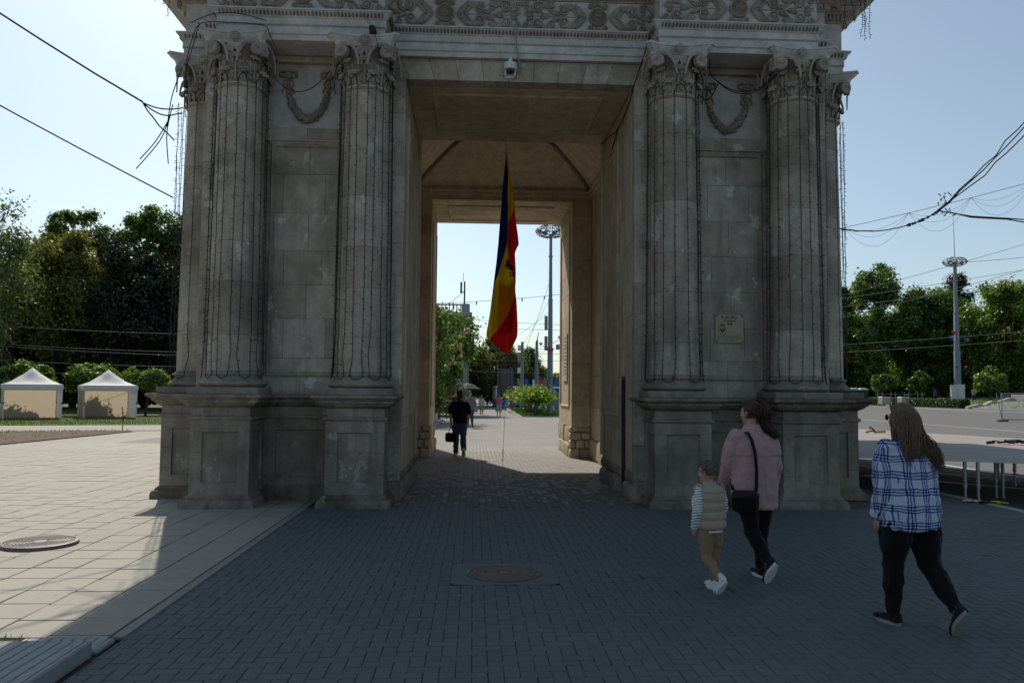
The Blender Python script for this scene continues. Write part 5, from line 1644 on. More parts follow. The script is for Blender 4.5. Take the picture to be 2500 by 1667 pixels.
mast('tall grey lamp mast with round lattice head seen through the arch', (6.75, 66), 18.0, ground_z(6.75, 66), 1.52, False, 0, [(.95, 7.3, 'b', .5), (-.95, 6.7, 'b', .4), (.05, 6.0, 'r', .6), (.0, 3.4, 'b', .35)], [(-.42, 0, 8.2, 9.6, .3), (-.42, 0, 6.2, 7.6, .3), (.65, 0, .35, 2.2, .4), (.75, 0, 6.3, 6.8, .35), (-.42, 0, 2.7, 3.4, .28)], .27)
# portable toilets
GRN = mat('toilet_green', (.012,.05,.042), .5)
TROOF = mat('toilet_roof', (.45,.5,.5), .5)
for i, lab in enumerate(('dark green portable toilet nearest the lamp mast', 'dark green portable toilet partly hidden by the pedestal cap', 'dark green portable toilet third from the lamp mast')):
    t = thing('portable_toilet', lab, 'portable toilet', (54.9-i*1.35, 100-i*.0, .02), 0, 'portable toilets on the far pavement')
    MB().cbox(-.6,.6,-.6,.6,0,2.15,.03).build('cabin', GRN, t)
    b = MB(); b.loft([[(sx*w_, sy*w_, z) for sx, sy in ((-1,-1),(1,-1),(1,1),(-1,1))] for w_, z in ((.64,2.15),(.64,2.24),(.5,2.38),(.2,2.45))]); b.build('roof', TROOF, t)
    MB().cbox(-.42,.42,-.625,-.6,.12,2.0,.01).build('door', GRN, t)
    for q in range(3): MB().cbox(-.5+q*.48,-.46+q*.48,-.63,-.6,.1,2.1,.005).build('rib', GRN, t)
# caged water tanks
TANK = mat('tank_plastic', (.62,.58,.44), .5, .06, 3)
for i, (x, y_, lab) in enumerate(((53.9, 92, 'caged white water tank on the left in front of the hedge'), (56.5, 92, 'caged white water tank on the right in front of the hedge'))):
    t = thing('water_tank', lab, 'water tank', (x, y_, .12), R(8), 'caged water tanks')
    MB().cbox(-.58,.58,-.48,.48,.16,1.15,.06).build('tank', TANK, t)
    b = MB(); b.lathe([(.12,1.15),(.12,1.2),(.02,1.21)], 12); b.build('cap', DARK, t)
    b = MB()
    for q in range(7): b.box(-.62+q*.2, -.6+q*.2, -.52, -.5, .12, 1.18)
    for q in range(5):
        b.box(-.62,.62,-.525,-.505,.16+q*.25,.18+q*.25); b.box(.6,.62,-.52,.52,.16+q*.25,.18+q*.25); b.box(-.62,-.6,-.52,.52,.16+q*.25,.18+q*.25)
    b.build('cage', STEEL, t)
    b = MB()
    for q in (-.5, 0, .5): b.box(-.6,.6,q-.06,q+.06,0,.12)
    b.build('pallet', STEEL, t)
# crowd barrier frame around the tanks and stacked barriers
t = thing('crowd_barrier', 'thin steel barrier frame standing around the water tanks', 'barrier', (55.2, 90.5, .02))
for q in range(8):
    b = MB(); b.tube([(-3.2+q*.9, -.4+ (q % 2)*.5, 0), (-3.2+q*.9, -.4+(q % 2)*.5, 1.9)], .028, 6); b.build('post', STEEL, t)
for z in (.1, 1.62):
    b = MB(); b.tube([(-3.2,-.4,z),(3.2,-.4,z)], .03, 6); b.build('rail', STEEL, t)
t = thing('barrier_stack', 'low stack of steel barriers lying on the road before the hedge', 'barrier stack', (57.8-6.4, 84, -.1), R(0))
for q in range(5):
    b = MB(); b.tube([(-.9,0,.1+q*.08),(1.0,0,.1+q*.08),(1.0,1.2,.1+q*.08),(-.9,1.2,.1+q*.08),(-.9,0,.1+q*.08)], .03, 5); b.build('barrier', STEEL, t)
for x in (-.8, .85):
    b = MB(); b.tube([(x,0,0),(x,0,.85)], .05, 6); b.build('upright', STEEL, t)
# mesh fence panel at the right edge
t = thing('mesh_fence_panel', 'grey wire mesh fence panel on concrete feet at the right edge', 'fence panel', (35.4, 41.2, -.11), R(-12))
b = MB(); b.tube([(-.35,0,1.95),(.0,0,0.06)], .024, 6); b.build('prop', STEEL, t)
for x in (0, 1.75, 3.5):
    b = MB(); b.tube([(x,0,.05),(x-.03,0,1.95)], .036, 6); b.build('post', STEEL, t)
for z in (.14, 1.93):
    b = MB(); b.tube([(0,0,z),(3.5,0,z)], .034, 6); b.build('rail', STEEL, t)
b = MB()
for q in range(58): b.box(.05+q*.06,.060+q*.06,-.004,.004,.14,1.93)
for q in range(12): b.box(0,3.5,-.003,.003,.2+q*.15,.206+q*.15)
b.build('mesh', STEEL, t)
for x in (0, 3.4): MB().cbox(x-.35,x+.35,-.14,.14,-.005,.13,.03).build('foot', CONC, t)
# dark building among the trees on the right
BLD = thing('park_building', 'shadowed grey building behind the tree trunks on the right', 'building', (78, 150, .3))
WALLG = mat('grey_render', (.2,.19,.17), .9, .12, 1)
MB().box(-26, 26, 0, 12, 0, 8.5).build('wall', WALLG, BLD)
MB().cbox(-26.4, 26.4, -.4, 12.4, 8.5, 9.1, .05).build('cornice', WALLG, BLD)
for q in range(12):
    for z in (1.0, 4.8):
        f = MB().box(-24+q*4.1, -22.6+q*4.1, -.06, .02, z, z+2.2).build('window', WHITEP, BLD); MB().box(-23.9+q*4.1, -22.7+q*4.1, -.08, -.06, z+.1, z+2.1).build('pane', GLASS, f)

# ------------------------------------------------------------------ stage
STG = thing('stage_platform', 'low modular stage platform on steel legs right of the arch', 'stage', (7.78, 1.44, -.02))
DECK = mat('deck_plywood', (.30,.265,.245), .7, .1, 2, .1, 30, obv=.05)
ALU = mat('aluminium', (.48,.48,.48), .4, .06, 6, metal=.8)
c4 = [V((-2.5,.98)), V((3.1,-1.36)), V((5.4,2.6)), V((1.5,11.6))]
def sq(u, v_):
    a = c4[0].lerp(c4[1], u); b_ = c4[3].lerp(c4[2], u); return a.lerp(b_, v_)
ZT = .74
NU, NVV = 3, 4
for i in range(NU):
    for j in range(NVV):
        g = .002
        p = [sq(i/NU+g, j/NVV+g), sq((i+1)/NU-g, j/NVV+g), sq((i+1)/NU-g, (j+1)/NVV-g), sq(i/NU+g, (j+1)/NVV-g)]
        b = MB(); b.add([(q.x,q.y,ZT-.02) for q in p]+[(q.x,q.y,ZT) for q in p], [(3,2,1,0),(4,5,6,7)]+[(a, (a+1) % 4, 4+(a+1) % 4, 4+a) for a in range(4)]); b.build('deck_panel', DECK, STG)
for k_ in range(4):
    a, c = c4[k_], c4[(k_+1) % 4]; d = (c-a).normalized(); nn = V((d.y, -d.x))
    b = MB()
    for (o1, o2, za, zb) in ((.0, .03, ZT-.11, ZT+.004), (.03, .042, ZT-.03, ZT+.006), (.03, .04, ZT-.112, ZT-.09)):
        q = [a+nn*o1, c+nn*o1, c+nn*o2, a+nn*o2]
        b.add([(p.x,p.y,za) for p in q]+[(p.x,p.y,zb) for p in q], [(0,1,2,3),(7,6,5,4)]+[((x_+1) % 4, x_, 4+x_, 4+(x_+1) % 4) for x_ in range(4)])
    b.build('edge_rail', ALU, STG)
for i in range(NU+1):
    for j in range(NVV+1):
        for (du, dv) in ((-.022, .015), (.022, .04)):
            u, v_ = i/NU+du, j/NVV+dv
            if not (0 < u < 1 and 0 < v_ < 1): continue
            p = sq(u, v_); zg = -.09 if p.x+7.78 > 7.55 else .02
            b = MB(); b.tube([(p.x,p.y,zg),(p.x,p.y,zg+.3)], .024, 10); b.tube([(p.x,p.y,zg+.3),(p.x,p.y,ZT-.02)], .030, 10); b.tube([(p.x,p.y,zg+.28),(p.x,p.y,zg+.33)], .038, 10); b.tube([(p.x,p.y-.02,zg+.24),(p.x+.05,p.y-.04,zg+.24)], .008, 5); b.tube([(p.x,p.y,zg),(p.x,p.y,zg+.02)], .04, 10); b.build('leg', STEEL, STG, 40)
for (lx, ly) in ((-.10,.10), (.03,-.05), (.98,.90), (1.06,.83), (-1.2,.75), (-1.12,.66)):
    zg = -.09 if lx+7.78 > 7.55 else .02
    b = MB(); b.tube([(lx,ly,zg),(lx,ly,zg+.3)], .024, 10); b.tube([(lx,ly,zg+.3),(lx,ly,ZT-.02)], .030, 10); b.tube([(lx,ly,zg+.28),(lx,ly,zg+.33)], .038, 10); b.tube([(lx,ly,zg),(lx,ly,zg+.02)], .04, 10); b.build('leg', STEEL, STG, 40)
# things left on the stage and the pavement
t = thing('clamp', 'small yellow and brown clamp lying on the stage', 'clamp', (9.7, 8.6, .722), R(20))
b = MB(); b.tube([(-.25,0,.02),(-.05,0,.05),(.06,.0,.03)], .022, 6); b.tube([(-.12,.02,.16),(-.02,0,.10),(.06,0,.03)], .022, 6); b.build('jaw', mat('brown_plastic', (.2,.11,.04), .6), t, True)
b = MB(); b.cbox(.05,.42,-.03,.03,.0,.05,.012); b.build('handle', YELLOW, t)
t = thing('cable_coil', 'untidy black cable lying on the right end of the stage', 'cable', (10.4, 4.2, .722))
q_ = random.Random(4)
for k_ in range(4):
    b = MB(); pts = [(-.35+.1*i+q_.uniform(-.03,.03), q_.uniform(-.12,.12), .03+q_.uniform(0,.07)) for i in range(14)]; b.tube(pts, .016, 6); b.build('cable_loop', CABLE, t, True)
b = MB(); b.cbox(-.12,-.02,-.05,.02,.02,.06,.01); b.build('blue_plug', BLUE, t); b = MB(); b.tube([(-.4,0,.05),(-.55,.03,.03)], .03, 8); b.build('connector', BLACKP, t)
t = thing('paper_sheet', 'crumpled white sheet with a red print on the pavers by the kerb', 'paper', (7.42, .95, .006), R(15))
b = MB(); b.grid([[(-.16+.32*i/6, -.1+.2*j/4, .012*math.sin(i*1.7+j*2.1)+.014) for i in range(7)] for j in range(5)]); b.build('sheet', WHITEP, t, True)
b = MB(); b.grid([[(0+.03*i, -.02+.02*j, .030+.002*i*(3-i)) for i in range(4)] for j in range(3)]); b.build('red_print', RED, t)
t = thing('work_gloves', 'black and lime green work gloves on the pavers by the kerb', 'gloves', (7.60, .72, .004), R(-8))
LIME = mat('lime', (.25,.5,.03), .7)
for (dx, m_) in ((-.12, BLACKP), (.05, LIME)):
    b = MB(); b.ball((dx, 0, .025), (.10, .055, .024), 10, 6)
    for q in range(4): b.tube([(dx+.07, -.04+q*.026, .022), (dx+.13, -.05+q*.032, .024), (dx+.17, -.055+q*.036, .015)], [.013, .013, .009], 6)
    b.build('glove', m_, t, True)

# ------------------------------------------------------------------ the street seen through the arch
def bx_thing(): pass
# building on the left with balustrade and aerial
SB = thing('corner_building', 'pale grey corner building with roof balustrade at the left of the passage', 'building', (-11.6, 104, -.8))
CRM = mat('grey_facade', (.34,.34,.34), .9, .08, 1.5, .1, 10)
MB().box(-10, 10, 0, 14, 0, 13.2).build('wall', CRM, SB)
MB().cbox(-10.5, 10.55, -.55, 14.5, 13.2, 13.75, .05).build('cornice', CRM, SB)
MB().cbox(9.0, 10.2, -.2, 1.0, 13.75, 15.0, .03).build('parapet_pier', CRM, SB)
MB().cbox(-10, 9.0, -.1, .2, 14.75, 14.95, .02).build('balustrade_rail', CRM, SB)
for q in range(34): MB().cbox(8.8-q*.55, 8.95-q*.55, -.05, .12, 13.75, 14.75, .02).build('baluster', CRM, SB)
for r_ in range(4):
    for q in range(5):
        f = MB().cbox(7.2-q*3.6-.75, 7.2-q*3.6+.75, -.08, .02, 1.0+r_*3.0, 3.0+r_*3.0, .01).build('window', CRM, SB)
        MB().box(7.2-q*3.6-.62, 7.2-q*3.6+.62, -.1, -.08, 1.12+r_*3.0, 2.9+r_*3.0).build('pane', GLASS, f)
for r_ in range(4):
    for q in range(3): MB().box(10.0, 10.04, 2+q*4, 3.4+q*4, 1.0+r_*3.0, 2.9+r_*3.0).build('side_pane', GLASS, SB)
b = MB(); b.tube([(10.35,-.2,13.6),(10.5,-.2,13.0),(10.1,-.15,12.4),(10.1,-.15,.2)], .07, 6); b.build('downpipe', GREY_MET, SB)
b = MB(); b.tube([(9.4,.3,14.9),(9.4,.3,18.3)], .13, 6); b.tube([(8.9,.3,16.6),(8.9,.3,18.2)], .16, 6); b.tube([(9.4,.3,16.6),(8.9,.3,16.9)], .04, 4); b.tube([(9.4,.3,16.9),(7.2,.3,15.0)], .03, 4); b.tube([(9.2,.3,18.3),(9.2,.3,19.6)], .03, 4); b.build('aerial', DARK, SB)
# lower storey block nearer: pilaster and white plinth
LB = thing('street_building', 'pale building with a square column just behind the blossoming chestnut', 'building', (-4.4, 72, -.65))
MB().box(-8, 1.2, 0, 12, 0, 6.5).build('wall', mat('white_render', (.5,.51,.53), .8, .06, 2), LB)
MB().cbox(1.2, 2.2, -.6, .4, 0, 7.2, .03).build('corner_column', mat('column_render', (.42,.40,.37), .9), LB)
MB().cbox(-8.1, 1.3, -.12, 12, 3.2, 3.5, .02).build('string_course', CRM, LB)
for q in range(3): MB().box(-1.2-q*2.4, -.1-q*2.4, -.05, .02, 4.0, 5.8).build('window', GLASS, LB)
# billboard
BB = thing('billboard', 'dark advertising screen on a purple frame beside the plane tree', 'billboard', (3.15, 86, ground_z(3, 86)), R(6))
PUR = mat('purple_frame', (.10,.075,.18), .5)
MB().cbox(-.95,.85,-.1,.1,2.55,5.15,.03).build('frame', PUR, BB); MB().box(-.88,.74,-.125,-.1,2.65,5.0).build('screen', GLASS, BB)
for q in range(4): MB().box(-.56+q*.4,-.55+q*.4,-.13,-.124,2.65,5.0).build('screen_seam', DARK, BB)
MB().cbox(.62,.95,-.18,.18,-.2,5.3,.02).build('post', PUR, BB); MB().cbox(.1,.35,-.1,.1,-.2,2.6,.02).build('stand', GREY_MET, BB)
# street poles
def pole(label, x, y, h, r, boxes=0, top=False):
    t = thing('street_pole', label, 'street pole', (x, y, ground_z(x, y)), 0, 'grey street poles beyond the arch')
    b = MB(); b.tube([(0,0,-.1),(0,0,h*.3),(0,0,h)], [r*1.15, r, r*.65], 12); b.build('shaft', GREY_MET, t, 40)
    b = MB(); b.lathe([(r*1.5,-.05),(r*1.5,.35),(r*1.2,.4)], 12); b.build('sleeve', GREY_MET, t, 40)
    for q in range(boxes):
        b = MB(); b.cbox(-r*2.2, -r*.6, -.16, .12, 1.8+q*1.35, 2.5+q*1.35, .02); b.build('switch_box', GREY_MET if q % 2 else WHITEP, t)
    if top:
        b = MB(); b.tube([(0,0,h),(.05,0,h+.35),(.2,0,h+1.1)], [r*.7, .05, .03], 6); b.build('bracket', DARK, t)
    return t
pole('grey pole carrying small boxes beside the dark screen', 5.1, 84, 8.3, .25, 5)
pole('tapered grey pole rising behind the vine planting', 5.9, 72, 7.4, .22, 0, True)
# planted bed with vines on stakes
VB = thing('planting_bed', 'kerbed grass bed with staked vines beside the lamp mast', 'planting bed', (5.4, 66, ground_z(5.4, 66)))
b = MB(); b.prism([(-2.3,.0),(2.05,.0),(2.05,.17),(-2.3,.17)], -13.5, 14); b.build('kerb', KERB, VB)
b = MB(); b.box(-2.15,1.9,-13.3,13.8,.1,.19); b.build('turf', GRASSG, VB)
gg = np.random.default_rng(81)
for q in range(9):
    x, y_ = -.9+.3*(q % 3), -10+q*2.5
    b = MB(); b.tube([(x,y_,.15),(x+.03,y_,1.5)], .03, 6); b.build('stake', BARK, VB)
    nn = 1100
    P = np.stack([x+gg.normal(0, .75, nn), y_+gg.normal(0, .7, nn), 1.75+gg.normal(0, .3, nn)], 1)
    ob('vine', leaf_mesh('vine', P, gg.normal(0, 1, (nn, 3))+np.array([0, 0, .6]), .17, 82+q), LEAF_D, VB)
nn = 3500
P = np.stack([gg.uniform(-2.1, 1.9, nn), gg.uniform(-13.2, 13.7, nn), .19+np.abs(gg.normal(0, .04, nn))], 1)
e = ob('turf_grass', leaf_mesh('turf_grass', P, gg.normal(0, 1, (nn, 3)), .12, 95), GRASS, VB)
# bins, planters, white railing and low wall on the left
t = thing('low_wall', 'pale low wall with a row of white railings left of the walking figures', 'wall', (-4.3, 31.5, ground_z(-4, 31)))
MB().cbox(-6, 1.0, 0, .35, -.1, .75, .02).build('wall', KERB, t)
for q in range(9):
    b = MB(); b.tube([(1.25, .4+q*1.1, -.1), (1.25, .4+q*1.1, .95), (1.0, .55+q*1.1, 1.05)], .045, 6); b.build('rail_post', WHITEP, t)
b = MB(); b.box(.6, 1.6, -2, 10, -.1, .02); b.build('paving_edge', KERB, t)
for q, lab in enumerate(('first dark planter bowl on the low wall by the jamb', 'second dark planter bowl behind the first on the low wall', 'third dark planter bowl furthest down the low wall')):
    t = thing('planter_bowl', lab, 'planter', (-3.7+q*.28, 33+q*4.0, ground_z(-4, 33+q*4)), 0, 'dark planter bowls')
    b = MB(); b.lathe([(.3,0),(.25,.2),(.2,.7),(.5,.95),(.95,1.15),(1.0,1.3),(.9,1.3),(.5,1.2)], 20); b.build('bowl', DARK, t, 40)
    nn = 300; P = np.stack([gg.normal(0, .35, nn), gg.normal(0, .35, nn), 1.3+np.abs(gg.normal(0, .12, nn))], 1); ob('plants', leaf_mesh('plants', P, gg.normal(0, 1, (nn, 3)), .1, 99+q), LEAF_A, t)
# shrub with red flowers
t = thing('flowering_shrub', 'shrub with red blossoms beside the pale building', 'shrub', (-2.4, 52, ground_z(-2, 52)))
nn = 1500; P = np.stack([gg.normal(0, .55, nn), gg.normal(0, .5, nn), 1.0+gg.normal(0, .55, nn)], 1); ob('foliage', leaf_mesh('foliage', P, gg.normal(0, 1, (nn, 3)), .14, 120), LEAF_A, t)
nn = 260; P = np.stack([gg.normal(.1, .5, nn), gg.normal(-.2, .5, nn), 1.5+gg.normal(0, .5, nn)], 1); ob('flowers', leaf_mesh('flowers', P, gg.normal(0, 1, (nn, 3)), .10, 121), leaf_mat('red_petals', (.35,.04,.03), .3), t)
b = MB(); b.tube([(0,0,-.1),(0,0,1.2)], .05, 6); b.build('stem', BARK, t)
# parasol of the kiosk far down the street
t = thing('parasol', 'dark green parasol far down the street', 'parasol', (-1.6, 92, ground_z(-1, 92)))
b = MB(); b.lathe([(1.9,2.5),(1.85,2.62),(1.0,3.1),(.05,3.4)], 8); b.build('canopy', mat('dark_green_canvas', (.015,.05,.03), .8), t)
b = MB(); b.tube([(0,0,-.1),(0,0,3.3)], .05, 8); b.build('pole', STEEL, t)
# traffic light and bunting
t = thing('traffic_light', 'traffic light hanging over the crossing far beyond the flag', 'traffic light', (9.2, 110, ground_z(9, 110)))
b = MB(); b.tube([(0,0,-.1),(0,0,6.4)], .1, 8); b.build('post', GREY_MET, t)
MB().cbox(-.22,.22,-.2,.2,4.9,6.2,.04).build('housing', BLACKP, t)
for q, m_ in enumerate((RED, YELLOW, mat('signal_green', (.05,.4,.2), .4))):
    b = MB(); b.ball((0,-.2,5.95-q*.4), (.13,.04,.13), 10, 6); b.build('lens', m_, t, True)
t = thing('bunting', 'string of small coloured flags across the street behind the vines', 'bunting', (2.6, 88, 3.2))
b = MB(); b.tube(catenary((-.2,0,0), (9.5,0,.1), .15), .025, 4); b.build('line', WIRE, t)
for q in range(9):
    b = MB(); b.grid([[(1.2+q*.95+.46*i/3, .04*math.sin(i+q), -.16-.72*j/3) for i in range(4)] for j in range(4)]); b.build('pennant', (BLUE, YELLOW, RED, WHITEP, BLUE, DARK)[(q*5) % 6], t)
# vehicles
def wheel(t, x, y, r, w_):
    b = MB(); b.lathe([(r*.6,-w_/2),(r*.95,-w_/2),(r,-w_*.3),(r,w_*.3),(r*.95,w_/2),(r*.6,w_/2)], 20); b.xf(M.Translation((x,y,r)) @ M.Rotation(R(90), 4, 'X')); o = b.build('wheel', BLACKP, t, 40)
    b = MB(); b.lathe([(r*.6,-w_*.42),(r*.55,-w_*.5),(r*.15,-w_*.46),(.02,-w_*.48)], 16); b.xf(M.Translation((x,y,r)) @ M.Rotation(R(90), 4, 'X')); b.build('rim', STEEL, o, 40)
def car(label, loc, rz, paint, suv=False, stripe=None, group='cars parked and driving beyond the arch'):
    t = thing('car', label, 'car', (loc[0], loc[1], ground_z(*loc)-.1), rz, group)
    L, W_ = 2.15, .86; k = 1.18 if suv else 1.0
    def ring(x, zb, zt, wb, wt): return [(x,-wb,zb),(x,-wb*1.02,(zb+zt)/2),(x,-wt,zt),(x,wt,zt),(x,wb*1.02,(zb+zt)/2),(x,wb,zb)]
    b = MB(); b.loft([ring(-L,.42,.70*k,.70,.62),ring(-L+.12,.28,.84*k,.82,.74),ring(-1.3,.22,.88*k,W_,.80),ring(-.7,.22,.92*k,W_,.82),ring(.9,.22,.95*k,W_,.82),ring(1.75,.25,.93*k,W_,.78),ring(L-.06,.3,.82*k,.80,.72),ring(L,.42,.70*k,.7,.62)]); b.build('body', paint, t, 35)
    b = MB(); b.loft([ring(-.95,.86*k,.90*k,.80,.78),ring(-.25,.9*k,1.40*k,.80,.62),ring(.1,.9*k,1.46*k,.80,.63),ring(1.0,.9*k,1.44*k,.80,.62),ring(1.7 if suv else 1.45,.9*k,1.25*k if suv else 1.1*k,.79,.64),ring(1.85,.9*k,.93*k,.76,.7)]); b.build('cabin_glass', GLASS, t, 35)
    b = MB(); b.loft([ring(-.22,1.39*k,1.43*k,.6,.58),ring(.1,1.45*k,1.49*k,.62,.6),ring(1.0,1.43*k,1.47*k,.61,.59),ring(1.5,1.28*k,1.34*k,.6,.58)]); b.build('roof', paint, t, 35)
    for x in (-.22, .45, 1.1):
        for s in (-1, 1):
            b = MB(); b.tube([(x-.1,s*.82,.9*k),(x+.05,s*.64,1.43*k)], .035, 5); b.build('pillar', paint, t)
    for x in (-1.32, 1.32):
        for s in (-1, 1): wheel(t, x, s*.78, .33*(1.1 if suv else 1), .2)
    for s in (-1, 1):
        b = MB(); b.ball((-L+.08, s*.6, .68*k), (.09,.16,.08), 8, 6); b.build('headlight', WHITEP, t, True)
        b = MB(); b.ball((L-.05, s*.62, .76*k), (.07,.14,.09), 8, 6); b.build('tail_light', RED, t, True)
        b = MB(); b.ball((-.65, s*.95, .98*k), (.06,.09,.07), 8, 6); b.build('mirror', paint, t, True)
    if stripe:
        for s in (-1, 1): MB().box(-1.8,1.8,s*.885-.012,s*.885+.012,.62*k,.80*k).build('stripe', stripe, t)
        MB().cbox(-.1,.25,-.5,.5,1.49*k,1.6*k,.03).build('light_bar', BLUE, t)
    return t
WPAINT = mat('car_white', (.7,.7,.7), .25, .02, 3, coat=.5); KPAINT = mat('car_black', (.02,.022,.028), .25, .02, 3, coat=.5); BPAINT = mat('car_navy', (.03,.05,.10), .25, .02, 3, coat=.5); SPAINT = mat('car_silver', (.42,.45,.48), .3, .02, 3, metal=.3, coat=.5)
car('white police car with yellow stripe right of the lamp mast', (10.8, 88), R(20), WPAINT, True, mat('hi_vis', (.5,.6,.05), .5))
car('second white police car partly hidden by the lamp mast', (8.5, 82), R(12), WPAINT, True, mat('hi_vis2', (.45,.6,.08), .5))
car('dark car parked behind the vine stakes', (7.9, 90), R(15), KPAINT)
car('navy car between the two street poles', (6.2, 92), R(15), BPAINT, True)
car('silver car in front of the trolleybus', (4.9, 96), R(70), SPAINT)
car('white car parked at the left behind the woman in beige trousers', (-1.4, 76), R(80), WPAINT)
TB = thing('trolleybus', 'blue and white trolleybus behind the vine planting', 'trolleybus', (8.2, 104, ground_z(8, 104)-.1), R(8))
MB().cbox(-6,6,-1.25,1.25,.35,1.3,.1).build('lower_body', BLUE, TB)
MB().cbox(-6,6,-1.24,1.24,1.3,2.75,.06).build('window_band', GLASS, TB)
MB().cbox(-6,6,-1.25,1.25,2.75,3.15,.12).build('roof', WPAINT, TB)
MB().cbox(-6.02,6.02,-1.265,1.265,2.7,2.9,.02).build('roof_band', BLUE, TB)
for q in range(8): MB().cbox(-6+q*1.7,-5.85+q*1.7,-1.26,1.26,1.3,2.75,.01).build('window_pillar', WPAINT, TB)
for x in (-3.6, 3.4):
    for s in (-1, 1): wheel(TB, x, s*1.1, .48, .3)
for s in (-1, 1):
    b = MB(); b.ball((-6.0, s*.85, .75), (.06,.2,.14), 8, 6); b.build('headlight', WHITEP, TB, True)
    b = MB(); b.tube([(1,s*.4,3.2),(5.6,s*.5,5.4)], .04, 5); b.build('trolley_arm', DARK, TB)
# far buildings down the street close the view
for (x, y_, w_, h_, lab) in ((32, 190, 14, 9, 'far roofs behind the bare tree at the right of the rear opening'), (-16, 170, 16, 12, 'far building at the end of the street on the left'), (6, 260, 26, 7, 'far low building closing the street')):
    t = thing('far_building', lab, 'building', (x, y_, -.8))
    MB().box(-w_/2,w_/2,0,8,0,h_).build('wall', CRM, t); MB().cbox(-w_/2-.3,w_/2+.3,-.3,8.3,h_,h_+.5,.05).build('roof', mat('roof_dark', (.12,.1,.09), .9), t)
    for q in range(int(w_/3)):
        for z in range(int(h_/3.2)): MB().box(-w_/2+1+q*3,-w_/2+2.2+q*3,-.05,.02,1+z*3.1,2.8+z*3.1).build('window', GLASS, t)

# ------------------------------------------------------------------ overhead wires
cable('overhead_cable', 'upper thick black cable running from the upper left to the arch', [wob((-17,-8,13.9), (-5.95,.75,6.2), .55, .006, 20)], .014)
cable('overhead_cable', 'lower thick black cable running from the left edge to the arch', [wob((-17,-8,11.35), (-5.6,1.2,4.8), .3, .004, 20)], .011)
cable('overhead_cable', 'bundled black cable joining the upper left line to the side capital', [wob((-5.95,.75,6.2), (-5.5,1.2,6.28), .06, .01, 6), wob((-5.95,.75,6.18), (-5.5,1.2,6.2), .1, .01, 6), wob((-5.95,.75,6.2), (-5.62,1.2,5.75), .05, .01, 6)], .011)
# junction of cables above the right
JP = (10.6, 7.0, 6.2)
cable('overhead_cable', 'heavy knotted black cable climbing to the upper right', [wob(JP, (14.6,5.0,11.5), .35, .03, 18), wob(JP, (14.7,5.1,11.6), .5, .05, 18), wob(JP, (14.5,4.9,11.4), .2, .04, 18)], .016)
cable('overhead_cable', 'heavy black cable running from the knot to the right edge', [wob(JP, (16.5,5.5,6.1), .25, .02, 16), wob(JP, (16.5,5.6,6.2), .35, .03, 16)], .015)
cable('overhead_cable', 'black cable with clamps from the knot to the right side column', [wob((5.5,1.7,4.62), JP, .22, .008, 22)], .013)
q_ = random.Random(8)
b = MB()
for k_ in range(26):
    f = q_.uniform(.62, 1.0); p = V((5.5,1.7,4.62)).lerp(V(JP), f) - V((0,0,.22*4*f*(1-f)))
    b.ball(p-V(JP), (q_.uniform(.02,.06), .03, q_.uniform(.02,.045)), 6, 4)
for k_ in range(20):
    p = V((q_.uniform(-.1,.4), q_.uniform(-.1,.05), q_.uniform(-.1,.45))); b.tube([p, p+V((q_.uniform(-.1,.1), 0, q_.uniform(-.1,.1)))], .014, 4)
tag(b.build('cable_knot', CABLE, None, False, JP), 'lumpy black tangle where three overhead cables meet', 'cable knot')
def garland(label, a, c, drops, sag, r=.012):
    t = thing('light_garland', label, 'light garland', a)
    A = V(a); C_ = V(c); base = catenary(A, C_, .3, drops)
    b = MB(); b.tube([p-A for p in base], r, 5); b.build('carrier_wire', WIRE, t)
    for i in range(drops):
        for s_ in (1, .62, .35):
            bb = MB(); bb.tube([p-A for p in catenary(base[i], base[i+1], sag*s_, 12)], r*.5, 4); bb.build('swag', WIRE, t)
garland('swagged light garland crossing the sky right of the arch', (12.5, 22, 8.3), (34, 24, 14.4), 7, 1.15)
for (lab, a, c, sg) in (('upper thin trolley wire before the right trees', (20,40,7.2), (62,48,20.0), .4), ('second thin trolley wire before the right trees', (20,40,5.8), (62,48,17.6), .4), ('pale trolley wire crossing the middle of the right trees', (18,42,7.2), (66,52,16.2), .3), ('pale trolley wire just below the middle one on the right', (18,42,6.7), (66,52,15.0), .3), ('lower pale wire crossing the tree trunks on the right', (18,42,4.6), (66,52,9.2), .3), ('lowest pale wire crossing the tree trunks on the right', (18,42,4.1), (66,52,8.4), .3)):
    cable('trolley_wire', lab, [catenary(a, c, sg, 12)], .016, mat('wire_pale', (.3,.3,.28), .5), 'wire', 5)
cable('trolley_wire', 'thin line from the lamp mast head to the right edge', [catenary((66.4,95,20.0), (100,90,27), 1.5, 12)], .03, WIRE, 'wire', 4)
for (lab, za, zb, y_) in (('highest thin wire in front of the left conifers', 6.0, 5.6, 44), ('second thin wire in front of the left conifers', 4.75, 4.3, 44), ('third thin wire in front of the left conifers', 4.65, 4.0, 44), ('fourth thin wire in front of the left conifers', 3.6, 3.3, 44), ('lowest thin wire just above the tents', 2.75, 2.8, 43)):
    cable('trolley_wire', lab, [catenary((-40,y_,za+.3), (-14,y_+3,zb), .35, 12)], .013, mat('wire_dull', (.2,.2,.2), .5), 'wire', 5)
LL = cable('light_line', 'festive light line sloping across the rear opening behind the flag', [wob((-6,40,7.2), (9.5,44,9.1), .25, .01, 20)], .014, CABLE, 'light line', 5)
for k_ in range(7):
    f = .15+.1*k_; p = V((9.5,44,9.1)).lerp(V((-6,40,7.2)), 1-f)-V((0,0,.25*4*f*(1-f)))-LL.location
    b = MB(); b.tube([p, p-V((0,0,.22))], .045, 6); b.build('lamp', CABLE, LL)
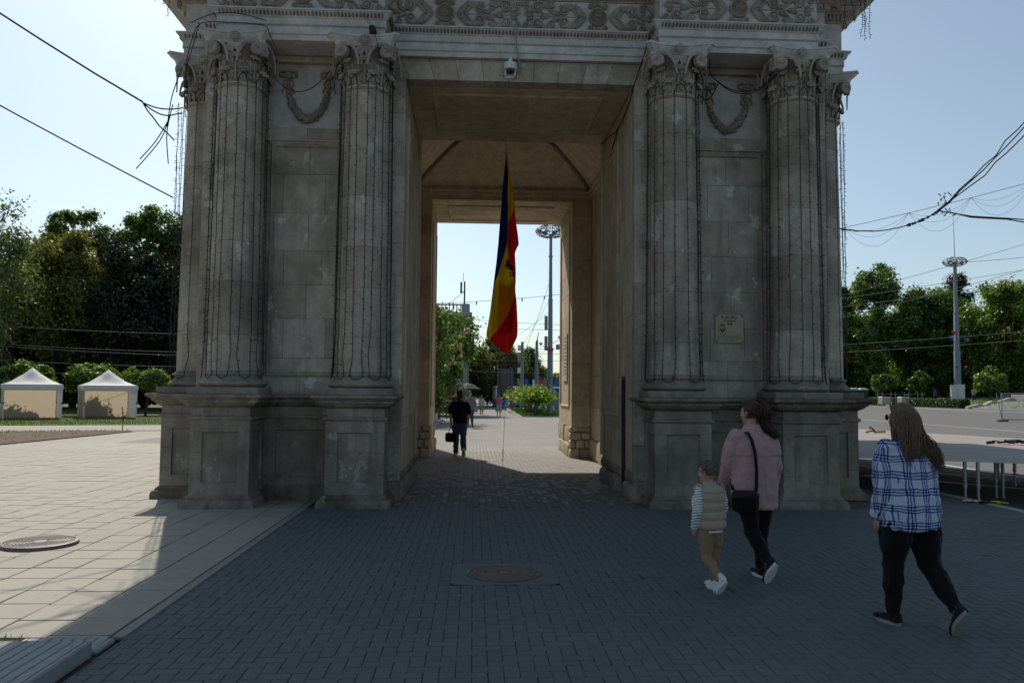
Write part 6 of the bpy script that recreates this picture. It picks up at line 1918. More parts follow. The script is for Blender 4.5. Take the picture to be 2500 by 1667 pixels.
for k_, (lab, za, zb) in enumerate((('highest thin wire behind the flag', 9.8, 9.3), ('thin wire crossing the sky below the flag emblem', 8.9, 8.8), ('middle thin wire behind the red flag corner', 6.4, 6.9), ('paired thin wire above the plane tree', 6.0, 6.2), ('lower thin wire above the plane tree', 5.2, 5.4), ('lowest thin wire through the plane tree', 4.0, 3.9))):
    cable('street_wire', lab, [catenary((-6,75,za), (16,80,zb), .3, 12)], .018, WIRE, 'wire', 4)
for k_, (x1, z1, lab) in enumerate(((3.2, 4.6, 'slack wire fanning out from the lamp mast to the dark screen'), (4.2, 3.6, 'steep slack wire fanning out from the lamp mast'), (2.0, 7.2, 'long slack wire from the lamp mast to the left'))):
    cable('street_wire', lab, [wob((6.6,66,(10.5, 12.2, 9.4)[k_]), (x1,84,z1), .4, .05, 14)], .016, WIRE, 'wire', 4)
# ------------------------------------------------------------------ people
from mathutils import noise as mnoise
def remesh(b, voxel, smooth=4, disp=0.0, dscale=9.0, seed=0, extra=None, wr=None):
    """fuse overlapping closed shells into one continuous skin"""
    me = b.mesh('tmp'); o = bpy.data.objects.new('tmp', me); COL.objects.link(o)
    m = o.modifiers.new('r', 'REMESH'); m.mode = 'VOXEL'; m.voxel_size = voxel; m.use_smooth_shade = True
    s = o.modifiers.new('s', 'SMOOTH'); s.iterations = smooth; s.factor = .5
    dg = bpy.context.evaluated_depsgraph_get()
    me2 = bpy.data.meshes.new_from_object(o.evaluated_get(dg))
    bpy.data.objects.remove(o); bpy.data.meshes.remove(me)
    if disp or wr:
        nn = [v.normal.copy() for v in me2.vertices]
        for v, n in zip(me2.vertices, nn):
            p = v.co
            d = 0
            if disp:
                q1 = mnoise.noise(V((p.x*dscale*1.5+seed+p.z*4, p.y*dscale*1.2, p.z*dscale*.75))); q2 = mnoise.noise(V((p.x*dscale*2.6-p.z*6, p.y*dscale*2.2+seed, p.z*dscale*1.6)))
                d = disp*(1.5*(.32-abs(q1)*1.6) + .8*(.25-abs(q2)*1.3))
            if wr: d += wr(p)
            v.co = p + n*d
    if extra:
        nv = len(me2.vertices); nf = len(me2.polygons)
        vs_ = [tuple(v.co) for v in me2.vertices]+extra.v
        fs = [tuple(p.vertices) for p in me2.polygons]+[tuple(i+nv for i in f) for f in extra.f]
        bpy.data.meshes.remove(me2); me2 = bpy.data.meshes.new('body'); me2.from_pydata(vs_, [], fs)
    me2.polygons.foreach_set('use_smooth', [True]*len(me2.polygons)); me2.update()
    return me2
def limb(b, pts, rs, n=12, flat=1.0):
    b.tube(pts, rs, n, True, flat)
    for p, r in zip(pts, rs): b.ball(p, (r*.99, r*.99, r*.99), 10, 8)
def torso(b, rings, n=20):
    b.loft([[(c[0]+rx*math.cos(2*math.pi*k/n), c[1]+ry*math.sin(2*math.pi*k/n), z) for k in range(n)] for (z, rx, ry, c) in rings])
def hand_geo(b, wrist, d, side, s=1.0, curl=.5):
    """palm and five fingers hanging along d from the wrist; palm faces inward (towards -side x)"""
    d = V(d).normalized(); fwd = V((0, 1, 0)); fwd = (fwd-d*fwd.dot(d)).normalized(); inn = d.cross(fwd)*(1 if side < 0 else -1)
    if inn.x*side > 0: inn = -inn
    w_ = V(wrist)
    def ring(p, a, c): return [p+fwd*a*math.cos(2*math.pi*k/8)+inn*c*math.sin(2*math.pi*k/8) for k in range(8)]
    b.loft([ring(w_-d*.02*s, .027*s, .020*s), ring(w_+d*.015*s, .030*s, .018*s), ring(w_+d*.05*s, .040*s, .016*s), ring(w_+d*.085*s, .041*s, .014*s), ring(w_+d*.095*s, .036*s, .010*s)])
    for i, (o_, L, r) in enumerate(((.030, .070, .0088), (.011, .080, .0092), (-.009, .074, .0088), (-.028, .058, .0078))):
        p = w_+d*.085*s+fwd*o_*s; pts = [p]; a = .12+curl*.25
        for k, f in enumerate((.45, .32, .23)):
            dd = d*math.cos(a)+inn*math.sin(a); pts.append(pts[-1]+dd*L*f*s); a += curl*.85
        b.tube(pts, [r*s, r*s*.98, r*s*.9, r*s*.62], 7); b.ball(pts[-1], r*s*.62, 6, 4)
    p = w_+d*.022*s+fwd*.026*s; t1 = p+(d*.5+fwd*.65+inn*.35)*.040*s; t2 = t1+(d*.85+fwd*.25+inn*.4)*.034*s; t3 = t2+(d*.95+inn*.3)*.022*s
    b.tube([p, t1, t2, t3], [.014*s, .0115*s, .010*s, .006*s], 7)
def head_geo(b, c, H, turn):
    """skull, jaw, nose, ears; c = centre of the head, facing +y rotated by turn"""
    k = H/1.65
    st = len(b.v)
    b.ball((0, -.008*k, .028*k), (.074*k, .094*k, .094*k), 18, 14)
    b.ball((0, .022*k, -.030*k), (.062*k, .072*k, .085*k), 16, 12)
    b.ball((0, .062*k, -.085*k), (.030*k, .030*k, .026*k), 10, 8)
    b.tube([(0,.090*k,.018*k),(0,.104*k,-.012*k),(0,.110*k,-.026*k)], [.009*k, .012*k, .014*k], 8); b.ball((0,.106*k,-.028*k), (.016*k,.014*k,.011*k), 8, 6)
    b.ball((0,.088*k,-.056*k), (.024*k,.012*k,.011*k), 10, 6)
    b.ball((0,.082*k,.036*k), (.052*k,.014*k,.012*k), 10, 6)
    for s in (-1, 1):
        e = len(b.v); b.ball((0, 0, 0), (.009*k, .018*k, .032*k), 8, 8); b.xf(M.Translation((s*.077*k, -.004*k, -.006*k)) @ M.Rotation(s*R(-18), 4, 'Z'), e)
        b.ball((s*.042*k, .062*k, -.026*k), (.024*k, .024*k, .024*k), 8, 6)
    b.xf(M.Translation(c) @ M.Rotation(turn, 4, 'Z'), st)
def shoe(t, ank, heading, pitch, L, w_, up_m, sole_m, ankh, name='shoe', high=.075, white_stripe=False):
    """local: ankle at origin, toe along +y; pitch = toe down"""
    mt = M.Translation(ank) @ M.Rotation(heading, 4, 'Z') @ M.Rotation(-pitch, 4, 'X')
    hb = -ankh
    def outline(f, dz, inset):
        pts = []
        n = 22
        for i in range(n):
            a = 2*math.pi*i/n; y = math.cos(a); x = math.sin(a)
            yy = .22*L+.5*L*y
            ww = w_*(.40+.12*math.sin((y+1)*.5*math.pi*1.15-.2)) * (1-.10*(y < -.4))
            pts.append((x*ww*f*(1-inset), yy*1.0 if abs(y) < .99 else yy, dz+ (.012*max(0, y-.45)/.55 if True else 0)))
        return pts
    b = MB(); b.loft([outline(.97, hb, 0), outline(1.04, hb+.008, 0), outline(1.04, hb+.026, 0), outline(1.0, hb+.030, .0)]); b.xf(mt)
    o = b.build('sole', sole_m, t, 40)
    b = MB()
    rr = []
    for (y, wx, zt) in ((-.27, .25, .055), (-.25, .36, .075), (-.15, .41, .080), (.0, .40, .075), (.10, .40, .062), (.22, .44, .052), (.40, .48, .040), (.55, .46, .034), (.66, .36, .026), (.715, .2, .014)):
        z0 = hb+.028; zz = z0+zt*high/.075
        rr.append([(wx*w_*x_, y*L, z0+(zz-z0)*zf) for (x_, zf) in ((-1, 0), (-1.0, .45), (-.72, .85), (0, 1), (.72, .85), (1.0, .45), (1, 0))])
    b.loft(rr); b.xf(mt)
    u = b.build(name, up_m, t, 50); o.parent = u
    # tread marks on the sole
    tr = MB()
    for i in range(7):
        tr.box(-w_*.33, w_*.33, -.22*L+i*.13*L, -.20*L+i*.13*L, hb-.0025, hb+.001)
    tr.xf(mt); tr.build('tread', sole_m, u)
    return u
SKIN = mat('skin', (.42,.235,.16), .55, .05, 30, .1, 200, obj=True)
SKIN2 = mat('skin_fair', (.46,.27,.19), .55, .05, 30, .1, 200, obj=True)
HAIR_DB = mat('hair_dark_brown', (.050,.030,.018), .5, .35, 60, obj=True)
HAIR_BL = mat('hair_ash_brown', (.125,.083,.047), .45, .35, 40, obj=True)
HAIR_BOY = mat('hair_light_brown', (.15,.115,.075), .6, .3, 80, obj=True)
DENIM = cloth('denim', (.035,.065,.14), 0, .9, .2, 14)
BLACKC = cloth('black_cloth', (.0075,.0075,.009), 0, .9, .15, 20)
BEIGE = cloth('beige_cloth', (.30,.23,.155), 0, .9, .08, 20)
PINK = cloth('pink_corduroy', (.45,.285,.27), 0, .95, .10, 12, .35, 260)
SOLEW = mat('sole_white', (.66,.67,.68), .6, .06, 30)
SOLEG = mat('sole_grey', (.28,.27,.25), .7, .1, 30)
SHOEB = cloth('shoe_black', (.012,.012,.013), 0, .8)
SHOEW = mat('shoe_white', (.66,.67,.68), .6, .05, 30)
def plaid_mat(name, base, line, period=.135, duty=.17, groups=(.06, .30, .54), px=1.0, vz=1.0):
    t = NT(name); tc = t.n('TexCoord').outputs['Object']
    sp_ = t.n('SeparateXYZ'); t.l(tc, sp_.inputs[0])
    nz = t.noise(tc, 6, 3)
    def lines(v_, off):
        f = t.math('FRACT', t.math('ADD', t.math('DIVIDE', v_, period), off)); tot = None
        for g0 in groups:
            a = t.math('MULTIPLY', t.math('GREATER_THAN', f, g0), t.math('LESS_THAN', f, g0+duty*.62))
            tot = a if tot is None else t.math('MAXIMUM', tot, a)
        return tot
    sn = t.n('SeparateXYZ'); t.l(t.n('TexCoord').outputs['Normal'], sn.inputs[0])
    sel = t.math('GREATER_THAN', t.math('ABSOLUTE', sn.outputs[0]), t.math('MULTIPLY', t.math('ABSOLUTE', sn.outputs[1]), 1.7))
    uu = t.math('ADD', t.math('MULTIPLY', sp_.outputs[1], sel), t.math('MULTIPLY', sp_.outputs[0], t.math('SUBTRACT', 1.0, sel)))
    u = t.math('ADD', uu, t.math('MULTIPLY', t.math('SUBTRACT', nz, .5), .035))
    v_ = t.math('ADD', sp_.outputs[2], t.math('MULTIPLY', t.math('SUBTRACT', nz, .5), .05))
    a, b_ = lines(u, 100.2), lines(v_, 100.0)
    m_ = t.math('MULTIPLY', t.math('ADD', a, b_), .5)
    col = t.mix(t.math('MULTIPLY', m_, 1.7, clamp=True), base, line)
    col = t.mix(t.math('MULTIPLY', a, b_), col, sc3(line, .45))
    t.bsdf(col, .95, 0, .1, t.bump(t.noise(tc, 300, 2), .3, .002))
    return t.m
PLAID = plaid_mat('blue_plaid_flannel', (.50,.545,.63), (.015,.045,.26), .123, .15, (.05, .22, .39))
PLAID2 = plaid_mat('dark_plaid', (.10,.09,.13), (.4,.38,.42), .07, .12, (.1, .5))
def stripe_mat():
    t = NT('striped_jersey'); sp_ = t.n('SeparateXYZ'); t.l(t.n('TexCoord').outputs['Object'], sp_.inputs[0])
    f = t.math('FRACT', t.math('ADD', t.math('DIVIDE', t.math('ADD', sp_.outputs[2], t.math('MULTIPLY', sp_.outputs[1], .3)), .0235), 50.0))
    t.bsdf(t.mix(t.math('LESS_THAN', f, .24), (.68,.69,.72), (.012,.014,.03)), .9, 0, .1); return t.m
STRIPE = stripe_mat()

def person(label, loc, heading, H, P):
    """P: pose and clothing. Local frame: facing +y, z up, feet on 0"""
    g = lambda k, d=None: P.get(k, d)
    fat = g('fat', 1.0); vox = g('vox', .013)
    hipw = .052*H*fat; L1, L2 = .242*H, .238*H; ankh = .062*H/1.0*g('ankf', 1.0); ankh = max(.055, .052*H)
    legs = {}
    # supporting leg: s1, trailing leg: s2
    lead = g('lead', -1)
    for s in (-1, 1):
        a, k, pit = g('support') if s == lead else g('trail')
        legs[s] = (R(a), R(k), R(pit))
    a, k, pit = legs[lead]
    hz = ankh + L1*math.cos(a) + L2*math.cos(a-k)
    J = {}
    for s in (-1, 1):
        a, k, pit = legs[s]
        hip = V((s*hipw, 0, hz)); lat = g('lat', .0)*s
        kn = hip+V((lat*.5, math.sin(a)*L1, -math.cos(a)*L1)); an = kn+V((lat*.5, math.sin(a-k)*L2, -math.cos(a-k)*L2))
        J[s] = (hip, kn, an, pit)
    up_ = lambda f: hz + (f-.505)*H          # heights above the hip follow the stance
    lean = g('lean', .02)*H
    def ctr(f): return (0, lean*max(0, (f-.5)/.4), 0)
    # arms
    shw = .112*H*g('shw', 1.0)
    arms = {}
    for s in (-1, 1):
        sa, el, out = g('arm_l') if s < 0 else g('arm_r')
        sa, el, out = R(sa), R(el), R(out)
        sh = V((s*shw, lean, up_(.797)))
        e = sh+V((s*math.sin(out)*.172*H, math.sin(sa)*.172*H, -math.cos(sa)*math.cos(out)*.172*H))
        fo = sa+el
        w_ = e+V((-s*math.sin(out)*.3*.15*H, math.sin(fo)*.15*H, -math.cos(fo)*.15*H))
        arms[s] = (sh, e, w_)
    # ---- body: one continuous mesh
    b = MB()
    torso(b, [(hz-.04*H, .06*H*fat, .05*H, (0,0)), (up_(.53), .085*H*fat, .062*H*fat, ctr(.53)), (up_(.62), .075*H*fat, .055*H*fat, ctr(.62)), (up_(.72), .088*H, .06*H, ctr(.72)), (up_(.79), .09*H, .05*H, ctr(.79)), (up_(.825), .05*H, .035*H, ctr(.825))])
    hc = V((0, lean*1.05+.012*H, up_(.935)))
    limb(b, [(0, lean, up_(.80)), (0, lean+.004*H, up_(.86)), (hc.x, hc.y-.012*H, up_(.90))], [.036*H, .031*H, .033*H])
    hd = g('headscale', 1.0)
    head_geo(b, hc, 1.65*hd*g('hk', H/1.65), R(g('turn', 0)))
    for s in (-1, 1):
        sh, e, w_ = arms[s]; limb(b, [sh, sh.lerp(e, .5), e, e.lerp(w_, .35), w_], [.033*H, .027*H, .023*H, .024*H, .015*H])
        hip, kn, an, pit = J[s]; limb(b, [hip, hip.lerp(kn, .5), kn, kn.lerp(an, .35), an], [.052*H*fat, .045*H*fat, .031*H, .032*H, .02*H])
    ex = MB()
    for s in (-1, 1):
        sh, e, w_ = arms[s]; hand_geo(ex, w_, (w_-e), s, H/1.68*g('handk', 1.0), g('curl', .5))
    me = remesh(b, vox*.8, 3, extra=ex)
    body = ob('person', me, g('skin', SKIN), None, (loc[0], loc[1], loc[2] if len(loc) > 2 else ground_z(*loc)), (0, 0, heading))
    tag(body, label, 'person', g('group'))
    hm = M.Translation(hc) @ M.Rotation(R(g('turn', 0)), 4, 'Z'); hk = g('hk', H/1.65)*hd
    if g('face', True):
        for s in (-1, 1):
            e_ = MB(); e_.ball((s*.031*hk, .083*hk, .010*hk), (.013*hk, .010*hk, .008*hk), 8, 6); e_.xf(hm); e_.build('eye', WHITEP, body, True)
            e_ = MB(); e_.ball((s*.031*hk, .092*hk, .010*hk), (.006*hk, .003*hk, .006*hk), 8, 6); e_.xf(hm); e_.build('iris', DARK, body, True)
            e_ = MB(); e_.tube([(s*.015*hk,.096*hk,.030*hk),(s*.034*hk,.094*hk,.034*hk),(s*.048*hk,.082*hk,.029*hk)], .0035*hk, 5); e_.xf(hm); e_.build('eyebrow', g('hair_m', HAIR_DB), body)
        e_ = MB(); e_.tube([(-.022*hk,.094*hk,-.056*hk),(0,.101*hk,-.055*hk),(.022*hk,.094*hk,-.056*hk)], .005*hk, 6); e_.xf(hm); e_.build('lips', mat('lips', (.34,.13,.11), .5), body, True)
    # ---- trousers or shorts
    if g('legs_m'):
        b = MB(); gr = g('leg_k', 1.0)
        torso(b, [(hz-.045*H, .07*H*fat, .055*H*fat, (0,0)), (hz+.0*H, .098*H*fat, .074*H*fat, (0,-.006*H)), (up_(.55), .094*H*fat, .068*H*fat, ctr(.55)), (up_(.60), .086*H*fat, .060*H*fat, ctr(.60))])
        cut = g('leg_cut', 1.0)
        for s in (-1, 1):
            hip, kn, an, pit = J[s]
            pts = [hip+V((0,0,-.01*H)), hip.lerp(kn, .5), kn, kn.lerp(an, .35), kn.lerp(an, .93)]; rs = [.062*H*fat, .053*H*fat*gr, .040*H*gr*(.5+.5*fat), .040*H*gr*(.6+.4*fat), .028*H*gr*g('cuff', 1.0)]
            if cut < 1: pts, rs = pts[:2]+[hip.lerp(kn, .95)], [rs[0], rs[1]*1.08, rs[1]*1.02]
            limb(b, pts, rs)
        me = remesh(b, vox, 3, g('leg_disp', .006)*H, 9, 3.3)
        ob('trousers' if cut == 1 else 'shorts', me, g('legs_m'), body)
    # ---- shoes
    for s in (-1, 1):
        hip, kn, an, pit = J[s]
        shoe(body, an, g('toeout', R(-6))*s*1.0, pit, g('shoeL', .155*H), .052*H*g('shoek', 1.0), g('shoe_m', SHOEB), g('sole_m', SOLEW), ankh)
    return dict(body=body, J=J, arms=arms, up=up_, hz=hz, H=H, hc=hc, hm=hm, hk=hk, ctr=ctr, lean=lean, fat=fat, vox=vox)
def jacket(F, name, m, rings, sleeve_r, sleeve_end=1.0, disp=.008, dscale=8, wr=None, sleeves=True, vox=None, short=False):
    b = MB(); H = F['H']
    torso(b, [(F['up'](f), rx*H, ry*H, (F['ctr'](f)[0], F['ctr'](f)[1]+oy*H)) for (f, rx, ry, oy) in rings], 24)
    if sleeves:
        for s in (-1, 1):
            sh, e, w_ = F['arms'][s]; r = [x*H for x in sleeve_r]
            pts = [sh+V((-s*.02*H, 0, -.005*H)), sh.lerp(e, .5), e, e.lerp(w_, .5), e.lerp(w_, sleeve_end)]
            if short: pts, r = [pts[0], sh.lerp(e, .4), sh.lerp(e, .75)], r[:3]
            limb(b, pts, r)
    me = remesh(b, vox or F['vox'], 3, disp*H, dscale, 1.7, wr=wr)
    return ob(name, me, m, F['body'])
def hair_cap(F, m, front=.25, low=-.06, grow=1.08, strands=0, name='hair', disp=.006):
    """cap over the skull: everything behind/above the hairline"""
    b = MB(); k = F['hk']; n, mm = 28, 18; g = []
    v0 = len(b.v); idx = {}
    for j in range(mm+1):
        t = math.pi*j/mm
        for i in range(n):
            a = 2*math.pi*i/n
            x, y, z = math.sin(t)*math.sin(a), math.sin(t)*math.cos(a), math.cos(t)
            hairline = low + max(0, y-front)*1.7      # higher towards the forehead
            zz = z if z > hairline else hairline
            rr = grow if z > hairline else grow*.985
            p = V((x*.076*k*rr, -.008*k+y*.097*k*rr, .028*k+zz*.096*k*rr))
            p += p.normalized()*disp*k*mnoise.noise(p*40)
            b.v.append(tuple(p))
    for j in range(mm):
        for i in range(n):
            i2 = (i+1) % n; b.f.append((j*n+i, (j+1)*n+i, (j+1)*n+i2, j*n+i2))
    b.xf(F['hm'])
    return b
def strand_set(b, roots_tips, n=9, r=.006, jitter=.012, q=rnd, k=1.0):
    """tapered locks following given curves (list of list of control points)"""
    for pts in roots_tips:
        off = V((q.uniform(-1,1), q.uniform(-1,1), q.uniform(-1,1)))*jitter
        P2 = []
        m_ = len(pts)
        for i in range(n+1):
            f = i/n*(m_-1); a = min(m_-2, int(f)); t = f-a
            p0, p1, p2, p3 = [V(pts[max(0, min(m_-1, a+d))]) for d in (-1, 0, 1, 2)]
            c = .5*((2*p1)+(p2-p0)*t+(2*p0-5*p1+4*p2-p3)*t*t+(3*p1-p0-3*p2+p3)*t**3)
            P2.append(c+off*(.4+.9*i/n))
        rr = r*q.uniform(.7, 1.3)
        b.tube(P2, [rr*(1-.75*(i/n)**2.2) for i in range(n+1)], 5, True, q.uniform(.5, 1))

# ---- woman in the plaid shirt jacket
F = person('woman with long ash brown hair in a white and blue plaid shirt jacket', (2.62, -5.78), R(12), 1.615,
    dict(fat=1.28, vox=.013, lead=-1, support=(6, 4, 0), trail=(-9, 32, 58), arm_l=(-4, 20, 8), arm_r=(8, 24, 9), turn=20, lean=.015, legs_m=BLACKC, leg_k=1.12, shoe_m=SHOEB, sole_m=SOLEG, skin=SKIN2, hair_m=HAIR_BL, shw=1.06, lat=.012, face=True))
JR = [(.425,.138,.112,0),(.44,.146,.118,0),(.52,.150,.118,0),(.60,.145,.108,0),(.68,.140,.102,0),(.75,.135,.092,0),(.80,.110,.072,0),(.835,.062,.052,0),(.855,.044,.044,0)]
jk = jacket(F, 'shirt_jacket', PLAID, JR, (.056,.051,.047,.043,.036), .97, .007, 8)
for s in (-1,):
    sh, e, w_ = F['arms'][s]; b = MB(); b.lathe([(.036*F['H'],-.02),(.038*F['H'],0),(.036*F['H'],.02)], 16, caps=False); b.xf(M.Translation(e.lerp(w_, .93)) @ (w_-e).to_track_quat('Z', 'Y').to_matrix().to_4x4()); b.build('cuff', PLAID, jk, 40)
    b = MB(); b.lathe([(.013,0),(.013,.006),(.004,.008)], 12); b.xf(M.Translation(e.lerp(w_, .93)+V((-.035,-.055,0))) @ M.Rotation(R(90), 4, 'X')); b.build('button', DARK, jk, 40)
b = MB(); torso(b, [(F['up'](.84), .058*F['H'], .056*F['H'], F['ctr'](.83)), (F['up'](.862), .05*F['H'], .05*F['H'], F['ctr'](.85)), (F['up'](.868), .044*F['H'], .044*F['H'], F['ctr'](.85))]); b.build('collar', PLAID, jk, 50)
# long hair falling to the shoulder blades, blown to the right
cap = hair_cap(F, HAIR_BL, .30, -.35, 1.10)
q = random.Random(5); locks = []
hc = F['hc']; k_ = F['hk']; tn = F['hm'].to_3x3()
for i in range(1300):
    a = R(q.uniform(-128, 128))+math.pi; t_ = q.random()
    top = tn @ V((math.sin(a)*.02*k_, math.cos(a)*.03*k_, .122*k_))
    mid = tn @ V((math.sin(a)*.080*k_, -.008*k_+math.cos(a)*.100*k_, .04*k_))
    low = tn @ V((math.sin(a)*.098*k_, -.022*k_+math.cos(a)*.112*k_, -.06*k_))
    L = q.uniform(.20, .33)
    sx = math.sin(a)
    spread = V((sx*.115+.03+q.uniform(-.03,.03), -.128+q.uniform(-.025,.015) if math.cos(a) < .25 else -.03+q.uniform(-.02,.02), -.06-L*.55))
    tip = V((sx*.135+.055+q.uniform(-.05,.05), -.150+q.uniform(-.03,.02) if math.cos(a) < .25 else -.06, -.06-L))
    locks.append([hc+top, hc+mid, hc+low, hc+spread, hc+tip])
strand_set(cap, locks, 12, .0042, .013, q)
cap.build('hair', HAIR_BL, F['body'], True)
b = MB(); b.tube([(0,.0,0),(0,.03,.0)], .003, 5)
gl = MB()
for s in (-1, 1): gl.ball((s*.034*k_, .112*k_, .012*k_), (.030*k_, .006*k_, .024*k_), 10, 6); gl.tube([(s*.064*k_,.108*k_,.016*k_),(s*.082*k_,.05*k_,.016*k_),(s*.084*k_,-.01*k_,.012*k_)], .003, 5)
gl.xf(F['hm']); gs = gl.build('sunglasses', GLASS, None, True); M0 = F['body']; gs.location = M0.location; gs.rotation_euler = M0.rotation_euler
tag(gs, 'dark sunglasses worn by the woman in the plaid shirt jacket', 'sunglasses')

# ---- woman in the pink shirt jacket
F = person('woman with a dark ponytail in a dusty pink shirt jacket', (1.95, -4.30), R(11), 1.61,
    dict(fat=1.13, vox=.013, lead=1, support=(8, 5, 0), trail=(-15, 36, 56), arm_l=(8, 26, 8), arm_r=(-4, 16, 6), turn=26, lean=.02, legs_m=BLACKC, leg_k=1.06, shoe_m=SHOEB, sole_m=SOLEW, skin=SKIN2, hair_m=HAIR_DB, shw=1.05, lat=.006))
JR2 = [(.385,.134,.104,-.004),(.40,.140,.110,-.004),(.50,.144,.110,0),(.60,.140,.104,0),(.68,.138,.100,0),(.75,.136,.092,0),(.80,.112,.072,0),(.835,.062,.052,0),(.85,.045,.045,0)]
up_ = F['up']
def pleat(p):
    if p.y > -.03: return 0
    z = p.z; d = 0
    if z < up_(.695):
        f = min(1, (up_(.695)-z)/.12)*max(0, 1-(up_(.695)-z)/.75)
        d -= .030*f*math.exp(-((p.x-.012-(up_(.695)-z)*.03)/.012)**2)
        d += .007*f*math.cos(p.x*45)
    else: d += .010
    return d
jk = jacket(F, 'shirt_jacket', PINK, JR2, (.058,.052,.048,.043,.035), .96, .006, 8, pleat, vox=.011)
b = MB(); torso(b, [(up_(.822), .088*F['H'], .062*F['H'], F['ctr'](.83)), (up_(.846), .062*F['H'], .056*F['H'], F['ctr'](.85)), (up_(.868), .050*F['H'], .050*F['H'], F['ctr'](.85)), (up_(.874), .044*F['H'], .044*F['H'], F['ctr'](.85))]); b.build('collar', PINK, jk, 60)
for s in (-1, 1):
    sh, e, w_ = F['arms'][s]; b = MB(); b.lathe([(.035*F['H'],-.025),(.037*F['H'],-.02),(.037*F['H'],.02),(.033*F['H'],.025)], 16, caps=False); b.xf(M.Translation(e.lerp(w_, .92)) @ (w_-e).to_track_quat('Z', 'Y').to_matrix().to_4x4()); b.build('cuff', PINK, jk, 40)
cap = hair_cap(F, HAIR_DB, .05, -.42, 1.06)
hc = F['hc']; k_ = F['hk']; tn = F['hm'].to_3x3(); q = random.Random(6); locks = []
kn = V((.0, -.105*k_, .085*k_)); 
for i in range(300):
    a = q.uniform(-1.9, 1.9)+math.pi
    r0 = tn @ V((math.sin(a)*.079*k_, -.008*k_+math.cos(a)*.098*k_, q.uniform(-.05, .05)*k_)); r1 = tn @ V((math.sin(a)*.05*k_, -.02*k_+math.cos(a)*.10*k_, .085*k_))
    locks.append([hc+r0, hc+r1*1.04, hc+tn @ kn])
strand_set(cap, locks, 7, .004, .003, q)
locks = []
for i in range(330):
    o_ = V((q.gauss(0, .018), q.gauss(0, .015), 0)); L = q.uniform(.8, 1.05)
    locks.append([hc+tn @ kn+o_*.3, hc+tn @ kn+V((.012,-.035,.035))+o_*.5, hc+tn @ kn+V((.035,-.055,-.06))+o_, hc+V((.085,-.095,-.06))+o_*1.2, hc+V((.14,-.11,-.10-.07*L))+o_*1.5, hc+V((.185+q.uniform(-.03,.04),-.105,-.12-.11*L))+o_*1.6])
strand_set(cap, locks, 12, .0038, .006, q)
cap.build('hair', HAIR_DB, F['body'], True)
b = MB(); b.tube([tn @ (kn+V((math.cos(a)*.02, -.012, math.sin(a)*.02)))+hc for a in [2*math.pi*i/12 for i in range(13)]], .006, 5); b.build('hair_tie', DARK, F['body'])
# her shoulder bag
BAG = thing('shoulder_bag', 'black shoulder bag hanging at the hip of the woman in pink', 'bag', tuple(F['body'].location), R(11))
bc = V((-.20, -.165, up_(.445)))
b = MB(); b.cbox(-.05, .05, -.125, .115, -.105, .085, .035, .003); b.xf(M.Translation(bc) @ M.Rotation(R(68), 4, 'Z')); b.build('pouch', BLACKC, BAG, 60)
b = MB(); b.cbox(-.054, .054, -.127, .117, .0, .092, .03, .002); b.xf(M.Translation(bc) @ M.Rotation(R(68), 4, 'Z')); b.build('flap', mat('black_leather', (.010,.010,.012), .45, .2, 20), BAG, 60)
sp_ = [bc+V((.085,-.055,.07)), V((-.085,-.185,up_(.52))), V((-.095,-.205,up_(.62))), V((-.105,-.195,up_(.72))), V((-.112,-.150,up_(.79))), V((-.112,-.075,up_(.832))), V((-.105,.02,up_(.83))), V((-.12,.12,up_(.76))), V((-.16,.17,up_(.62))), bc+V((-.04,.14,.08))]
g_ = []
for i, p in enumerate(sp_):
    d = (sp_[min(i+1, len(sp_)-1)]-sp_[max(0, i-1)]).normalized(); sd = d.cross(V((p.x*0, p.y+.001, 0)).normalized() if abs(p.y) > .08 else V((0,0,1))).normalized()
    sd = V((1,0,0)) if abs(sd.x) < .5 else (sd if sd.x > 0 else -sd)
    g_.append([p-sd*.016, p+sd*.016])
b = MB(); b.grid(g_); o = b.build('strap', BLACKC, BAG, True)
md = o.modifiers.new('thick', 'SOLIDIFY'); md.thickness = .006
b = MB(); b.lathe([(.012,-.008),(.015,0),(.012,.008)], 10); b.xf(M.Translation(sp_[0])); b.build('ring', STEEL, BAG, 40)

# ---- boy in the quilted vest
F = person('small boy in a beige quilted vest and striped sleeves', (1.40, -4.74), R(20), 1.07,
    dict(fat=1.06, vox=.009, lead=1, support=(8, 6, 0), trail=(-4, 46, 52), arm_l=(-10, 30, 10), arm_r=(10, 40, 16), turn=24, lean=.02, legs_m=cloth('tan_trousers', (.26,.185,.105), 0, .9, .12, 16), leg_k=1.10, cuff=1.1, leg_disp=.010, shoe_m=SHOEW, sole_m=SOLEW, skin=SKIN2, hair_m=HAIR_BOY, hk=.87, shw=.98, handk=.95, shoek=1.25, shoeL=.185, lat=.004))
up_ = F['up']; H = 1.07
jr = jacket(F, 'jersey', STRIPE, [(.465,.098,.080,0),(.50,.102,.082,0),(.60,.09,.07,0),(.70,.09,.07,0),(.78,.09,.06,0),(.82,.05,.045,0)], (.052,.050,.046,.046,.036), .92, .008, 12, vox=.009)
b = MB(); torso(b, [(up_(.462), .100*H, .082*H, (0,0)), (up_(.48), .103*H, .084*H, (0,0))]); b.build('jersey_hem', SHOEW, jr, 50)
b = MB(); n = 32; rings = []
zs = [.487+.0085*i for i in range(43)]
VEST = cloth('beige_quilt', (.39,.315,.235), 0, .7, .05, 20, .15, 200)
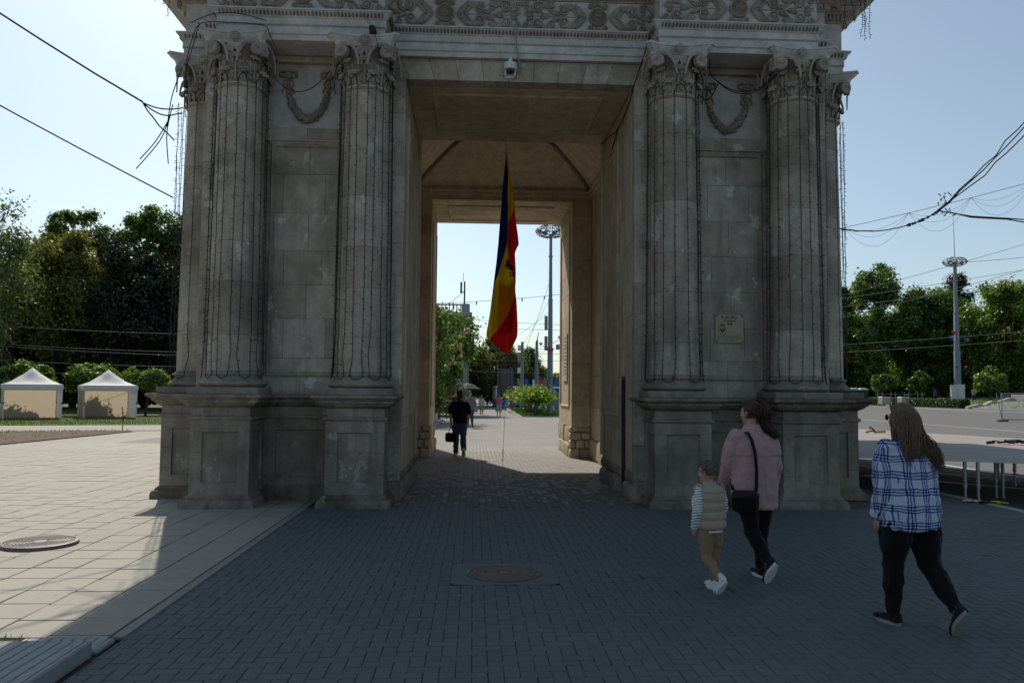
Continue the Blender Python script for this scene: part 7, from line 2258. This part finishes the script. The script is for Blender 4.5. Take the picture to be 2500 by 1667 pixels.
for f in zs:
    ph = ((f-.487)/.365*5.0) % 1.0
    puff = (math.sin(math.pi*ph)**.45)*.017-.003
    if f > .80: sx = .115-(f-.80)*1.15; sy = .088-(f-.80)*.62
    else: sx = .118+.006*math.sin((f-.49)*9); sy = .096
    ring = []
    for k2 in range(n):
        a = 2*math.pi*k2/n; w_ = puff+.003*mnoise.noise(V((math.cos(a)*5, math.sin(a)*5, f*60)))
        ring.append(((sx+w_)*H*math.cos(a)*1.0, (sy+w_)*H*math.sin(a)+F['ctr'](f)[1], up_(f)))
    rings.append(ring)
b.loft(rings); vs_o = b.build('quilted_vest', VEST, F['body'], True)
b = MB(); torso(b, [(up_(.835), .062*H, .056*H, F['ctr'](.85)), (up_(.865), .056*H, .052*H, F['ctr'](.85)), (up_(.872), .05*H, .046*H, F['ctr'](.85))]); b.build('collar', VEST, vs_o, 50)
for s in (-1, 1):
    sh, e, w_ = F['arms'][s]; b = MB(); b.tube([sh+V((math.sin(a)*.0-.004*s, math.cos(a)*.060*H*1.0, math.sin(a)*.085*H-.035)) for a in [2*math.pi*i/20 for i in range(21)]], .010, 6); b.build('armhole_binding', VEST, vs_o, True)
    b = MB(); limb(b, [e.lerp(w_, .88), e.lerp(w_, .99)], [.031*H, .028*H]); b.build('wristband', mat('lilac_knit', (.42,.38,.46), .9), jr, True)
cap = hair_cap(F, HAIR_BOY, .12, -.45, 1.045, disp=.004)
q = random.Random(9); locks = []
hc = F['hc']; k_ = F['hk']; tn = F['hm'].to_3x3()
for i in range(420):
    a = q.uniform(0, 2*math.pi); t_ = math.acos(q.uniform(-.25, 1))
    dvec = V((math.sin(t_)*math.sin(a), math.sin(t_)*math.cos(a), math.cos(t_)))
    if dvec.y > .45 and dvec.z < .55: continue
    p = V((dvec.x*.078*k_, -.008*k_+dvec.y*.1*k_, .028*k_+dvec.z*.1*k_)); flow = V((0, .3, -.6)) if dvec.y < .2 else V((0, .5, .1))
    fl = (flow-dvec*flow.dot(dvec)); fl = fl.normalized() if fl.length > .1 else V((0,1,0))
    locks.append([hc+tn @ p, hc+tn @ (p+fl*.012+dvec*.006), hc+tn @ (p+fl*.026+dvec*.004)])
strand_set(cap, locks, 3, .0028, .001, q)
cap.build('hair', HAIR_BOY, F['body'], True)

# ---- woman in the black T-shirt in the passage
F = person('woman in a black T-shirt and jeans walking away through the passage', (-1.06, 9.1), R(4), 1.68,
    dict(fat=1.0, vox=.016, lead=-1, support=(8, 5, 0), trail=(-14, 30, 50), arm_l=(-6, 12, 6), arm_r=(6, 18, 6), turn=0, legs_m=DENIM, leg_k=1.2, cuff=1.25, shoe_m=SHOEW, sole_m=SOLEG, hair_m=HAIR_DB, shw=1.08, curl=.9))
TR = [(.485,.108,.084,0),(.50,.114,.088,0),(.58,.110,.084,0),(.68,.112,.082,0),(.76,.118,.078,0),(.80,.10,.062,0),(.835,.055,.045,0)]
jacket(F, 't_shirt', BLACKC, TR, (.050,.050,.050), 1, .006, 7, short=True, vox=.015)
cap = hair_cap(F, HAIR_DB, .1, -.75, 1.09)
hc = F['hc']; locks = []; q = random.Random(2)
for i in range(90): o_ = V((q.gauss(0,.022), q.gauss(0,.012), 0)); locks.append([hc+V((0,-.1,.03))+o_*.5, hc+V((0,-.125,-.03))+o_, hc+V((0,-.115,-.13))+o_, hc+V((0,-.1,-.24))+o_*.8])
strand_set(cap, locks, 8, .008, .004, q); cap.build('hair', HAIR_DB, F['body'], True)
w_ = F['arms'][-1][2]
HB = thing('handbag', 'black handbag carried by the woman in the black T-shirt', 'bag', tuple(F['body'].location), R(4))
b = MB(); b.cbox(-.06,.06,-.16,.16,-.14,.10,.04,.004); b.xf(M.Translation(w_+V((0,.0,-.32))) @ M.Rotation(R(55), 4, 'Z')); b.build('pouch', BLACKC, HB, 60)
b = MB(); b.tube([w_+V((-.06,.06,-.22)), w_+V((-.03,.02,-.11)), w_+V((.0,0,-.085)), w_+V((.04,-.03,-.11)), w_+V((.07,-.06,-.22))], .010, 6); b.build('handle', BLACKC, HB, True)

# ---- people further down the street
def passer(label, loc, heading, H, top_m, leg_m, hair_m, lead=1, top='long', shoe_m=SHOEB, cut=1.0, fat=1.0, tname='shirt', long_hair=False, support=(14, 6, 0), trail=(-16, 22, 35), arms=((-10, 14, 5), (10, 18, 5)), skin=SKIN):
    F = person(label, loc, heading, H, dict(fat=fat, vox=.022, lead=lead, support=support, trail=trail, arm_l=arms[0], arm_r=arms[1], legs_m=leg_m, leg_k=1.12, leg_cut=cut, shoe_m=shoe_m, sole_m=SOLEG, hair_m=hair_m, group='people walking on the street', skin=skin))
    jacket(F, tname, top_m, TR, (.050,.047,.044,.040,.032), .95, .006, 7, short=(top == 'short'), vox=.02)
    cap = hair_cap(F, hair_m, .2, -.5, 1.08)
    if long_hair:
        q = random.Random(int(H*100)); hc = F['hc']; locks = []
        for i in range(60):
            a = R(q.uniform(-110, 110))+math.pi; locks.append([hc+V((math.sin(a)*.07, math.cos(a)*.09, .06)), hc+V((math.sin(a)*.09, math.cos(a)*.1, -.05)), hc+V((math.sin(a)*.1, math.cos(a)*.08-.02, -.26))])
        strand_set(cap, locks, 6, .013, .01, q)
    cap.build('hair', hair_m, F['body'], True)
    return F
passer('man in a dark plaid shirt walking towards the arch', (-.88, 28.6), R(176), 1.80, PLAID2, DENIM, HAIR_DB)
F = passer('man in a pink polo shirt and grey shorts seen from behind', (1.35, 53), R(-3), 1.74, cloth('pink_polo', (.55,.11,.24), 0, .85), cloth('grey_shorts', (.34,.34,.31), 0, .9), mat('grey_hair', (.14,.12,.11), .7), cut=.6, top='short', tname='polo_shirt', fat=1.2, support=(6, 4, 0), trail=(-10, 16, 20))
WS = thing('walking_stick', 'thin walking stick held by the man in the pink polo shirt', 'walking stick', tuple(F['body'].location), R(-3))
w_ = F['arms'][1][2]; b = MB(); b.tube([(w_.x+.02, w_.y+.03, w_.z-.07), (w_.x+.10, w_.y+.1, .01)], .012, 6); b.build('shaft', BARK, WS); b = MB(); b.tube([(w_.x-.02, w_.y-.03, w_.z-.07), (w_.x+.05, w_.y+.07, w_.z-.06)], .015, 6); b.build('grip', DARK, WS)
passer('woman in a white blouse and beige trousers walking towards the arch', (.03, 60), R(178), 1.70, cloth('white_blouse', (.5,.5,.48), 0, .9), BEIGE, HAIR_DB, long_hair=True)
passer('figure in dark clothes beyond the woman in the white blouse', (2.0-.1, 78), R(0), 1.70, BLACKC, BLACKC, HAIR_DB)
passer('figure in a pale blue shirt further down the street', (2.6, 92), R(0), 1.70, cloth('pale_blue', (.35,.42,.5), 0, .9), DENIM, HAIR_DB)
passer('distant figure in a dark jacket left of the dark screen', (1.3, 104), R(180), 1.72, BLACKC, DENIM, HAIR_DB)
passer('distant figure in a grey coat near the parasol', (.4, 100), R(180), 1.70, cloth('grey_coat', (.14,.14,.15), 0, .9), BLACKC, HAIR_DB)
passer('distant figure in a brown top near the parasol', (-.7, 97), R(0), 1.68, cloth('brown_top', (.18,.1,.07), 0, .9), BLACKC, HAIR_DB)
passer('man in a blue shirt standing on the lawn left of the lamp mast', (63.2, 96, .55), R(180), 1.78, cloth('royal_blue', (.04,.09,.4), 0, .85), BLACKC, HAIR_DB, top='short', support=(2, 2, 0), trail=(-2, 3, 0))
passer('man in a grey shirt standing beside the yellow green young tree', (63.0, 87, .75), R(150), 1.75, cloth('light_grey_top', (.4,.4,.42), 0, .85), cloth('dark_grey_trousers', (.05,.05,.06), 0, .9), HAIR_DB, top='short', support=(2, 2, 0), trail=(-2, 3, 0), arms=((20, 60, 6), (20, 60, 6)))
